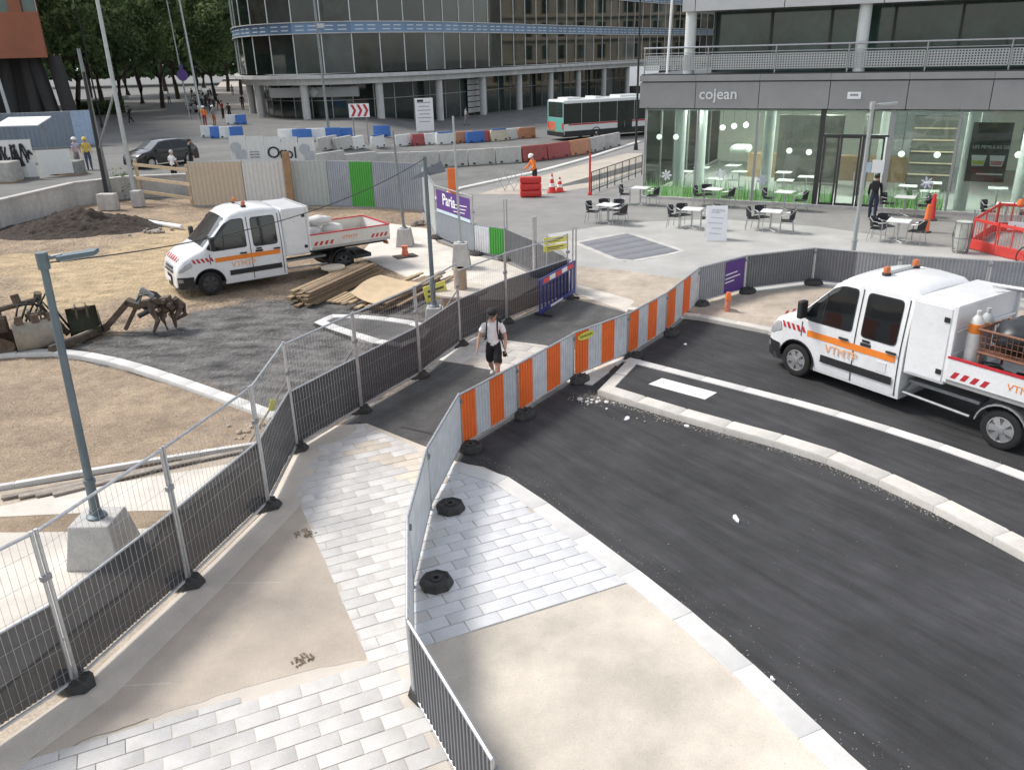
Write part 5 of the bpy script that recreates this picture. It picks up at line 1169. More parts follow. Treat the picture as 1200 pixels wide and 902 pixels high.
# ================================================================== trees behind the street
BARK = mat('bark', (.07, .055, .042), .9, var=.3, scale=4, bump=.5, bscale=10)
LEAF = [mat('leaf_mid', (.13, .195, .075), .75, var=.35, scale=.6, rnd=.2), mat('leaf_dark', (.075, .125, .05), .8, var=.35, scale=.6, rnd=.2), mat('leaf_light', (.22, .28, .12), .7, var=.3, scale=.6, rnd=.2)]
for lm in LEAF:                                  # leaves let some light through
    t_ = lm.node_tree; tl = t_.nodes.new('ShaderNodeBsdfTranslucent'); ms = t_.nodes.new('ShaderNodeMixShader'); ms.inputs[0].default_value = .45; pb = t_.nodes['Principled BSDF']
    t_.links.new(pb.inputs['Base Color'].links[0].from_socket, tl.inputs[0]); t_.links.new(pb.outputs[0], ms.inputs[1]); t_.links.new(tl.outputs[0], ms.inputs[2]); t_.links.new(ms.outputs[0], t_.nodes['Material Output'].inputs[0])
def crown_mesh(seed, n, rx, rz_, size):
    rnd = random.Random(seed); g = MB(); cl = []
    for k in range(42):
        t, u = rnd.uniform(0, 6.283), rnd.uniform(-.9, 1); r_ = math.sqrt(max(0, 1 - u * u)) * rnd.uniform(.55, 1.0)
        cl.append((Vector((rx * r_ * math.cos(t), rx * r_ * math.sin(t), rz_ * u * rnd.uniform(.75, 1))), rnd.uniform(.22, .42) * rx, rnd.random()))
    for k in range(n):
        c, r_, tone = cl[rnd.randrange(42)]; q = Vector((rnd.gauss(0, 1), rnd.gauss(0, 1), rnd.gauss(0, .8))).normalized() * r_ * rnd.uniform(.45, 1.08); p = c + q
        nrm = (q.normalized() + Vector((rnd.uniform(-.8, .8), rnd.uniform(-.8, .8), rnd.uniform(-.2, .9)))).normalized(); a = nrm.orthogonal().normalized(); a.rotate(Matrix.Rotation(rnd.uniform(0, 6.28), 3, nrm)); b_ = nrm.cross(a); s_ = size * rnd.uniform(.6, 1.3)
        mi = 2 if (tone > .66 and rnd.random() < .6) else (1 if tone < .33 and rnd.random() < .7 else 0)
        g.add([p - a * s_, p + b_ * s_ * .45, p + a * s_, p - b_ * s_ * .45], [(0, 1, 2, 3)], mi)
    return g.mesh('crown', LEAF)
def trunk_mesh(seed, h, r0, rx):
    rnd = random.Random(seed); g = MB(); pts = [(rnd.uniform(-.15, .15) * i, rnd.uniform(-.15, .15) * i, h * i / 5) for i in range(6)]; g.path(pts, [r0 * (1 - .13 * i) for i in range(6)], 9)
    for k in range(7):
        b_ = Vector(pts[2 + k % 4]); t = k * 2.4 + rnd.random(); L_ = rx * rnd.uniform(.55, .9); g.path([b_, b_ + Vector((math.cos(t) * L_ * .5, math.sin(t) * L_ * .5, L_ * .45)), b_ + Vector((math.cos(t) * L_, math.sin(t) * L_, L_ * .8))], [r0 * .45, r0 * .3, r0 * .1], 6)
    return g.mesh('trunk', BARK, smooth=60)
CR = [crown_mesh(s, 7000, 5.2, 5.6, .34) for s in (3, 8, 21)]; TR = [trunk_mesh(s, 9, .32, 5) for s in (2, 5, 9)]
def at_dist(px_, Y):
    v = CAMROT @ Vector(((px_ - 600) / FPX, (451 - 110) / FPX, -1)); return v.x / v.y * Y
TREES = [(92, 96, 1.0, 'leafy street tree right beside the brown block'), (118, 118, 1.1, 'leafy street tree whose thin trunk rises behind the tall lamp mast'), (140, 104, .95, 'leafy street tree over the pale kerb of the crossroads'), (165, 125, 1.15, 'tall leafy street tree at the end of the raised street'), (188, 112, .95, 'leafy street tree in front of the tall ones at the street end'),
         (208, 138, 1.2, 'tall leafy street tree beside the parked scooters'), (232, 150, 1.2, 'tall leafy street tree behind the purple round sign'), (252, 128, .9, 'leafy street tree close to the corner of the office block'), (268, 165, 1.2, 'leafy street tree down the side street'), (150, 160, 1.45, 'tallest leafy tree closing the view down the street'), (105, 150, 1.4, 'tall leafy tree behind the brown block'), (195, 180, 1.6, 'large leafy tree far down the street'), (240, 195, 1.7, 'large leafy tree at the far end of the side street'), (283, 150, 1.0, 'leafy tree half hidden by the office block corner'), (75, 130, 1.3, 'leafy tree seen between the dark columns')]
for i, (px_, Y, s_, lb) in enumerate(TREES):
    X = at_dist(px_, Y); o = thing('street_tree', lb, 'tree', (X, Y, terr(X, Y) - .05), i * 1.3, 'leafy street trees'); o.scale = (s_, s_, s_ * 1.05)
    link('trunk', TR[i % 3], o); c = link('crown', CR[i % 3], o); c.location = (0, 0, 10.6); c.rotation_euler = (0, 0, i * .9)
# low hedge under the trees
rnd = random.Random(4); g = MB()
for k in range(2200):
    t = rnd.random(); p = Vector((at_dist(85 + 40 * t, 100), 100 + 4 * rnd.random(), .9 + rnd.random() ** .8 * 1.3)); a = Vector((rnd.gauss(0, 1), rnd.gauss(0, 1), rnd.gauss(0, 1))).normalized() * .3; b_ = a.orthogonal().normalized() * .16
    g.add([p - a, p + b_, p + a, p - b_], [(0, 1, 2, 3)], rnd.choice((0, 1, 1)))
tag(g.build('hedge', LEAF), 'dark clipped hedge under the street trees', 'hedge')
# ================================================================== poles and lamps
POLE = mat('pole_grey', (.24, .26, .26), .5, .5, var=.15, scale=3); POLEL = mat('pole_light', (.45, .47, .47), .45, .5, var=.12, scale=3); POLEB = mat('pole_blue_grey', (.16, .20, .22), .5, .4, var=.15, scale=2)
def block_mesh(w0, w1, h):
    g = MB(); a, b_ = w0 / 2, w1 / 2
    g.add([(-a, -a, 0), (a, -a, 0), (a, a, 0), (-a, a, 0), (-b_, -b_, h), (b_, -b_, h), (b_, b_, h), (-b_, b_, h)], [(3, 2, 1, 0), (4, 5, 6, 7), (0, 1, 5, 4), (1, 2, 6, 5), (2, 3, 7, 6), (3, 0, 4, 7)]); return g
def site_lamp(p, h, label, tilt=(0, 0), bw=.75, bh=.62, head=True, m=None, rz=0, z=0, hr=0, pr=.055):
    o = thing('site_lamp_post', label, 'lamp post', (p[0], p[1], z), rz); m = m or POLEB
    block_mesh(bw, bw * .72, bh).build('concrete_block', CONC, o, bev=.02)
    top = Vector((math.tan(tilt[0]) * h, math.tan(tilt[1]) * h, h)); a = Vector((0, 0, bh - .02)); mid_ = a.lerp(top, .16)
    g = MB(); g.lathe([(.13, 0), (.13, .03), (pr * 1.5, .06), (pr * 1.4, .12)], 12, c=(0, 0, bh)); g.build('base_flange', m, o, smooth=40)
    g = MB(); g.tube(a, mid_, pr * 1.18, 12); g.tube(mid_, top, pr, 12, r2=pr * .8); g.tube(mid_ - Vector((0, 0, .03)), mid_ + Vector((0, 0, .03)), pr * 1.4, 12); g.build('pole', m, o, smooth=40)
    if head:
        q = MB(Matrix.Translation(top) @ Matrix.Rotation(hr, 4, 'Z')); q.tube((0, 0, -.12), (0, 0, .08), pr * 1.3, 10); q.tube((0, 0, .0), (.22, 0, .03), .025, 8); q.box((.40, 0, .03), (.44, .2, .05), ry=R(-6)); q.build('lamp_head', m, o, smooth=40)
        q = MB(Matrix.Translation(top) @ Matrix.Rotation(hr, 4, 'Z')); q.box((.40, 0, -.004), (.36, .15, .015), ry=R(-6)); q.build('lens', mat('lens_grey', (.5, .5, .48), .2), o)
    return o
LP = G(125, 652); site_lamp(LP, 4.15, 'temporary grey lamp post on a tapered concrete block behind the netted fence', (R(1.5), 0), z=.02, hr=R(10))
L3 = G(510, 384); site_lamp(L3, 4.15, 'slim blue grey lamp post in a concrete block beside the cable drum', (0, 0), .5, .55, False, POLEB, z=.0)
L2 = G(541, 314); site_lamp(L2, 4.6, 'thin pale lamp post on a concrete block at the centre of the site pad', (R(-.5), 0), .6, .8, False, POLEL, z=.012, pr=.04)
L1 = G(475, 288); site_lamp(L1, 3.95, 'thin leaning lamp post on a concrete block near the left truck bed', (R(-2), 0), .62, .62, False, POLE, z=.012, pr=.045)
site_lamp(G(996, 324), 4.75, 'light grey lamp post behind the truck with a camera at its top', (0, 0), .5, .35, True, POLEL, z=.02, hr=R(-20), pr=.06)
# sagging cable between the lamp posts
a, b_ = Vector((LP.x + .11, LP.y, 4.12)), Vector((L3.x, L3.y, 4.1)); pts = [a.lerp(b_, i / 24) + Vector((0, 0, -1.5 * (i / 24) * (1 - i / 24))) for i in range(25)]
g = MB(); g.path(pts, .009, 5); tag(g.build('cable', VBLK), 'thin black cable sagging between two temporary lamp posts', 'cable')
def mast(px_, py_, h, label, r=.09, tilt=0, m=None, extra=None, cat='mast'):
    p = GT(px_, py_); o = thing('mast', label, cat, p); g = MB(); g.path([(0, 0, -.1), (tilt * .5, 0, h * .5), (tilt, 0, h)], [r, r * .85, r * .65], 10); g.build('shaft', m or POLE, o, smooth=40)
    g = MB(); g.lathe([(r * 1.8, -.05), (r * 1.8, .25), (r * 1.2, .45)], 10); g.build('base_sleeve', m or POLE, o, smooth=40)
    if extra: extra(o)
    return o
mast(160, 238, 12.5, 'tall grey mast beside the timber guard rail', .11, .0, POLEL)
mast(131, 236, 7.0, 'shorter dark mast leaning by the retaining wall', .12, -.1, POLE)
def strut(o): g = MB(); g.tube((.1, 0, 2.6), (1.3, 0, 5.0), .06, 8); g.build('strut', POLE, o, smooth=40)
mast(127, 238, 6.0, 'dark mast with a diagonal strut by the retaining wall', .10, .1, DKC, strut)
mast(22, 170, 8.5, 'pale mast in front of the dark undercroft', .14, -.6, POLEL)
mast(238, 145, 14, 'pale street lamp column in front of the trees', .12, -.5, POLEL, cat='lamp post')
def roundsign(o):
    g = MB(); g.lathe([(0, -.02), (.55, -.02), (.55, .02), (0, .02)], 18, c=(0, -.18, 4.2), ax=(0, -1, 0)); s_ = g.build('round_plate', mat('sign_violet', (.13, .08, .28), .5), o); g = MB(); g.box((0, -.2, 4.95), (.35, .04, .4)); g.build('upper_plate', mat('sign_violet', (.13, .08, .28), .5), o)
mast(223, 140, 11, 'slender street pole carrying a violet round sign', .09, -.4, POLEL, roundsign, 'sign pole')
mast(120, 150, 11, 'dark thin post in a block by the zebra crossing', .08, -.2, DKC)
def cam_(o): g = MB(); g.box((.2, 0, 7.6), (.5, .25, .3)); g.build('camera', STEEL, o, bev=.03)
mast(386, 160, 14, 'grey camera mast in front of the glass office block', .10, -.15, POLE, cam_)
mast(745, 176, 13, 'thin black mast at the corner of the cafe building', .08, .0, DKC)
g_ = cb.matrix_basis @ Vector((1.0, -.45, 5.35)); g = MB(); g.tube((0, 0, 0), (.12, 0, 4.5), .05, 8); tag(g.build('flag_pole', WHITEP, None, smooth=40, loc=g_), 'white pole rising from the cafe terrace balustrade', 'pole')
# red post and railing beside the cafe
p = G(691, 229); g = MB(); g.tube((0, 0, 0), (0, 0, 1.9), .05, 10); g.lathe([(.09, 0), (.09, .12), (.055, .16)], 10); tag(g.build('red_post', REDP, None, smooth=40, loc=(p.x, p.y, .008)), 'dark red post at the end of the railing', 'post')
a, b_ = p + Vector((.1, .15, 0)), G(752, 205); o = thing('railing', 'dark grey railing running along the side of the cafe', 'railing', (0, 0, 0))
for k in range(8):
    q = a.lerp(b_, k / 7); g = MB(); g.tube((q.x, q.y, 0), (q.x, q.y, 1.05), .025, 6); g.build('post', MULLD, o)
for z in (1.05, .2):
    g = MB(); g.tube((a.x, a.y, z), (b_.x, b_.y, z), .022, 6); g.build('rail', MULLD, o)
for k in range(36):
    q = a.lerp(b_, k / 35); g = MB(); g.tube((q.x, q.y, .2), (q.x, q.y, 1.04), .008, 4); g.build('bar', MULLD, o)
# ================================================================== bus
BT = mat('bus_teal', (.13, .42, .36), .35, var=.05, coat=.3); BWH = mat('bus_white', (.74, .76, .74), .35, var=.05, coat=.3); BG = mat('bus_glass', (.012, .022, .018), .06, var=.4, scale=.7)
c0 = G(661, 166); hd = R(27); o = thing('city_bus', 'white and teal city bus seen from behind', 'bus', (c0.x, c0.y, 0), hd); sy = 1.25
def B(name, c, d, m, par=o, bev=.0):
    g = MB(); g.box((0, 0, 0), d); q = g.build(name, m, par, bev=bev); q.location = (c[0], c[1] + (sy if par is o else 0), c[2]); return q
bd = B('body', (6, 0, 1.66), (12, 2.5, 2.6), BWH, bev=.12)
B('skirt', (6, 0, .52), (11.9, 2.525, .46), VBLK, bev=.05)
for s in (-1, 1):
    for k in range(7):
        B('side_window', (.75 + k * 1.62, s * 1.253, 1.98), (1.58, .02, 1.46), BG)
    B('side_band', (6, s * 1.252, 1.18), (11.2, .02, .10), REDS)
    for x in (2.9, 9.2):
        w_ = link('wheel', wheel_parts(False)[0], o, (x, sy + s * 1.12, .48)); w_.scale = (1.38, 1.2, 1.38); link('rim', wheel_parts(False)[1], w_); link('hubcap', wheel_parts(False)[2], w_)
        w_.rotation_euler = (0, 0, 0 if s > 0 else math.pi)
for k in range(2): B('door', (5.2 + k * .7, -1.256, 1.55), (.66, .03, 2.1), BG)
B('rear_window', (-.006, 0, 2.25), (.03, 2.1, 1.1), BG, bev=.01)
B('rear_panel', (-.004, 0, 1.18), (.03, 2.42, .98), BT, bev=.01); B('advert_panel', (-.022, .55, 1.05), (.02, 1.0, .62), mat('advert_red', (.60, .16, .08), .5, var=.5, scale=6)); B('number_plate', (-.02, -.2, .62), (.02, .55, .13), YELP); B('rear_bumper', (-.03, 0, .50), (.12, 2.4, .34), VBLK, bev=.04)
for s in (-1, 1): B('tail_light', (-.02, s * 1.05, 1.1), (.03, .16, .5), REDP); B('corner_trim', (-.012, s * 1.17, 2.05), (.03, .1, 1.6), BT)
for k, (x, l_) in enumerate(((1.2, 1.2), (3.4, .6), (6.5, 2.2))): B('roof_unit', (x, 0, 3.02), (l_, 1.5, .16), BWH, bev=.05)
# traffic board behind the bus
p = G(728, 166); o2 = thing('white_board', 'white blank board standing above the bus roof', 'board', (p.x + 3, p.y + 9, 0)); g = MB(); g.box((0, 0, 4.3), (2.4, .1, 1.5)); g.build('panel', WHITEP, o2, bev=.02); g = MB(); g.tube((0, .1, 0), (0, .1, 3.6), .06, 8); g.build('post', POLE, o2)
# ================================================================== parked dark car and far cars
CARB = mat('car_black', (.015, .016, .02), .22, var=.2, coat=.6); CARG = mat('car_glass', (.02, .024, .028), .05, var=.2); CARW = mat('car_grey', (.35, .36, .37), .3, coat=.4); 
def car(loc, rz, label, paint, name='parked_car', sc=1., group=None):
    o = thing(name, label, 'car', loc, rz, group); o.scale = (sc, sc, sc)
    ZC = [(-2.1, .62), (-2.05, .95), (-1.85, 1.12), (-1.45, 1.42), (-.9, 1.50), (0, 1.50), (.45, 1.44), (1.15, 1.02), (1.75, .90), (2.05, .74), (2.12, .55)]
    def cw(x, z):
        W = interp([(-2.1, .78), (-1.7, .88), (1.5, .88), (2.0, .78), (2.12, .66)], x); k = 1 if z < .9 else 1 - .24 * (z - .9) / .6; zt = interp(ZC, x); r_ = .12; y = W * k
        if z > zt - r_: q = (z - zt + r_) / r_; y -= r_ * (1 - math.sqrt(max(0, 1 - q * q)))
        return y
    xs_ = [-2.1, -2.08, -2.05, -1.95, -1.85, -1.7, -1.55, -1.45, -1.3, -1.1, -.9, -.5, 0, .25, .45, .65, .8, .92, 1.0, 1.1, 1.2, 1.3, 1.4, 1.5, 1.6, 1.68, 1.75, 1.85, 1.95, 2.02, 2.05, 2.09, 2.12]; rows = []
    for x in xs_:
        zt = interp(ZC, x); zb = .24
        for ax_ in (-1.28, 1.3):
            a = .36 ** 2 - (x - ax_) ** 2
            if a > 0: zb = max(zb, .31 + math.sqrt(a))
        zs = [zb + (zt - .12 - zb) * i / 7 for i in range(8)] + [zt - .12 + .12 * math.sin(R(q)) for q in (30, 60, 90)]; zs = [max(z, zb) for z in zs]
        h = [(cw(x, min(z, zt)), z) for z in zs] + [(0, zt + .02)]; rows.append([(x, y, z) for y, z in h] + [(x, -y, z) for y, z in h[-2::-1]])
    n = len(rows[0]); g = MB(); g.add([p for r_ in rows for p in r_], [(i * n + k, i * n + k + 1, (i + 1) * n + k + 1, (i + 1) * n + k)[::-1] for i in range(len(rows) - 1) for k in range(n - 1)] + [tuple(range(n))[::-1], tuple(range((len(rows) - 1) * n, len(rows) * n))]); bdy = g.build('body', paint, o, smooth=40)
    for s in (1, -1):
        for poly in ([(1.0, 1.02), (.42, 1.36), (-.2, 1.40), (-.2, .98)], [(-.28, 1.40), (-.95, 1.40), (-1.45, 1.18), (-1.3, .98), (-.28, .98)]):
            q = MB(); q.add([(x, s * (cw(x, z) + .008), z) for x, z in poly], [tuple(range(len(poly)))[::s]]); q.build('side_window', CARG, bdy)
        for x in (1.3, -1.28):
            w_ = link('wheel', wheel_parts(False)[0], o, (x, s * .78, .31)); w_.scale = (.9, .8, .9); w_.rotation_euler = (0, 0, 0 if s > 0 else math.pi); link('rim', wheel_parts(False)[1], w_); link('hubcap', wheel_parts(False)[2], w_)
        g = MB(); g.sphere((1.93, s * .60, .70), .14, 10, sc=(.9, 1.1, .6)); g.build('headlight', CHROME, bdy, smooth=60)
        g = MB(); g.sphere((-2.03, s * .66, .86), .12, 10, sc=(.6, .9, .9)); g.build('tail_light', REDP, bdy, smooth=60)
        g = MB(); g.box((.85, s * .95, 1.0), (.12, .16, .1)); g.build('mirror', paint, bdy, bev=.02)
    for (x0, x1, nm) in ((.47, 1.12, 'windscreen'), (-1.84, -1.47, 'rear_window')):
        q = MB(); vs = []
        for x in (x0, (x0 + x1) / 2, x1):
            zt = interp(ZC, x); w_ = cw(x, zt) + .05
            vs += [(x, -w_, zt - .0), (x, 0, zt + .028), (x, w_, zt - .0)]
        vs = [(x, y, z + .006) for x, y, z in vs]; q.add(vs, [(0, 1, 4, 3)[::-1], (1, 2, 5, 4)[::-1], (3, 4, 7, 6)[::-1], (4, 5, 8, 7)[::-1]]); q.build(nm, CARG if nm != 'windscreen' else mat('car_screen', (.10, .12, .13), .08, spec=.6), bdy)
    return o
a, b_ = GT(212, 192), GT(142, 206); d = b_ - a; car((*((a + b_) / 2 + Vector((.3, .9, 0)))[:2], .9), math.atan2(d.y, d.x) + .12, 'black hatchback waiting behind the timber rail', CARB, sc=.94)
# scooters and bicycles parked down the street: compact two wheelers
SC_B = mat('scooter_dark', (.03, .03, .035), .4, var=.3); SC_W = mat('scooter_pale', (.55, .56, .58), .4, var=.2)
def scooter(p, rz, m, label, grp='scooters parked at the corner'):
    o = thing('parked_scooter', label, 'scooter', p, rz, grp)
    for x in (-.6, .6):
        g = MB(); g.lathe([(.14, -.05), (.25, -.06), (.27, 0), (.25, .06), (.14, .05)], 14, c=(x, 0, .27), ax=(0, 1, 0)); g.build('wheel', TYRE, o, smooth=40)
    g = MB(); g.box((-.35, 0, .62), (.75, .3, .32)); g.box((.1, 0, .33), (.5, .28, .1)); g.build('body', m, o, bev=.06); g = MB(); g.box((.45, 0, .65), (.14, .36, .6), ry=R(-18)); g.build('front_shield', m, o, bev=.04)
    g = MB(); g.box((-.32, 0, .83), (.65, .27, .12)); g.build('seat', VBLK, o, bev=.04); g = MB(); g.tube((.35, -.3, 1.05), (.35, .3, 1.05), .022, 6); g.build('handlebar', VBLK, o)
    if m is SC_W: g = MB(); g.box((-.75, 0, 1.02), (.35, .36, .3)); g.build('top_box', m, o, bev=.04)
for k in range(11):
    p = GT(226 + (k % 3) * 11 + (k // 3) * 3, 133 - (k // 3) * 7); scooter(p, R(70) + .3 * (k % 3), SC_W if k % 3 == 0 else SC_B, 'pale scooter with top box parked at the street corner' if k % 3 == 0 else 'dark scooter parked at the street corner')
# ================================================================== blocks and road barriers
def plas_mesh(L_, h):
    g = MB(); pr = [(-.25, 0), (.25, 0), (.25, .12), (.14, .34), (.11, h), (-.11, h), (-.14, .34), (-.25, .12)]
    q = MB(Matrix.Rotation(R(90), 4, 'Z') @ Matrix.Rotation(R(90), 4, 'X')); q.prism([(x, z) for x, z in pr], -L_ / 2, L_ / 2); return q
PM = {}
def road_block(p, rz, m, label, name='road_barrier', L_=1.25, h=.82, cat='barrier', grp=None, capm=None, z=None):
    k = (round(L_, 2), h, m.name)
    if k not in PM: PM[k] = plas_mesh(L_, h).mesh('road_barrier', m, bev=.03, smooth=40)
    o = thing(name, label, cat, (p[0], p[1], terr(p[0], p[1]) if z is None else z), rz, grp); link('shell', PM[k], o)
    if capm: g = MB(); g.box((0, 0, h + .04), (L_ * .8, .2, .1)); g.build('cap', capm, o, bev=.02)
    for x in (-L_ * .3, L_ * .3): g = MB(); g.box((x, -.2, .12), (.16, .16, .1)); g.build('lifting_slot', VBLK, o)
    return o
PB = {'b': mat('barrier_blue', (.04, .14, .42), .5, var=.12, rnd=.1), 'w': mat('barrier_white', (.66, .66, .64), .55, var=.1, rnd=.05), 'r': mat('barrier_maroon', (.33, .07, .07), .6, var=.2, rnd=.1), 'o': mat('barrier_rust', (.48, .22, .12), .6, var=.2), 'c': mat('barrier_cream', (.60, .54, .42), .7, var=.12), 'k': CONC}
nm_ = {'b': 'blue plastic', 'w': 'white plastic', 'r': 'maroon plastic', 'o': 'rust orange', 'c': 'cream', 'k': 'grey concrete'}
row = [(384, 'k', 175), (402, 'k', 175), (419, 'w', 174), (443, 'w', 173), (472, 'w', 171), (494, 'r', 170), (508, 'w', 169), (522, 'w', 169), (544, 'o', 167), (557, 'b', 167), (568, 'r', 166), (585, 'c', 165), (601, 'w', 163), (617, 'o', 162)]
for i, (x, c, y) in enumerate(row):
    p = GT(x, y); q = GT(x + 12, y - 1); road_block(p, math.atan2(q.y - p.y, q.x - p.x), PB[c], {'k': 'concrete road block in the row before the office block', 'w': 'white road barrier in the row before the office block', 'r': 'maroon road barrier in the row before the office block', 'o': 'rust orange road barrier in the row before the office block', 'b': 'single blue road barrier in the front row before the office block', 'c': 'cream road barrier in the row before the office block'}[c], L_=1.55 if c != 'k' else 2.2, grp='road barriers before the office block', capm=PB['b'] if i in (3, 7, 11) else None)
row2 = [(338, 'w', 166), (355, 'b', 166), (371, 'w', 165), (389, 'b', 164), (403, 'b', 164), (448, 'b', 160), (500, 'b', 158)]
for i, (x, c, y) in enumerate(row2):
    p = GT(x, y); road_block(p, R(-5), PB[c], ('blue' if c == 'b' else 'white') + ' plastic barrier standing behind the row of road blocks', L_=1.35, h=.85, grp='plastic barriers behind the row')
for i, (x, c, y) in enumerate([(244, 'w', 161), (255, 'b', 162), (266, 'w', 162), (278, 'b', 162), (283, 'b', 146), (272, 'w', 146)]):
    p = GT(x, y); road_block(p, R(8), PB[c], ('blue' if c == 'b' else 'white') + ' plastic barrier at the corner of the scooters', L_=.95, h=.85, grp='plastic barriers at the corner')
jr = [(366, 'k', 199), (404, 'k', 198), (442, 'k', 198), (480, 'k', 197), (515, 'k', 196), (548, 'k', 194), (580, 'k', 192), (611, 'r', 190), (640, 'r', 187), (666, 'o', 183), (690, 'k', 179), (708, 'k', 175)]
for i in range(len(jr)):
    x, c, y = jr[i]; p = GT(x, y); q = GT(*jr[i + 1][::2]) if i + 1 < len(jr) else p + (p - GT(*jr[i - 1][::2])); d = q - p; road_block((p + q) / 2, math.atan2(d.y, d.x), PB[c], {'k': 'long grey concrete barrier along the bus road', 'r': 'long maroon barrier along the bus road', 'o': 'rust coloured barrier along the bus road'}[c], 'concrete_barrier', d.length - .06, .95, grp='concrete barriers along the bus road')
# red and white chevron sign, white notice board
p = GT(424, 166); o = thing('chevron_sign', 'red and white chevron board before the office block', 'sign', p); g = MB(); g.box((0, 0, 2.2), (1.5, .05, .95)); pl = g.build('plate', WHITEP, o)
for k in range(3):
    g = MB(); x = -.62 + k * .45; 
    for s in (1, -1): g.add([(x, -.03, 2.2 + s * .42), (x + .2, -.03, 2.2 + s * .42), (x + .42, -.03, 2.2), (x + .22, -.03, 2.2)], [(0, 1, 2, 3)[::-s]])
    g.build('chevron', REDS, pl)
for x in (-.5, .5): g = MB(); g.tube((x, .05, -.1), (x, .05, 2.6), .04, 6); g.build('post', POLE, o)
p = GT(499, 160); o = thing('notice_board', 'white notice board before the office block columns', 'notice board', p, R(10)); g = MB(); g.box((0, 0, 1.75), (1.5, .08, 2.6)); pl = g.build('panel', WHITEP, o, bev=.02)
for k in range(6): g = MB(); g.box((0, -.045, 2.7 - k * .3), (1.1 - .2 * (k % 2), .006, .06)); g.build('lettering_line', STEELD, pl)
g = MB(); g.box((0, 0, .2), (1.4, .3, .5)); g.build('stand', CONC, o, bev=.02); g = MB(); g.box((-.3, -.045, 2.85), (.5, .006, .18)); g.build('heading', BLACKP, pl)
# white hoarding with big lettering behind the site
a, b_ = GT(274, 207), GT(373, 205); d = b_ - a; n_ = 5
for k in range(n_):
    p, q = a.lerp(b_, k / n_), a.lerp(b_, (k + 1) / n_); hh = hoard(p, q, 1.95, mat('sheet_clean_white', (.72, .72, .70), .6, var=.04), ['white ribbed hoarding panel with a small figure drawn on it', 'white ribbed hoarding panel with small printed lines', 'white ribbed hoarding panel with the start of black lettering', 'white ribbed hoarding panel with the end of black lettering', 'last white ribbed hoarding panel with a faint logo'][k], p.z - .02, pitch=.25, dep=.02, post=False)
    Lx = (q - p).length
    if k in (2, 3): text_mesh('lettering', ['Or', 'tol'][k - 2], .85, BLACKP, hh, (Lx * (.7 if k == 2 else .35), -.03, 1.1), (R(90), 0, 0), .004, .006)
    if k == 1:
        for j in range(3): g = MB(); g.box((Lx * .4, -.03, 1.15 - j * .14), (.5, .006, .05)); g.build('lettering_line', STEELD, hh)
    if k in (0, 4): g = MB(); g.lathe([(0, 0), (.28, 0), (.28, .01), (0, .01)], 14, c=(Lx * .35, -.03, 1.35), ax=(0, -1, 0)); g.box((Lx * .6, -.03, 1.0), (.5, .01, .45)); g.build('drawing', mat('print_pale', (.45, .47, .5), .6), hh)
# far left: graffiti hoarding, blue-grey site fence, stacks
GRA = mat('graffiti_black', (.03, .03, .035), .6); a, b_ = GT(-20, 212), GT(46, 209); d = b_ - a
hh = hoard(a, b_, 1.95, mat('sheet_clean_white', (.72, .72, .70), .6, var=.04), 'white hoarding covered with black graffiti', a.z - .02, pitch=.6, dep=.02)
g = MB(); rnd = random.Random(3); Lx = d.length
for k in range(11):
    x = Lx * (.25 + .068 * k); pts = [(x + rnd.uniform(-.16, .16), -.035, 1.05 + rnd.uniform(-.4, .7)) for _ in range(5)]
    for p, q in zip(pts[:-1], pts[1:]): g.tube(p, q, .045, 4)
tag(g.build('graffiti', GRA, hh), kind='stuff')
hoard(GT(48, 208), GT(88, 205), 1.35, mat('sheet_clean_white', (.72, .72, .70), .6, var=.04), 'plain white hoarding panel beside the graffiti', .9, pitch=.6, dep=.01, post=False)
BGF = mat('sheet_steel_blue', (.20, .24, .29), .5, var=.1, rnd=.1); pts = [GT(x, y) for x, y in ((-10, 176), (25, 175), (58, 174), (90, 172), (118, 170))]
for k in range(4): hoard(pts[k], pts[k + 1], 2.4, BGF if k < 3 else mat('sheet_sky', (.36, .46, .60), .5), ['steel blue site hoarding panel at the foot of the pale mast', 'steel blue site hoarding panel behind the white sheet', 'steel blue site hoarding panel under the leaning column', 'pale sky blue site hoarding panel beside the mast'][k], pts[k].z, pitch=.3, dep=.04)
p = GT(38, 190); o = thing('site_canopy', 'small white canopy roof over a stack by the graffiti hoarding', 'canopy', p); g = MB(); g.box((0, 0, 2.35), (2.6, 1.8, .06), rx=R(12)); g.build('roof_sheet', WHITEP, o); 
for x in (-1.1, 1.1): g = MB(); g.tube((x, 0, 0), (x, 0, 2.3), .04, 6); g.build('leg', POLE, o)
for k, (x, y, c, sz) in enumerate([(72, 204, (.25, .11, .08), (1.0, .8, .9)), (8, 213, (.38, .37, .34), (1.3, 1.0, 1.0)), (86, 204, (.25, .25, .23), (1.1, .8, .7))]):
    p = GT(x, y); o = thing('pallet_stack', ['stack of red bricks by the white hoarding', 'grey concrete block in front of the graffiti', 'grey covered pallet beside the red bricks'][k], ['brick stack', 'concrete block', 'pallet'][k], p)
    m = mat('stack%d' % k, c, .85, var=.25, scale=5)
    if k == 0:
        for i in range(3):
            for j in range(4): g = MB(); g.box((-.33 + .33 * i, 0, .11 + .22 * j), (.31, .75, .2)); g.build('brick_pack', m, o, bev=.01)
    else: g = MB(); g.box((0, 0, sz[2] / 2), sz); g.build('block', m, o, bev=.06); g = MB(); g.box((0, 0, -.0), (sz[0] * 1.05, sz[1] * 1.05, .1)); g.build('pallet', TIMB2, o)
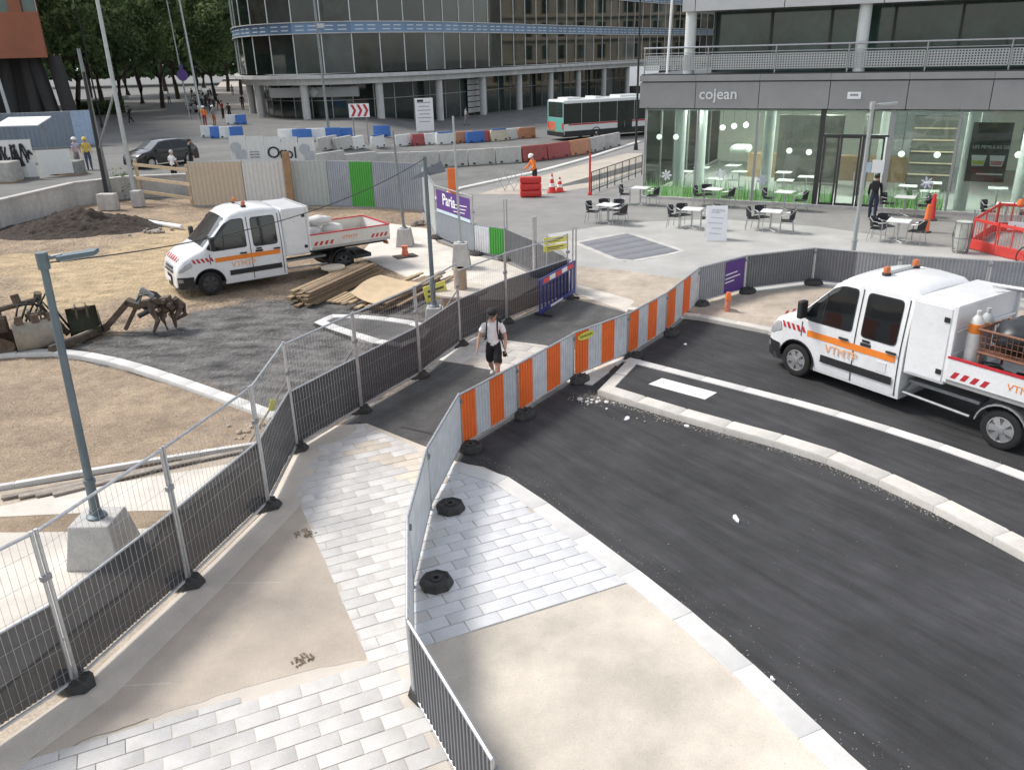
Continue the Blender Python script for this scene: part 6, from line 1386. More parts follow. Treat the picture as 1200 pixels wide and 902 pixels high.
# low pale wall and kerb beyond the crossroads
for k, (a, b_, h) in enumerate((((82, 122), (150, 116), .55), ((60, 130), (82, 128), .6))):
    p, q = GT(*a), GT(*b_); d = q - p; g = MB(); g.box((0, 0, h / 2), (d.length, .4, h)); tag(g.build('low_wall', KERBW, None, bev=.03, loc=(p + q) / 2, rz=math.atan2(d.y, d.x)), ['long low pale wall beyond the crossroads', 'short low pale wall under the brown block'][k], 'wall')
# ================================================================== people
SKIN = mat('skin', (.50, .31, .22), .6, var=.08); HAIR = mat('hair_dark', (.02, .015, .012), .7, var=.3, scale=30, bump=.4, bscale=90)
def cloth(n, c): return mat('cloth_' + n, c, .85, var=.12, scale=9, bump=.3, bscale=40)
PEOPLE = []
def person(loc, rz, label, pose=None, top=None, legs=None, shoes=None, h=1.74, sleeves='short', trousers='long', cap=None, hair=True, z=None, extra=None, vest=None, group=None, sub=2):
    """local x = facing direction, y = left. pose: angles in degrees"""
    P = dict(lean=2, lh=0, rh=0, lk=0, rk=0, ls=5, rs=5, le=15, re=15, lo=8, ro=8, nod=8, turn=0); P.update(pose or {})
    k = h / 1.74; V3 = Vector
    ln = R(P['lean']); up = V3((math.sin(ln), 0, math.cos(ln)))
    hipz = .90 - max(0, (1 - math.cos(R(max(abs(P['lh']), abs(P['rh']))))) * .42) if not P.get('sit') else P['sit']
    pel = V3((0, 0, hipz)); J = {}; J['pel'] = pel; J['waist'] = pel + up * .14; J['chest'] = pel + up * .34; J['sh'] = pel + up * .47; J['neck'] = pel + up * .55
    nd = R(P['nod'] + P['lean']); hu = V3((math.sin(nd), 0, math.cos(nd))); J['head'] = J['neck'] + hu * .10; J['crown'] = J['neck'] + hu * .21
    for s, a, b_, c, d in (('l', 'lh', 'lk', 'ls', 'le'), ('r', 'rh', 'rk', 'rs', 're')):
        y = 1 if s == 'l' else -1; hip = pel + V3((0, .09 * y, -.04)); t = R(P[a]); kn = hip + V3((math.sin(t), .01 * y, -math.cos(t))) * .42; t2 = t - R(P[b_]); an = kn + V3((math.sin(t2), 0, -math.cos(t2))) * .40
        J[s + 'hip'], J[s + 'knee'], J[s + 'ank'] = hip, kn, an; J[s + 'toe'] = an + V3((.17, .02 * y, -.045)); J[s + 'heel'] = an + V3((-.03, 0, -.045))
        sh = J['sh'] + V3((0, .175 * y, -.02)); t = R(P[c]); o_ = R(P[s + 'o']); el = sh + V3((math.sin(t) * math.cos(o_), math.sin(o_) * y, -math.cos(t) * math.cos(o_))) * .29; t2 = t + R(P[d]); wr = el + V3((math.sin(t2) * math.cos(o_ * .3), math.sin(o_ * .3) * y, -math.cos(t2) * math.cos(o_ * .3))) * .25
        J[s + 'sh'], J[s + 'elb'], J[s + 'wri'] = sh, el, wr; dr = (wr - el).normalized(); J[s + 'hand'] = wr + dr * .075
    low = min(J['ltoe'].z, J['rtoe'].z, J['lheel'].z, J['rheel'].z) - .03
    for q in J: J[q] = (J[q] - V3((0, 0, low if not P.get('sit') else 0))) * k
    verts = []; rad = []; edges = []; seg = []
    def vtx(p, r_): verts.append(p); rad.append((r_ * k, r_ * k) if not isinstance(r_, tuple) else (r_[0] * k, r_[1] * k)); return len(verts) - 1
    def chain(pts, start=None, reg='skin'):
        prev = start
        for p, r_ in pts:
            i = vtx(p, r_)
            if prev is not None: edges.append((prev, i)); seg.append((prev, i, reg))
            prev = i
        return prev
    ip = vtx(J['pel'], (.135, .115)); iw = chain([(J['waist'], (.135, .115)), (J['chest'], (.155, .12)), (J['sh'], (.12, .095))], ip, 'top'); ish = len(verts) - 1
    chain([(J['neck'], .052), (J['neck'].lerp(J['head'], .55) + V3((.012, 0, 0)) * k, .078), (J['head'] + V3((.012, 0, 0)) * k, .092), (J['crown'], .06)], ish, 'head')
    sl = {'short': .45, 'long': 1.0, 'none': .0}[sleeves]
    for s in 'lr':
        a = J[s + 'sh'] + (J['sh'] - J[s + 'sh']) * .12; e = J[s + 'elb']; w_ = J[s + 'wri']; hd = J[s + 'hand']
        i = chain([(a, .068)], ish, 'top')
        if sleeves == 'short': i = chain([(a.lerp(e, .55), .064), (a.lerp(e, .66), .062)], i, 'top'); i = chain([(a.lerp(e, .72), .043), (e, .038)], i, 'skin'); i = chain([(e.lerp(w_, .4), .038), (w_, .026)], i, 'skin')
        else: i = chain([(e, .052), (e.lerp(w_, .8), .042), (w_, .038)], i, 'top')
        dr = (hd - w_).normalized(); sd_ = dr.cross(V3((0, 1, 0))).normalized(); ih = chain([(w_ + dr * .055 * k, (.032, .017))], i, 'skin')
        if sub > 1:
            fw = V3((1, 0, 0)); ax = (fw - dr * fw.dot(dr)).normalized()
            for f_ in range(4):
                o_ = ax * (.030 - .019 * f_) * k; q = w_ + dr * .08 * k + o_; L_ = (.075, .085, .08, .062)[f_] * k; bend = V3((0, -1 if s == 'l' else 1, 0)) * .25
                chain([(q, .0085), (q + dr * L_ * .5, .008), (q + dr * L_ * .85 + bend * L_ * .6, .0065)], ih, 'skin')
            chain([(w_ + dr * .03 * k + ax * .034 * k, .010), (w_ + dr * .075 * k + ax * .052 * k, .008)], ih, 'skin')
        else: chain([(hd + dr * .06 * k, (.026, .014))], ih, 'skin')
        hip, kn, an = J[s + 'hip'], J[s + 'knee'], J[s + 'ank']
        i = chain([(hip, .098), (hip.lerp(kn, .35), .098)], ip, 'legs')
        if trousers == 'short': i = chain([(hip.lerp(kn, .78), .095), (hip.lerp(kn, .84), .092)], i, 'legs'); i = chain([(hip.lerp(kn, .90), .060), (kn, .054), (kn.lerp(an, .35), .056)], i, 'skin'); i = chain([(kn.lerp(an, .75), .040), (an, .036)], i, 'skin')
        else: i = chain([(kn, .068), (kn.lerp(an, .5), .062), (an, .052)], i, 'legs')
        chain([(J[s + 'heel'].lerp(J[s + 'toe'], .45), (.042, .034)), (J[s + 'toe'], (.036, .026))], i, 'shoes')
        chain([(J[s + 'heel'], (.038, .034))], i, 'shoes')
    me = bpy.data.meshes.new('body_base'); me.from_pydata([tuple(p) for p in verts], edges, [])
    bm = bmesh.new(); bm.from_mesh(me); sk = bm.verts.layers.skin.verify(); bm.verts.ensure_lookup_table()
    for i, v in enumerate(bm.verts): v[sk].radius = rad[i]; v[sk].use_root = (i == 0)
    bm.to_mesh(me); bm.free(); tmp = bpy.data.objects.new('tmp_body', me); COL.objects.link(tmp)
    m1 = tmp.modifiers.new('s', 'SKIN'); m1.branch_smoothing = .6; m2 = tmp.modifiers.new('u', 'SUBSURF'); m2.levels = sub; m2.render_levels = sub
    mats_ = dict(skin=SKIN, head=SKIN, top=top, legs=legs, shoes=shoes or cloth('shoe', (.05, .05, .05)))
    PEOPLE.append((tmp, loc, rz, label, mats_, [(verts[a], verts[b_], r_) for a, b_, r_ in seg], J, cap, hair, k, extra, group, hu, vest))
def finish_people():
    bpy.context.view_layer.update(); dg = bpy.context.evaluated_depsgraph_get(); res = []
    for it in PEOPLE: res.append(bpy.data.meshes.new_from_object(it[0].evaluated_get(dg)))
    for it, me in zip(PEOPLE, res):
        tmp, loc, rz, label, mats_, segs, J, cap, hair, k, extra, group, hu, vest = it; bpy.data.objects.remove(tmp)
        keys = ['skin', 'head', 'top', 'legs', 'shoes']; me.materials.clear()
        for q in keys: me.materials.append(mats_[q])
        for p in me.polygons:
            c = p.center; best = None
            for a, b_, r_ in segs:
                d = b_ - a; t = max(0, min(1, (c - a).dot(d) / max(1e-9, d.length_squared))); e = (c - a - d * t).length
                if best is None or e < best[0]: best = (e, r_)
            p.material_index = keys.index(best[1])
        cl = set()
        for p in me.polygons:
            if keys[p.material_index] in ('top', 'legs'): cl.update(p.vertices)
        for i in cl:
            v = me.vertices[i]; q = v.co * 1.0; f_ = noise.noise(Vector((q.x * 9, q.y * 9, q.z * 14))) + .6 * noise.noise(Vector((q.x * 22 + 5, q.y * 22, q.z * 30))); v.co = v.co + v.normal * .012 * f_
        me.shade_smooth(); me.name = 'body'; o = thing('person', label, 'person', loc, rz, group); link('body', me, o)
        hc = J['head'] + hu * .02 * k; q = hu.to_track_quat('Z', 'X')
        Rm = Matrix.Translation(hc) @ Matrix.Rotation(math.atan2(hu.x, hu.z), 4, 'Y')
        # face: nose, brows, ears, mouth
        g = MB(Rm); g.sphere((.098 * k, 0, -.012 * k), .018 * k, 6, sc=(.9, .7, 1.4))
        for s in (1, -1): g.sphere((.005 * k, s * .092 * k, -.01 * k), .026 * k, 6, sc=(.7, .35, 1.2))
        tag(g.build('face_features', SKIN, o, smooth=60), kind='stuff')
        g = MB(Rm)
        for s in (1, -1): g.sphere((.088 * k, s * .032 * k, .012 * k), .011 * k, 6, sc=(.6, 1.3, .7))
        g.box((.092 * k, 0, -.052 * k), (.01 * k, .04 * k, .008 * k)); tag(g.build('eyes_and_mouth', HAIR, o), kind='stuff')
        if hair:
            g = MB(Rm); n = 14
            for i in range(6):
                pass
            g.sphere((-.012 * k, 0, .028 * k), .105 * k, 14, sc=(1, .95, .95))
            for v in g.v:
                l_ = Rm.inverted() @ v
                if l_.x > .035 * k and l_.z < .045 * k: l_.x = .02 * k; l_.y *= .8
                if l_.z < -.05 * k: l_.z = -.05 * k; l_.x *= .8; l_.y *= .85
                v[:] = Rm @ l_
            g.build('hair', hair if not isinstance(hair, bool) else HAIR, o, smooth=60)
        if cap:
            kind, cm = cap; g = MB(Rm)
            if kind == 'helmet': g.lathe([(.135 * k, .03 * k), (.14 * k, .045 * k), (.122 * k, .06 * k), (.11 * k, .11 * k), (.07 * k, .145 * k), (0, .155 * k)], 16)
            else:
                g.lathe([(.108 * k, .035 * k), (.11 * k, .06 * k), (.098 * k, .10 * k), (.06 * k, .128 * k), (0, .135 * k)], 16); g.prism([(.08 * k, -.08 * k), (.15 * k, -.07 * k), (.185 * k, 0), (.15 * k, .07 * k), (.08 * k, .08 * k)], .035 * k, .047 * k)
            g.build('cap' if kind != 'helmet' else 'helmet', cm, o, smooth=50)
        if extra: extra(o, J, k)
BLK = cloth('black', (.018, .018, .02)); WHT = cloth('white', (.82, .81, .81)); NAVY = cloth('navy', (.025, .03, .06)); ORV = cloth('orange_vest', (.85, .22, .04)); YEV = cloth('yellow_vest', (.62, .46, .10)); GRYC = cloth('grey', (.25, .25, .26)); PINK = cloth('dark_red', (.28, .04, .05)); PALE = cloth('pale_shoe', (.6, .6, .6)); JEAN = cloth('jeans', (.07, .09, .15))
def backpack(o, J, k):
    g = MB(); c = (J['chest'] + J['waist']) / 2 + Vector((-.19, 0, .06)); g.box(c, (.17, .30, .44)); g.build('backpack', BLK, o, bev=.05, smooth=50)
    for s in (1, -1):
        g = MB(); y = .105 * s
        g.path([J['sh'] + Vector((-.12, y, .02)), J['sh'] + Vector((-.02, y, .105)), J['sh'] + Vector((.10, y, .03)), J['chest'] + Vector((.135, y, .04)), J['waist'] + Vector((.125, y * 1.25, .02)), J['waist'] + Vector((.0, y * 1.7, -.03)), J['waist'] + Vector((-.12, y * 1.2, -.02))], .017, 6)
        st = g.build('backpack_strap', BLK, o, smooth=60)
    g = MB(); a = J['waist'] + Vector((.02, .16, 0)); g.path([a, a + Vector((.05, .06, -.18)), a + Vector((.04, .12, -.36))], .012, 5); g.build('loose_strap', BLK, o)
    g = MB(); g.box(J['lhand'] + Vector((.03, -.02, -.06)), (.014, .07, .14), ry=.3); g.build('phone', BLK, o, bev=.006)
WP = G(580, 450, .02); d = Vector((WP.x, WP.y)); 
person((WP.x, WP.y, .022), math.atan2(-d.y, -d.x) - R(8), 'person in white t-shirt and black shorts with black cap and backpack walking', dict(lean=4, lh=26, lk=8, rh=-18, rk=30, ls=-10, le=55, rs=-4, re=30, lo=14, ro=22, nod=14), WHT, BLK, PALE, h=1.72, trousers='short', cap=('cap', BLK), extra=backpack)
def headset(o, J, k):
    g = MB(); g.box(J['chest'] + Vector((-.17, 0, .05)), (.12, .28, .36)); g.build('backpack', BLK, o, bev=.04)
CP = G(1021, 258, .012); person((CP.x, CP.y, .012), R(62), 'person in a black jacket and dark trousers standing at the cafe door', dict(lean=1, lh=3, rh=-3, le=40, re=30, nod=12), BLK, NAVY, PALE, h=1.76, sleeves='long', extra=headset)
# worker in orange behind the red barrier
WK = G(628, 226, .01); person((WK.x, WK.y + 1.0, .008), R(-150), 'worker in orange vest and white helmet kneeling behind the red barrier', dict(lean=14, lh=8, rh=2, ls=20, le=40, rs=25, re=40, nod=18), ORV, BLK, BLK, h=1.78, sleeves='long', cap=('helmet', WHITEP))
q = GT(206, 214); person((q.x, q.y, q.z), R(75), 'person in white shirt and dark trousers beside the timber rail', dict(le=25, re=20), WHT, BLK, BLK, h=1.75, hair=mat('hair_grey', (.55, .53, .5), .8))
q = GT(226, 202); person((q.x, q.y, q.z), R(20), 'person in black jacket with a black cap behind the cream hoarding', dict(lh=8, rh=-8), BLK, BLK, BLK, sleeves='long', cap=('cap', BLK))
q = GT(106, 199); person((q.x, q.y, q.z), R(-60), 'worker in yellow vest standing by the white hoarding', dict(le=45, re=35), YEV, JEAN, BLK, sleeves='long', cap=('helmet', mat('helmet_yellow', (.7, .5, .08), .4)))
q = GT(93, 199); person((q.x, q.y, q.z), R(-20), 'worker in white and violet shirt next to the yellow vest', dict(le=35, re=15), cloth('lilac', (.5, .46, .6)), GRYC, BLK, sleeves='short', cap=('helmet', WHITEP))
q = GT(154, 146); person((q.x, q.y, q.z), R(200), 'person in dark clothes crossing the empty crossroads', dict(lh=14, rh=-14, lk=4, rk=16, ls=-15, rs=18), BLK, BLK, PALE, sub=1, sleeves='long', extra=headset)
q = GT(285, 129); person((q.x, q.y, q.z), R(100), 'person in black walking down the side street, the taller of two', dict(lh=10, rh=-10), BLK, BLK, BLK, sub=1, sleeves='long', h=1.82)
q = GT(294, 128); person((q.x, q.y, q.z), R(80), 'person in dark grey walking beside the taller one in black', dict(lh=-10, rh=10), GRYC, BLK, BLK, sub=1, sleeves='long')
q = GT(241, 148); person((q.x, q.y, q.z), R(-70), 'person in bright orange vest among the parked scooters', dict(le=30), ORV, PINK, BLK, sub=1, sleeves='long', cap=('helmet', WHITEP))
q = GT(252, 147); person((q.x, q.y, q.z), R(-110), 'person in grey top with a white helmet beside the orange vest', dict(re=30), GRYC, cloth('rust', (.4, .13, .06)), BLK, sub=1, sleeves='long', cap=('helmet', WHITEP))
q = GT(236, 141); person((q.x, q.y, q.z), R(-40), 'person in white top waiting at the parked scooters', dict(le=30), WHT, JEAN, BLK, sub=1)
q = GT(262, 139); person((q.x, q.y, q.z), R(160), 'person in dark red top behind the blue barriers', dict(le=20), PINK, BLK, BLK, sub=1)
q = GT(270, 141); person((q.x, q.y, q.z), R(-80), 'person in black leaning forward at the blue barriers', dict(lean=28, le=60, re=60, ls=30, rs=30), BLK, BLK, BLK, sub=1, sleeves='long')
q = GT(546, 147); person((q.x, q.y, q.z), R(10), 'person in white t-shirt walking in front of the slatted wall', dict(lh=15, rh=-15, ls=-15, rs=20), WHT, GRYC, BLK, sub=1)
for x, y, c, l_, lb in ((230, 128, GRYC, BLK, 'person in grey standing between the parked scooters'), (247, 131, BLK, JEAN, 'person in black top and blue jeans by the scooters'), (257, 127, WHT, BLK, 'person in white top and black trousers behind the scooters'), (226, 117, NAVY, BLK, 'person in navy walking far down the street'), (273, 112, PINK, JEAN, 'person in dark red top far down the side street'), (199, 122, WHT, JEAN, 'person in white top and jeans crossing the far street')):
    q = GT(x, y); person((q.x, q.y, q.z), R(x * 7 % 360), lb, dict(lh=12, rh=-12, ls=-12, rs=12), c, l_, BLK, sub=1)
finish_people()
# ================================================================== things lying about the site
def plank(a, b_, w_, t_, m, label, grp, roll=0, cat='plank', name='plank'):
    a, b_ = Vector(a), Vector(b_); d = b_ - a; g = MB(); g.box((0, 0, 0), (d.length, w_, t_)); o = g.build(name, m, None, bev=.004, loc=(a + b_) / 2); q = d.to_track_quat('X', 'Z'); e = q.to_euler(); o.rotation_euler = (e.x + roll, e.y, e.z); return tag(o, label, cat, grp)
rnd = random.Random(12)
PT = [mat('plank_a', (.36, .26, .16), .85, var=.25, scale=8, bump=.3, bscale=40, rnd=.2), mat('plank_b', (.24, .17, .11), .85, var=.25, scale=8, bump=.3, bscale=40, rnd=.2), mat('plank_c', (.46, .35, .22), .85, var=.2, scale=8, bump=.3, bscale=40, rnd=.15)]
a0, b0 = G(366, 357), G(440, 322); d0 = (b0 - a0).normalized(); n0 = Vector((-d0.y, d0.x, 0))
for lay in range(6):
    for k in range(5 - lay // 3):
        off = (k - 2) * .175 + rnd.uniform(-.03, .03) + lay * .02; s_ = rnd.uniform(-.35, .2); e_ = rnd.uniform(-.2, .3); z = .03 + lay * .062; p = a0 + n0 * (off + .3) + d0 * s_; q = b0 + n0 * (off + .3) + d0 * e_
        plank((p.x, p.y, z), (q.x, q.y, z + rnd.uniform(-.01, .015)), .16, .052, PT[rnd.randrange(3)], 'weathered plank in the tall timber pile beside the left truck', 'planks of the tall timber pile')
for k in range(4):
    p = a0 + n0 * (-.35 - .15 * k) + d0 * .25; q = p + d0 * rnd.uniform(.9, 1.5); plank((p.x, p.y, .04), (q.x, q.y, .05), .12, .05, PT[2 if k % 2 else 0], 'short plank in front of the tall timber pile', 'short planks in front of the pile')
# second, looser pile under the plywood
a1, b1 = G(452, 366), G(524, 330); d1 = (b1 - a1).normalized(); n1 = Vector((-d1.y, d1.x, 0))
for k in range(20):
    off = rnd.uniform(-.35, 1.35); z = .03 + .05 * (k // 4); p = a1 + n1 * off + d1 * rnd.uniform(-.2, .2); q = b1 + n1 * (off * .8) + d1 * rnd.uniform(-.6, .5); rr = rnd.uniform(-.06, .06)
    plank((p.x, p.y, z), (q.x, q.y, z + .02), rnd.uniform(.09, .17), .045, PT[rnd.randrange(3)], 'plank in the loose timber pile beside the cable drum', 'planks of the loose timber pile')
# sagging plywood sheet
c = [G(411, 343, .35), G(441, 356, .3), G(497, 331, .34), G(447, 322, .4)]; g = MB(); n = 12; vs = []
PLY = mat('plywood', (.56, .42, .26), .7, var=.12, scale=3, bump=.1, bscale=40)
for lv in (0, -.018):
    for j in range(n + 1):
        for i in range(n + 1):
            u, v = i / n, j / n; p = (c[0].lerp(c[1], u)).lerp(c[3].lerp(c[2], u), v); vs.append(p + Vector((0, 0, lv + .10 * math.sin(math.pi * v) * (1 - u) - .05 * math.sin(math.pi * u))))
N1 = (n + 1) ** 2; fs = [(j * (n + 1) + i, j * (n + 1) + i + 1, (j + 1) * (n + 1) + i + 1, (j + 1) * (n + 1) + i) for j in range(n) for i in range(n)]; g.add(vs, fs + [tuple(x + N1 for x in f[::-1]) for f in fs])
for i in range(n):
    for (p, q) in ((i, i + 1), (n * (n + 1) + i + 1, n * (n + 1) + i), ((i + 1) * (n + 1), i * (n + 1)), (i * (n + 1) + n, (i + 1) * (n + 1) + n)): g.f.append([p, p + N1, q + N1, q]); g.m.append(0)
tag(g.build('plywood_sheet', PLY, smooth=40), 'sagging sheet of pale plywood lying across the timber piles', 'plywood sheet')
for k in range(5):
    p = (c[1] + c[0]) / 2 + Vector((.2 + .25 * k, .3 * k, 0)); plank((p.x, p.y, .06), (p.x + .5, p.y + .1, .06), .2, .12 + .04 * (k % 2), PT[1], 'short timber bearer under the plywood sheet', 'bearers under the plywood')
def drum(p, r_, h, label, core, rz=0, z=0, m=None):
    o = thing('cable_drum', label, 'cable drum', (p[0], p[1], z), rz); m = m or TIMB
    for k, zz in enumerate((0, h - .05)):
        g = MB(); g.lathe([(.05, zz), (r_, zz), (r_, zz + .05), (.05, zz + .05)], 28); g.build('flange', m, o, smooth=40)
    n_ = 14
    for k in range(n_):
        t = 2 * math.pi * k / n_; g = MB(); g.box((core * math.cos(t), core * math.sin(t), h / 2), (.03, 2 * math.pi * core / n_ * .92, h - .1), t); g.build('stave', TIMB2 if core > .3 else m, o)
    return o
dp = G(541, 366); o = drum(dp, .72, .62, 'large flat-lying wooden cable drum behind the netted fence', .46, m=mat('drum_pale', (.56, .50, .42), .8, var=.15, scale=4))
g = MB(); g.tube((0, 0, 0), (0, 0, .55), .17, 16); g.lathe([(.17, .55), (.13, .56), (.13, .1)], 16); tag(g.build('cardboard_tube', mat('cardboard', (.42, .30, .20), .85, var=.12), None, smooth=40, loc=(dp.x, dp.y + .1, .62)), 'brown tube standing on the large cable drum', 'tube')
drum(G(392, 328), .36, .42, 'small pale cable drum next to the rear wheel of the left truck', .14, m=mat('drum_small', (.62, .54, .42), .8, var=.12))
# cone stump on a board, yellow and orange boards, white pipe
p = G(475, 301); g = MB(); g.box((0, 0, .015), (.75, .5, .03)); tag(g.build('dark_board', mat('board_dark', (.06, .05, .045), .8), None, loc=(p.x, p.y, .012), rz=.5), 'dark board lying under the orange stump', 'board'); g = MB(); g.lathe([(.12, 0), (.13, .05), (.09, .2), (.12, .34), (.0, .36)], 10); tag(g.build('orange_stump', mat('faded_orange', (.70, .20, .12), .7, var=.2), None, smooth=40, loc=(p.x, p.y, .042)), 'faded orange marker stump on a dark board', 'marker')
p = G(500, 372); o = thing('warning_board', 'yellow warning board leaning beside the lamp block', 'sign', (p.x + .25, p.y + .25, 0), R(25)); g = MB(); g.box((0, 0, .62), (.62, .03, .42), ry=R(-10)); pl = g.build('plate', YELP, o); 
for k in range(2): g = MB(); g.box((0, -.018, .68 - .13 * k), (.45, .004, .06), ry=R(-10)); g.build('lettering_line', BLACKP, pl)
for x in (-.2, .2): g = MB(); g.tube((x, .02, 0), (x, .02, .5), .018, 6); g.build('leg', POLE, o)
g = MB(); g.box((0, 0, .3), (.4, .04, .6)); tag(g.build('orange_board', mat('panel_orange', (.62, .26, .1), .7), None, loc=(p.x + .75, p.y + .3, 0), rz=R(20)), 'orange board leaning beside the yellow warning board', 'board')
a, b_ = G(175, 260, .08), G(213, 266, .08); g = MB(); g.tube((0, 0, 0), (b_ - a).to_tuple(), .09, 12); tag(g.build('white_pipe', WHITEP, None, smooth=40, loc=a), 'white plastic pipe lying on the yellow sand', 'pipe')
def rocks(name, c, n_, spread, sz, m, label, seed, squash=(1, 1)):
    r_ = random.Random(seed)
    for k in range(n_):
        g = MB(); s_ = sz * r_.uniform(.5, 1.4); g.sphere((0, 0, 0), s_, 7, sc=(1, r_.uniform(.6, 1), r_.uniform(.4, .7)))
        for v in g.v: v *= 1 + .35 * noise.noise(v * (3 / s_) + Vector((k, seed, 0)))
        tag(g.build(name, m, None, loc=(c[0] + r_.gauss(0, spread) * squash[0], c[1] + r_.gauss(0, spread) * squash[1], c[2] + s_ * .3), rz=r_.uniform(0, 6)), label, name.replace('_', ' '), label + ' group')
rocks('rubble', G(172, 272), 10, .35, .13, mat('rubble_grey', (.36, .32, .28), .9, var=.25), 'grey lump of rubble at the end of the dark earth heap', 5)
rocks('stone', G(493, 262, .012), 4, .3, .16, mat('stone_dark', (.18, .16, .14), .9, var=.25), 'dark stone lying on the concrete site pad', 6)
rocks('rubble', G(694, 470), 16, .22, .045, mat('rubble_white', (.68, .66, .62), .9, var=.2), 'pale crumb of broken concrete at the nose of the island', 8)
rocks('rubble', G(285, 506, .01), 14, .3, .05, mat('rubble_tan', (.42, .34, .25), .9, var=.25), 'tan rubble stone at the tip of the gravel bed', 9)
rocks('rubble', G(790, 492), 14, .5, .02, MATS['rubble_tan'], 'small grit lump along the island kerb', 10, (1.4, -.85 if False else .2))
rocks('pebble', G(640, 700, .01), 10, .7, .012, MATS['rubble_tan'], 'tiny pebble on the pale sand bed', 12)
# litter on the asphalt and walkway
def scrap(px_, py_, l_, w_, m, label, z=.003, seed=1, cat='litter'):
    p = G(px_, py_); r_ = random.Random(seed); g = MB(); n_ = 9; top = []; bot = []
    for k in range(n_):
        t = 2 * math.pi * k / n_; rr = r_.uniform(.6, 1.1); top.append((l_ * rr * math.cos(t), w_ * rr * math.sin(t), .012 + r_.random() * .02)); bot.append((l_ * rr * math.cos(t), w_ * rr * math.sin(t), 0))
    g.add(top + bot + [(0, 0, .03)], [(k, (k + 1) % n_, 2 * n_) for k in range(n_)] + [(n_ + k, n_ + (k + 1) % n_, (k + 1) % n_, k) for k in range(n_)]); tag(g.build('scrap', m, None, smooth=30, loc=(p.x, p.y, z), rz=r_.uniform(0, 3)), label, cat)
scrap(862, 608, .11, .04, WHITEP, 'curled white scrap in the middle of the new asphalt', seed=3)
scrap(905, 796, .035, .025, WHITEP, 'small white scrap at the edge of the walkway kerb', seed=4)
scrap(735, 491, .08, .05, WHITEP, 'white paper scrap before the island kerb', seed=5)
scrap(805, 500, .06, .04, WHITEP, 'small white scrap halfway along the island kerb', seed=6)
scrap(803, 404, .06, .05, WHITEP, 'white pebble like scrap behind the island', seed=7)
DRY = mat('dry_leaves', (.16, .12, .08), .95, var=.4, scale=40)
for k, (x, y, s_) in enumerate(((356, 626, .11), (354, 773, .10))):
    p = G(x, y, .03); r_ = random.Random(k); g = MB()
    for q in range(26):
        c_ = Vector((r_.gauss(0, s_ * .6), r_.gauss(0, s_ * .5), .004 + r_.random() * .015)); t = r_.uniform(0, 6.28); u = Vector((math.cos(t), math.sin(t), r_.uniform(-.2, .2))) * .028; v = Vector((-math.sin(t), math.cos(t), 0)) * .014; g.add([c_ - u, c_ + v, c_ + u, c_ - v], [(0, 1, 2, 3)])
    o = g.build('leaf_litter', DRY, None, loc=(p.x, p.y, .037 if k == 0 else .031)); tag(o, ['small drift of dry leaves near the fence kerb', 'small drift of dry leaves in the middle of the bare sand'][k], 'leaf litter'); 
# marker post with sealing hole by the far kerb
p = G(852, 366, .03); o = thing('marker_post', 'short orange marker post between kerb and purple notice', 'post', (p.x, p.y, .04)); g = MB(); g.lathe([(.10, 0), (.08, .05), (.07, .30), (.06, .33)], 12); g.build('sleeve', mat('faded_orange2', (.55, .20, .13), .7, var=.2), o, smooth=40); g = MB(); g.lathe([(.075, .32), (.08, .42), (.05, .52), (.0, .53)], 12); g.build('cap', mat('hot_orange', (.85, .2, .05), .5), o, smooth=40); g = MB(); g.lathe([(.0, .0), (.32, .0), (.30, .012), (0, .014)], 14); g.build('patch', A_OLD, o)
# ---- worn excavator attachments
IRON = mat('worn_iron', (.14, .105, .08), .8, .3, var=.4, scale=6, bump=.5, bscale=25); IRONL = mat('worn_iron_pale', (.33, .30, .25), .8, .2, var=.25, scale=4, bump=.3, bscale=20); HYD = mat('hydraulic_black', (.03, .03, .03), .5)
def bucket(p, rz, w_, r_, label, m, teeth=5):
    o = thing('digger_bucket', label, 'digger bucket', p, rz); g = MB(); n_ = 12; arc = [(r_ * math.cos(R(a)), r_ * math.sin(R(a)) + r_) for a in [200 + 200 * i / n_ for i in range(n_ + 1)]]
    vs = [(x, s * w_ / 2, z) for x, z in arc for s in (-1, 1)]; fs = [(2 * i, 2 * i + 1, 2 * i + 3, 2 * i + 2) for i in range(n_)]; g.add(vs, fs)
    vs = [(x * .93, s * w_ / 2, (z - r_) * .93 + r_) for x, z in arc for s in (-1, 1)]; g.add(vs, [f[::-1] for f in fs]); g.build('shell', m, o, smooth=50)
    for s in (-1, 1): g = MB(); g.add([(x, s * w_ / 2, z) for x, z in arc], [tuple(range(n_ + 1))[::s]]); g.add([(x, s * (w_ / 2 + .025), z) for x, z in arc], [tuple(range(n_ + 1))[::-s]]); g.build('side_plate', m, o)
    for k in range(teeth): g = MB(); y = -w_ / 2 + w_ * (k + .5) / teeth; g.box((arc[-1][0] + .03, y, arc[-1][1] + .06), (.05, w_ / teeth * .5, .2)); g.build('tooth', IRON, o, bev=.01)
    for y in (-.12, .12): g = MB(); g.prism([(-r_ * .5, r_ * 1.2), (r_ * .4, r_ * 1.2), (.1, r_ * 2.0), (-.2, r_ * 2.0)], -.02, .02); q = MB(Matrix.Translation((0, y, 0)) @ Matrix.Rotation(R(90), 4, 'X')); q.add(g.v, g.f); q.m = g.m[:]; q.build('lug', IRON, o)
    g = MB(); g.tube((-.05, -.2, r_ * 1.75), (-.05, .2, r_ * 1.75), .05, 10); g.build('pin', IRON, o, smooth=40); return o
p = G(50, 408); bucket((p.x, p.y, 0), R(-60), 1.0, .48, 'large worn digger bucket lying by the curved kerb', IRONL, 3)
p = G(5, 412); bucket((p.x, p.y, 0), R(200), .8, .42, 'worn digger bucket at the outer end of the attachments', IRON, 0)
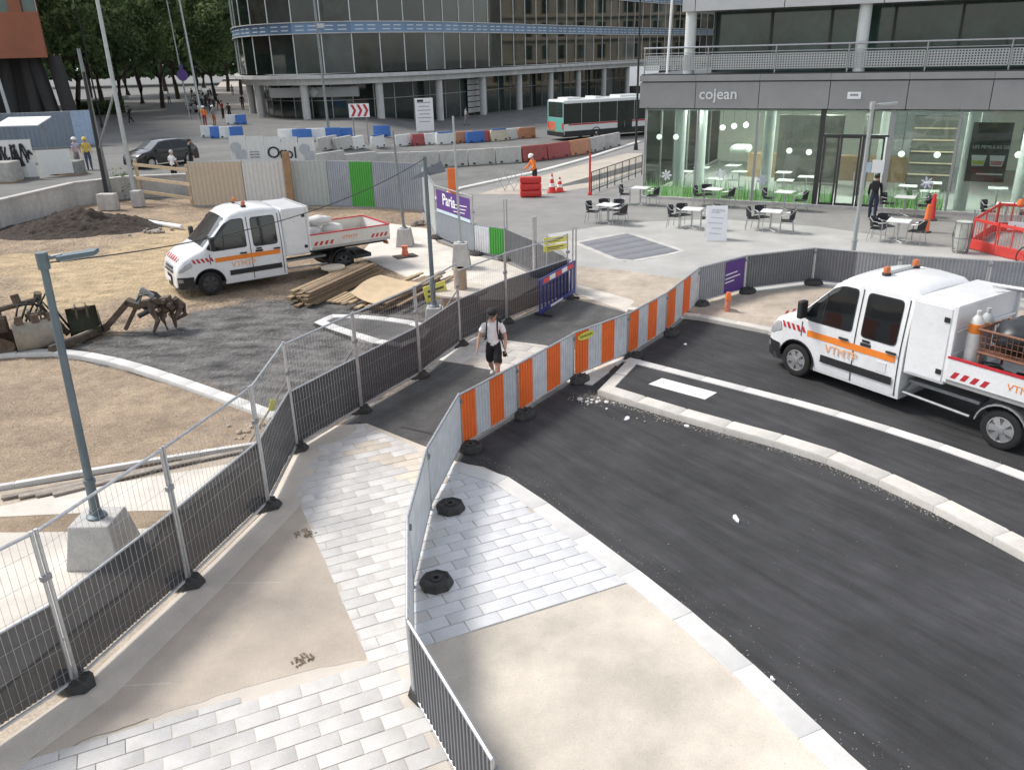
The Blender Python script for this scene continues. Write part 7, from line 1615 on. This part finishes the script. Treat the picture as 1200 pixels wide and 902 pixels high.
p = G(95, 397); bucket((p.x, p.y + .3, 0), R(120), .7, .40, 'dark digger bucket behind the lamp pole', mat('iron_olive', (.10, .10, .07), .8, .2, var=.3, scale=5), 0)
p = G(34, 402); o = thing('breaker_frame', 'tangled iron frame with hoses between the digger buckets', 'attachment', (p.x, p.y, 0), .3)
for k, (a, b_, r_) in enumerate((((-.5, 0, .1), (.5, .2, .5), .09), ((.5, .2, .5), (.9, .1, .1), .08), ((-.5, 0, .1), (-.6, .4, .8), .07), ((-.6, .4, .8), (.3, .5, .95), .07), ((.3, .5, .95), (.5, .2, .5), .06), ((-.1, .3, .9), (-.15, .35, 1.15), .1), ((.3, .5, .95), (.35, .45, 1.12), .09))): g = MB(); g.tube(a, b_, r_, 8); g.build('iron_bar', IRON, o, smooth=40)
for k in range(4):
    pts = [(.1 * k - .2, .1 * k, .5), (.2 * k, -.1 + .1 * k, 1.0 + .06 * k), (.3 + .15 * k, .2, .9 - .1 * k), (.6 + .1 * k, .3, .2)]; g = MB(); g.path(pts, .03, 6); g.build('hose', HYD, o, smooth=60)
a, b_ = G(60, 416), G(128, 388); d = b_ - a; o = thing('long_beam', 'long low iron beam lying across the attachments', 'beam', (0, 0, 0)); g = MB(); g.box(((a + b_) / 2) + Vector((0, 0, .12)), (d.length, .14, .16), math.atan2(d.y, d.x)); g.build('beam', IRON, o, bev=.02); g = MB(); g.box(((a + b_) / 2) + Vector((0, 0, .21)), (d.length * .98, .05, .03), math.atan2(d.y, d.x)); g.build('top_edge', IRONL, o)
p0_ = G(122, 391); p1_ = G(188, 388); e = (p1_ - p0_).normalized(); o = thing('grapple_arm', 'folded rusty grapple arm and clustered claws standing on the sand', 'grapple', (p0_.x, p0_.y, 0), math.atan2(e.y, e.x))
ARMG = mat('arm_grey', (.30, .30, .29), .7, .2, var=.3)
def flat(a, b_, w_, t_, m, nm):
    a, b_ = Vector(a), Vector(b_); d = b_ - a; g = MB(Matrix.Translation((a + b_) / 2) @ d.to_track_quat('X', 'Z').to_matrix().to_4x4()); g.box((0, 0, 0), (d.length + w_ * .6, t_, w_)); return g.build(nm, m, o, bev=.012)
flat((0, 0, .10), (.72, 0, .78), .13, .10, IRON, 'lower_boom'); flat((0, .22, .10), (.72, .22, .78), .13, .10, IRON, 'lower_boom'); flat((.70, .1, .78), (.98, .1, .66), .14, .30, IRON, 'elbow_link'); flat((.52, .1, .08), (.92, .1, .70), .09, .10, IRON, 'prop_bar')
flat((.92, .0, .70), (1.16, .0, 1.10), .10, .08, ARMG, 'raised_link'); flat((1.14, .0, 1.10), (1.36, .0, .92), .12, .10, ARMG, 'raised_link'); flat((.95, .1, .70), (1.7, .1, .80), .15, .26, IRON, 'head_plate'); flat((1.0, .2, .62), (1.35, .2, .38), .11, .08, IRON, 'claw_link'); flat((1.35, .2, .38), (1.62, .2, .50), .12, .08, IRON, 'claw_link')
r_ = random.Random(31)
for k in range(9):
    x = 1.32 + .065 * k; y = .1 + r_.uniform(-.22, .22); b0_ = Vector((x, y, .78)); pts = [b0_, b0_ + Vector((r_.uniform(.0, .18), r_.uniform(-.08, .08), -.22)), b0_ + Vector((r_.uniform(-.05, .2), r_.uniform(-.1, .1), -.45)), Vector((x + r_.uniform(-.05, .12), y + r_.uniform(-.1, .1), .02 + .22 * (k % 3)))]
    g = MB(); g.path(pts, [.075, .085, .07, .035], 5); g.build('claw', IRON, o)
for k in range(5): g = MB(); x = 1.28 + .12 * k; g.tube((x, -.16, .8 - .1 * (k % 3)), (x, .36, .8 - .1 * (k % 3)), .05, 8); g.build('pin', IRON, o, smooth=40)
g = MB(); g.tube((.98, -.1, .45), (1.3, -.1, .60), .065, 10); g.tube((1.3, -.1, .60), (1.5, -.1, .68), .03, 8); g.build('cylinder', HYD, o, smooth=40)
for k in range(3): g = MB(); g.path([(.9, .1 * k, .75), (1.1, .1 * k - .1, .98 + .05 * k), (1.4, .1 * k, .95), (1.62, .1, .72)], .022, 6); g.build('hose', HYD, o, smooth=60)
# ================================================================== cafe terrace
CHB = mat('chair_weave', (.03, .03, .032), .7, var=.2, bump=.4, bscale=60)
def make_table(label):
    o = thing('terrace_table', label, 'table', (0, 0, 0)); g = MB(); g.box((0, 0, .735), (.72, .72, .03)); g.build('table_top', TT, o, bev=.008); g = MB(); g.tube((0, 0, .06), (0, 0, .72), .035, 10); g.build('pedestal', STEEL, o, smooth=40)
    for k in range(4): t = math.pi / 4 + k * math.pi / 2; g = MB(); g.tube((0, 0, .07), (.33 * math.cos(t), .33 * math.sin(t), .02), .02, 6); g.build('foot', STEEL, o)
    return o
def make_chair(label):
    o = thing('terrace_chair', label, 'chair', (0, 0, 0)); g = MB(); g.box((0, 0, .44), (.44, .46, .03)); g.build('seat', CHB, o, bev=.008)
    g = MB(); n_ = 8; vs = []
    for j in range(2):
        for i in range(n_ + 1): t = R(-75 + 150 * i / n_); vs.append((-.22 * math.cos(t) * 1.05 - .02 - .04 * j, .25 * math.sin(t), .50 + .32 * j))
    fs = [(i, i + 1, n_ + 2 + i, n_ + 1 + i) for i in range(n_)]; g.add(vs, fs); g.add([(x - .012, y, z) for x, y, z in vs], [f[::-1] for f in fs]); g.build('backrest', CHB, o, smooth=50)
    for s in (1, -1):
        g = MB(); g.path([(.21, s * .25, .02), (.20, s * .25, .64), (.12, s * .26, .67), (-.12, s * .25, .70), (-.25, s * .18, .82)], .014, 6); g.build('arm_frame', STEEL, o, smooth=60); g = MB(); g.tube((-.20, s * .22, .46), (-.27, s * .24, .0), .014, 6); g.build('rear_leg', STEEL, o)
    g = MB(); g.path([(-.25, .18, .82), (-.29, 0, .84), (-.25, -.18, .82)], .014, 6); g.build('top_rail', STEEL, o, smooth=60); g = MB(); g.tube((.2, -.25, .42), (.2, .25, .42), .012, 6); g.build('cross_bar', STEEL, o); return o
T0 = make_table('white square table'); C0 = make_chair('black chair'); firstT = firstC = True
sets = [(712, 262, 'beside the end of the railing', 4), (750, 240, 'against the first cafe pane', 2), (810, 268, 'beside the white pavement sign', 3), (835, 242, 'against the second cafe pane', 3), (902, 271, 'standing alone before the third cafe pane', 3), (918, 246, 'against the third cafe pane', 2), (1050, 284, 'between the black-clad person and the orange cone post', 3), (1058, 253, 'against the pane beside the cafe door', 2), (1176, 263, 'behind the red barriers', 2), (1086, 246, 'at the foot of the light mullion', 1)]
for (x, y, where, nch) in sets:
    p = G(x, y, .012); rz = CRZ + random.uniform(-.15, .15)
    if firstT: t_ = T0; firstT = False
    else: t_ = copy_tree(T0)
    t_.location = p; t_.rotation_euler = (0, 0, rz); t_['label'] = 'white square terrace table ' + where; t_['group'] = 'terrace tables of the cafe'
    offs_ = [(-.62, .02, 0), (.62, -.02, math.pi), (-.45, .5, -.9), (.05, .66, -math.pi / 2)][:nch]
    for k, (dx, dy, ra) in enumerate(offs_):
        q = p + Matrix.Rotation(rz, 3, 'Z') @ Vector((dx + random.uniform(-.06, .06), dy + random.uniform(-.1, .1), 0))
        if firstC: c_ = C0; firstC = False
        else: c_ = copy_tree(C0)
        c_.location = q; c_.rotation_euler = (0, 0, rz + ra + random.uniform(-.25, .25)); c_['label'] = 'black woven chair at the table ' + where; c_['group'] = 'terrace chairs of the cafe'
# pavement sign
p = G(838, 281, .012); o = thing('pavement_sign', 'white A-frame pavement sign with faint writing on the plaza', 'sign', p, R(-8))
for s in (1, -1):
    g = MB(); g.box((0, 0, 0), (.72, .035, 1.2)); b0_ = g.build('board', WHITEP, o, bev=.01); b0_.location = (0, -.16 * s, .60); b0_.rotation_euler = (R(-14 * s), 0, 0)
    if s == 1:
        for k in range(5): g = MB(); g.box((-.05 + .06 * (k % 2), -.02, .38 - .18 * k), (.34 + .08 * (k % 3), .004, .035), ry=R(4)); g.build('writing', mat('faint_ink', (.55, .56, .60), .7), b0_)
        text_mesh('writing', 'menu', .2, mat('faint_ink2', (.40, .41, .46), .7), b0_, (.05, -.02, .46), (R(90), 0, 0), .001)
# orange cone posts
for k, (x, y, lb) in enumerate(((1084, 272, 'tall orange cone post on the plaza beside the last tables'), (1091, 258, 'red cone post standing right behind the orange one'))):
    p = G(x, y, .012); o = thing('cone_post', lb, 'cone', p); g = MB(); g.lathe([(.13, 0), (.14, .04), (.12, .08), (.085, .75), (.06, .98), (.0, 1.0)], 14); g.build('post', [mat('hot_orange', (.85, .2, .05), .5), REDP][k], o, smooth=40); g = MB(); g.lathe([(.22, 0), (.22, .03), (.13, .05)], 8); g.build('base', RUBBER, o)
# wire litter bin with a clear sack
p = G(1124, 296, .012); o = thing('litter_bin', 'wire framed litter bin with a clear sack next to the red barriers', 'bin', p); g = MB()
for z, r_ in ((.08, .22), (.5, .29), (.98, .25)): g.path([(r_ * math.cos(2 * math.pi * k / 18), r_ * math.sin(2 * math.pi * k / 18), z) for k in range(19)], .016, 5)
g.build('hoops', STEELD, o, smooth=40)
for k in range(8): t = 2 * math.pi * k / 8; g = MB(); g.path([(.2 * math.cos(t), .2 * math.sin(t), 0), (.29 * math.cos(t), .29 * math.sin(t), .5), (.25 * math.cos(t), .25 * math.sin(t), .98)], .012, 5); g.build('upright', STEELD, o, smooth=40)
g = MB(); g.lathe([(.12, .06), (.17, .2), (.20, .5), (.21, .96), (.24, 1.0)], 14); g.build('sack', mat('clear_sack', (.55, .57, .50), .4, var=.15), o, smooth=50); g = MB(); g.tube((.26, 0, 0), (.26, 0, 1.35), .03, 8); g.build('post', STEELD, o)
# red site barriers round the trench on the right
RB = mat('barrier_red', (.62, .055, .045), .5, var=.12, rnd=.08); rr = [G(1136, 292), G(1165, 300), G(1200, 308), G(1245, 316)]; rb2 = [G(1136, 292), G(1165, 272), G(1200, 274), G(1240, 278)]
def red_panel(a, b_, lb):
    d = b_ - a; o = thing('red_barrier', lb, 'barrier', (a.x, a.y, .012), math.atan2(d.y, d.x)); Lx = d.length - .04
    g = MB(); g.box((Lx / 2, 0, .18), (Lx, .04, .32)); g.build('kick_board', RB, o, bev=.01); g = MB(); g.box((Lx / 2, 0, .96), (Lx, .04, .1)); g.build('top_board', RB, o, bev=.01)
    for x in (.02, Lx / 2, Lx - .02): g = MB(); g.tube((x, 0, 0), (x, 0, 1.05), .022, 6); g.build('post', RB, o)
    for k in range(10): g = MB(); g.tube((Lx * (k + .5) / 10, 0, .34), (Lx * (k + .5) / 10, 0, .92), .008, 4); g.build('bar', mat('bar_pink', (.55, .16, .14), .6), o)
    return o
for k in range(3): red_panel(rr[k], rr[k + 1], ['red barrier panel next to the wire litter bin', 'red barrier panel with a white notice behind it', 'red barrier panel running out of the plaza'][k]); red_panel(rb2[k], rb2[k + 1], ['red barrier panel turning back behind the litter bin', 'red rear barrier panel before the terrace table', 'red rear barrier panel carrying an orange lamp'][k])
p = G(1188, 292); g = MB(); g.box((0, 0, .5), (.6, .03, .25)); tag(g.build('notice_plate', WHITEP, None, loc=(p.x, p.y, .25), rz=CRZ), 'white notice plate inside the red barriers', 'notice')
p = G(1188, 275); g = MB(); g.lathe([(.09, 0), (.1, .1), (.06, .2), (0, .22)], 10); tag(g.build('warning_lamp', mat('hot_orange', (.85, .2, .05), .5), None, smooth=40, loc=(p.x, p.y, 1.02)), 'orange warning lamp on the rear red barrier', 'lamp')
p = G(1203, 315); o = thing('bicycle', 'black bicycle leaning at the red barriers', 'bicycle', (p.x, p.y, .012), R(-20))
for x in (0, 1.05):
    g = MB(); g.path([(x + .34 * math.cos(2 * math.pi * k / 24), 0, .35 + .34 * math.sin(2 * math.pi * k / 24)) for k in range(25)], .018, 6); w_ = g.build('wheel', TYRE, o, smooth=60); g = MB()
    for k in range(12): t = 2 * math.pi * k / 12; g.tube((x, 0, .35), (x + .33 * math.cos(t), 0, .35 + .33 * math.sin(t)), .002, 3)
    g.build('spokes', STEEL, w_)
for nm, a, b_ in (('top_tube', (.2, 0, .85), (.72, 0, .88)), ('down_tube', (.2, 0, .8), (.48, 0, .32)), ('seat_tube', (.48, 0, .3), (.75, 0, .98)), ('chain_stay', (.48, 0, .32), (1.05, 0, .35)), ('seat_stay', (.72, 0, .86), (1.05, 0, .35)), ('fork', (.17, 0, .95), (0, 0, .35)), ('handlebar', (.14, -.28, 1.0), (.14, .28, 1.0))): g = MB(); g.tube(a, b_, .018, 8); g.build(nm, VBLK, o, smooth=40)
g = MB(); g.box((.78, 0, 1.0), (.26, .14, .06)); g.build('saddle', VBLK, o, bev=.02)
# red water barrier, cones and trestle by the worker
p = G(622, 231); o = thing('water_barrier', 'red plastic water barrier in front of the orange worker', 'barrier', (p.x, p.y, .008), R(4)); 
for k in range(3): g = MB(); g.box((0, 0, .17 + .31 * k), (1.0, .42 - .05 * k, .29)); g.build('rib', REDP, o, bev=.05, smooth=40)
for k, (x, y, lb) in enumerate(((647, 226, 'traffic cone with white bands beside the red water barrier'), (656, 225, 'second smaller traffic cone beside the first'))):
    p = G(x, y); o = thing('traffic_cone', lb, 'cone', (p.x, p.y, .017)); h = .9 - .2 * k; f = lambda z: .19 - .16 * z / h
    for (z0, z1, m) in ((.04, .3 * h, REDP), (.3 * h, .5 * h, WHITEP), (.5 * h, .72 * h, REDP), (.72 * h, .84 * h, WHITEP), (.84 * h, h, REDP)): g = MB(); g.lathe([(f(z0), z0), (f(z1), z1)], 14); g.build('band', m, o, smooth=40)
    g = MB(); g.box((0, 0, .02), (.46, .46, .04)); g.build('base', REDP, o, bev=.01)
p = G(597, 224); o = thing('trestle', 'thin grey folding trestle standing on the plaza edge', 'trestle', (p.x, p.y, .008))
for x in (-.45, .0, .45):
    for s in (1, -1): g = MB(); g.tube((x - .25 * s, 0, 0), (x + .25 * s, .05, .95), .018, 5); g.build('leg', STEEL, o)
g = MB(); g.tube((-.75, 0, .5), (.75, 0, .5), .015, 5); g.build('rail', STEEL, o)
# far wood closing the street, ivy at the wall
rnd = random.Random(9); g = MB()
for k in range(9000):
    px_ = rnd.uniform(40, 310); Y = rnd.uniform(255, 285); p = Vector((at_dist(px_, Y), Y, 2.5 + rnd.uniform(0, 1) ** .9 * 22)); a = Vector((rnd.gauss(0, 1), rnd.gauss(0, 1), rnd.gauss(0, 1))).normalized() * 1.1; b_ = a.orthogonal().normalized() * .75; g.add([p - a, p + b_, p + a, p - b_], [(0, 1, 2, 3)], rnd.choice((1, 1, 0)))
tag(g.build('far_wood', LEAF), 'dark mass of far trees closing the street', 'trees', kind='stuff')
for k, (x, y) in enumerate(((140, 232), (152, 231))):
    p = G(x, y); g = MB(); r_ = random.Random(k)
    for q in range(500): c_ = Vector((r_.gauss(0, .3), r_.gauss(0, .2), abs(r_.gauss(0, .45)))); a = Vector((r_.gauss(0, 1), r_.gauss(0, 1), r_.gauss(0, 1))).normalized() * .08; b_ = a.orthogonal().normalized() * .045; g.add([c_ - a, c_ + b_, c_ + a, c_ - b_], [(0, 1, 2, 3)], r_.choice((0, 2)))
    tag(g.build('weed_bush', LEAF, None, loc=p), ['green weeds growing against the retaining wall by the dark mast', 'green weeds growing at the foot of the tall mast'][k], 'weeds')
for k, (x, y) in enumerate(((124, 246), (133, 246), (163, 242))):
    p = G(x, y); block_mesh(.5, .45, .75).build('footing_block', CONC, None, bev=.03, loc=p); o = bpy.context.scene.objects[-1] if False else None
for o in list(COL.objects):
    if o.name.startswith('footing_block') and o.parent is None: tag(o, 'pale concrete footing block at the base of the masts', 'concrete block', 'footing blocks of the masts')
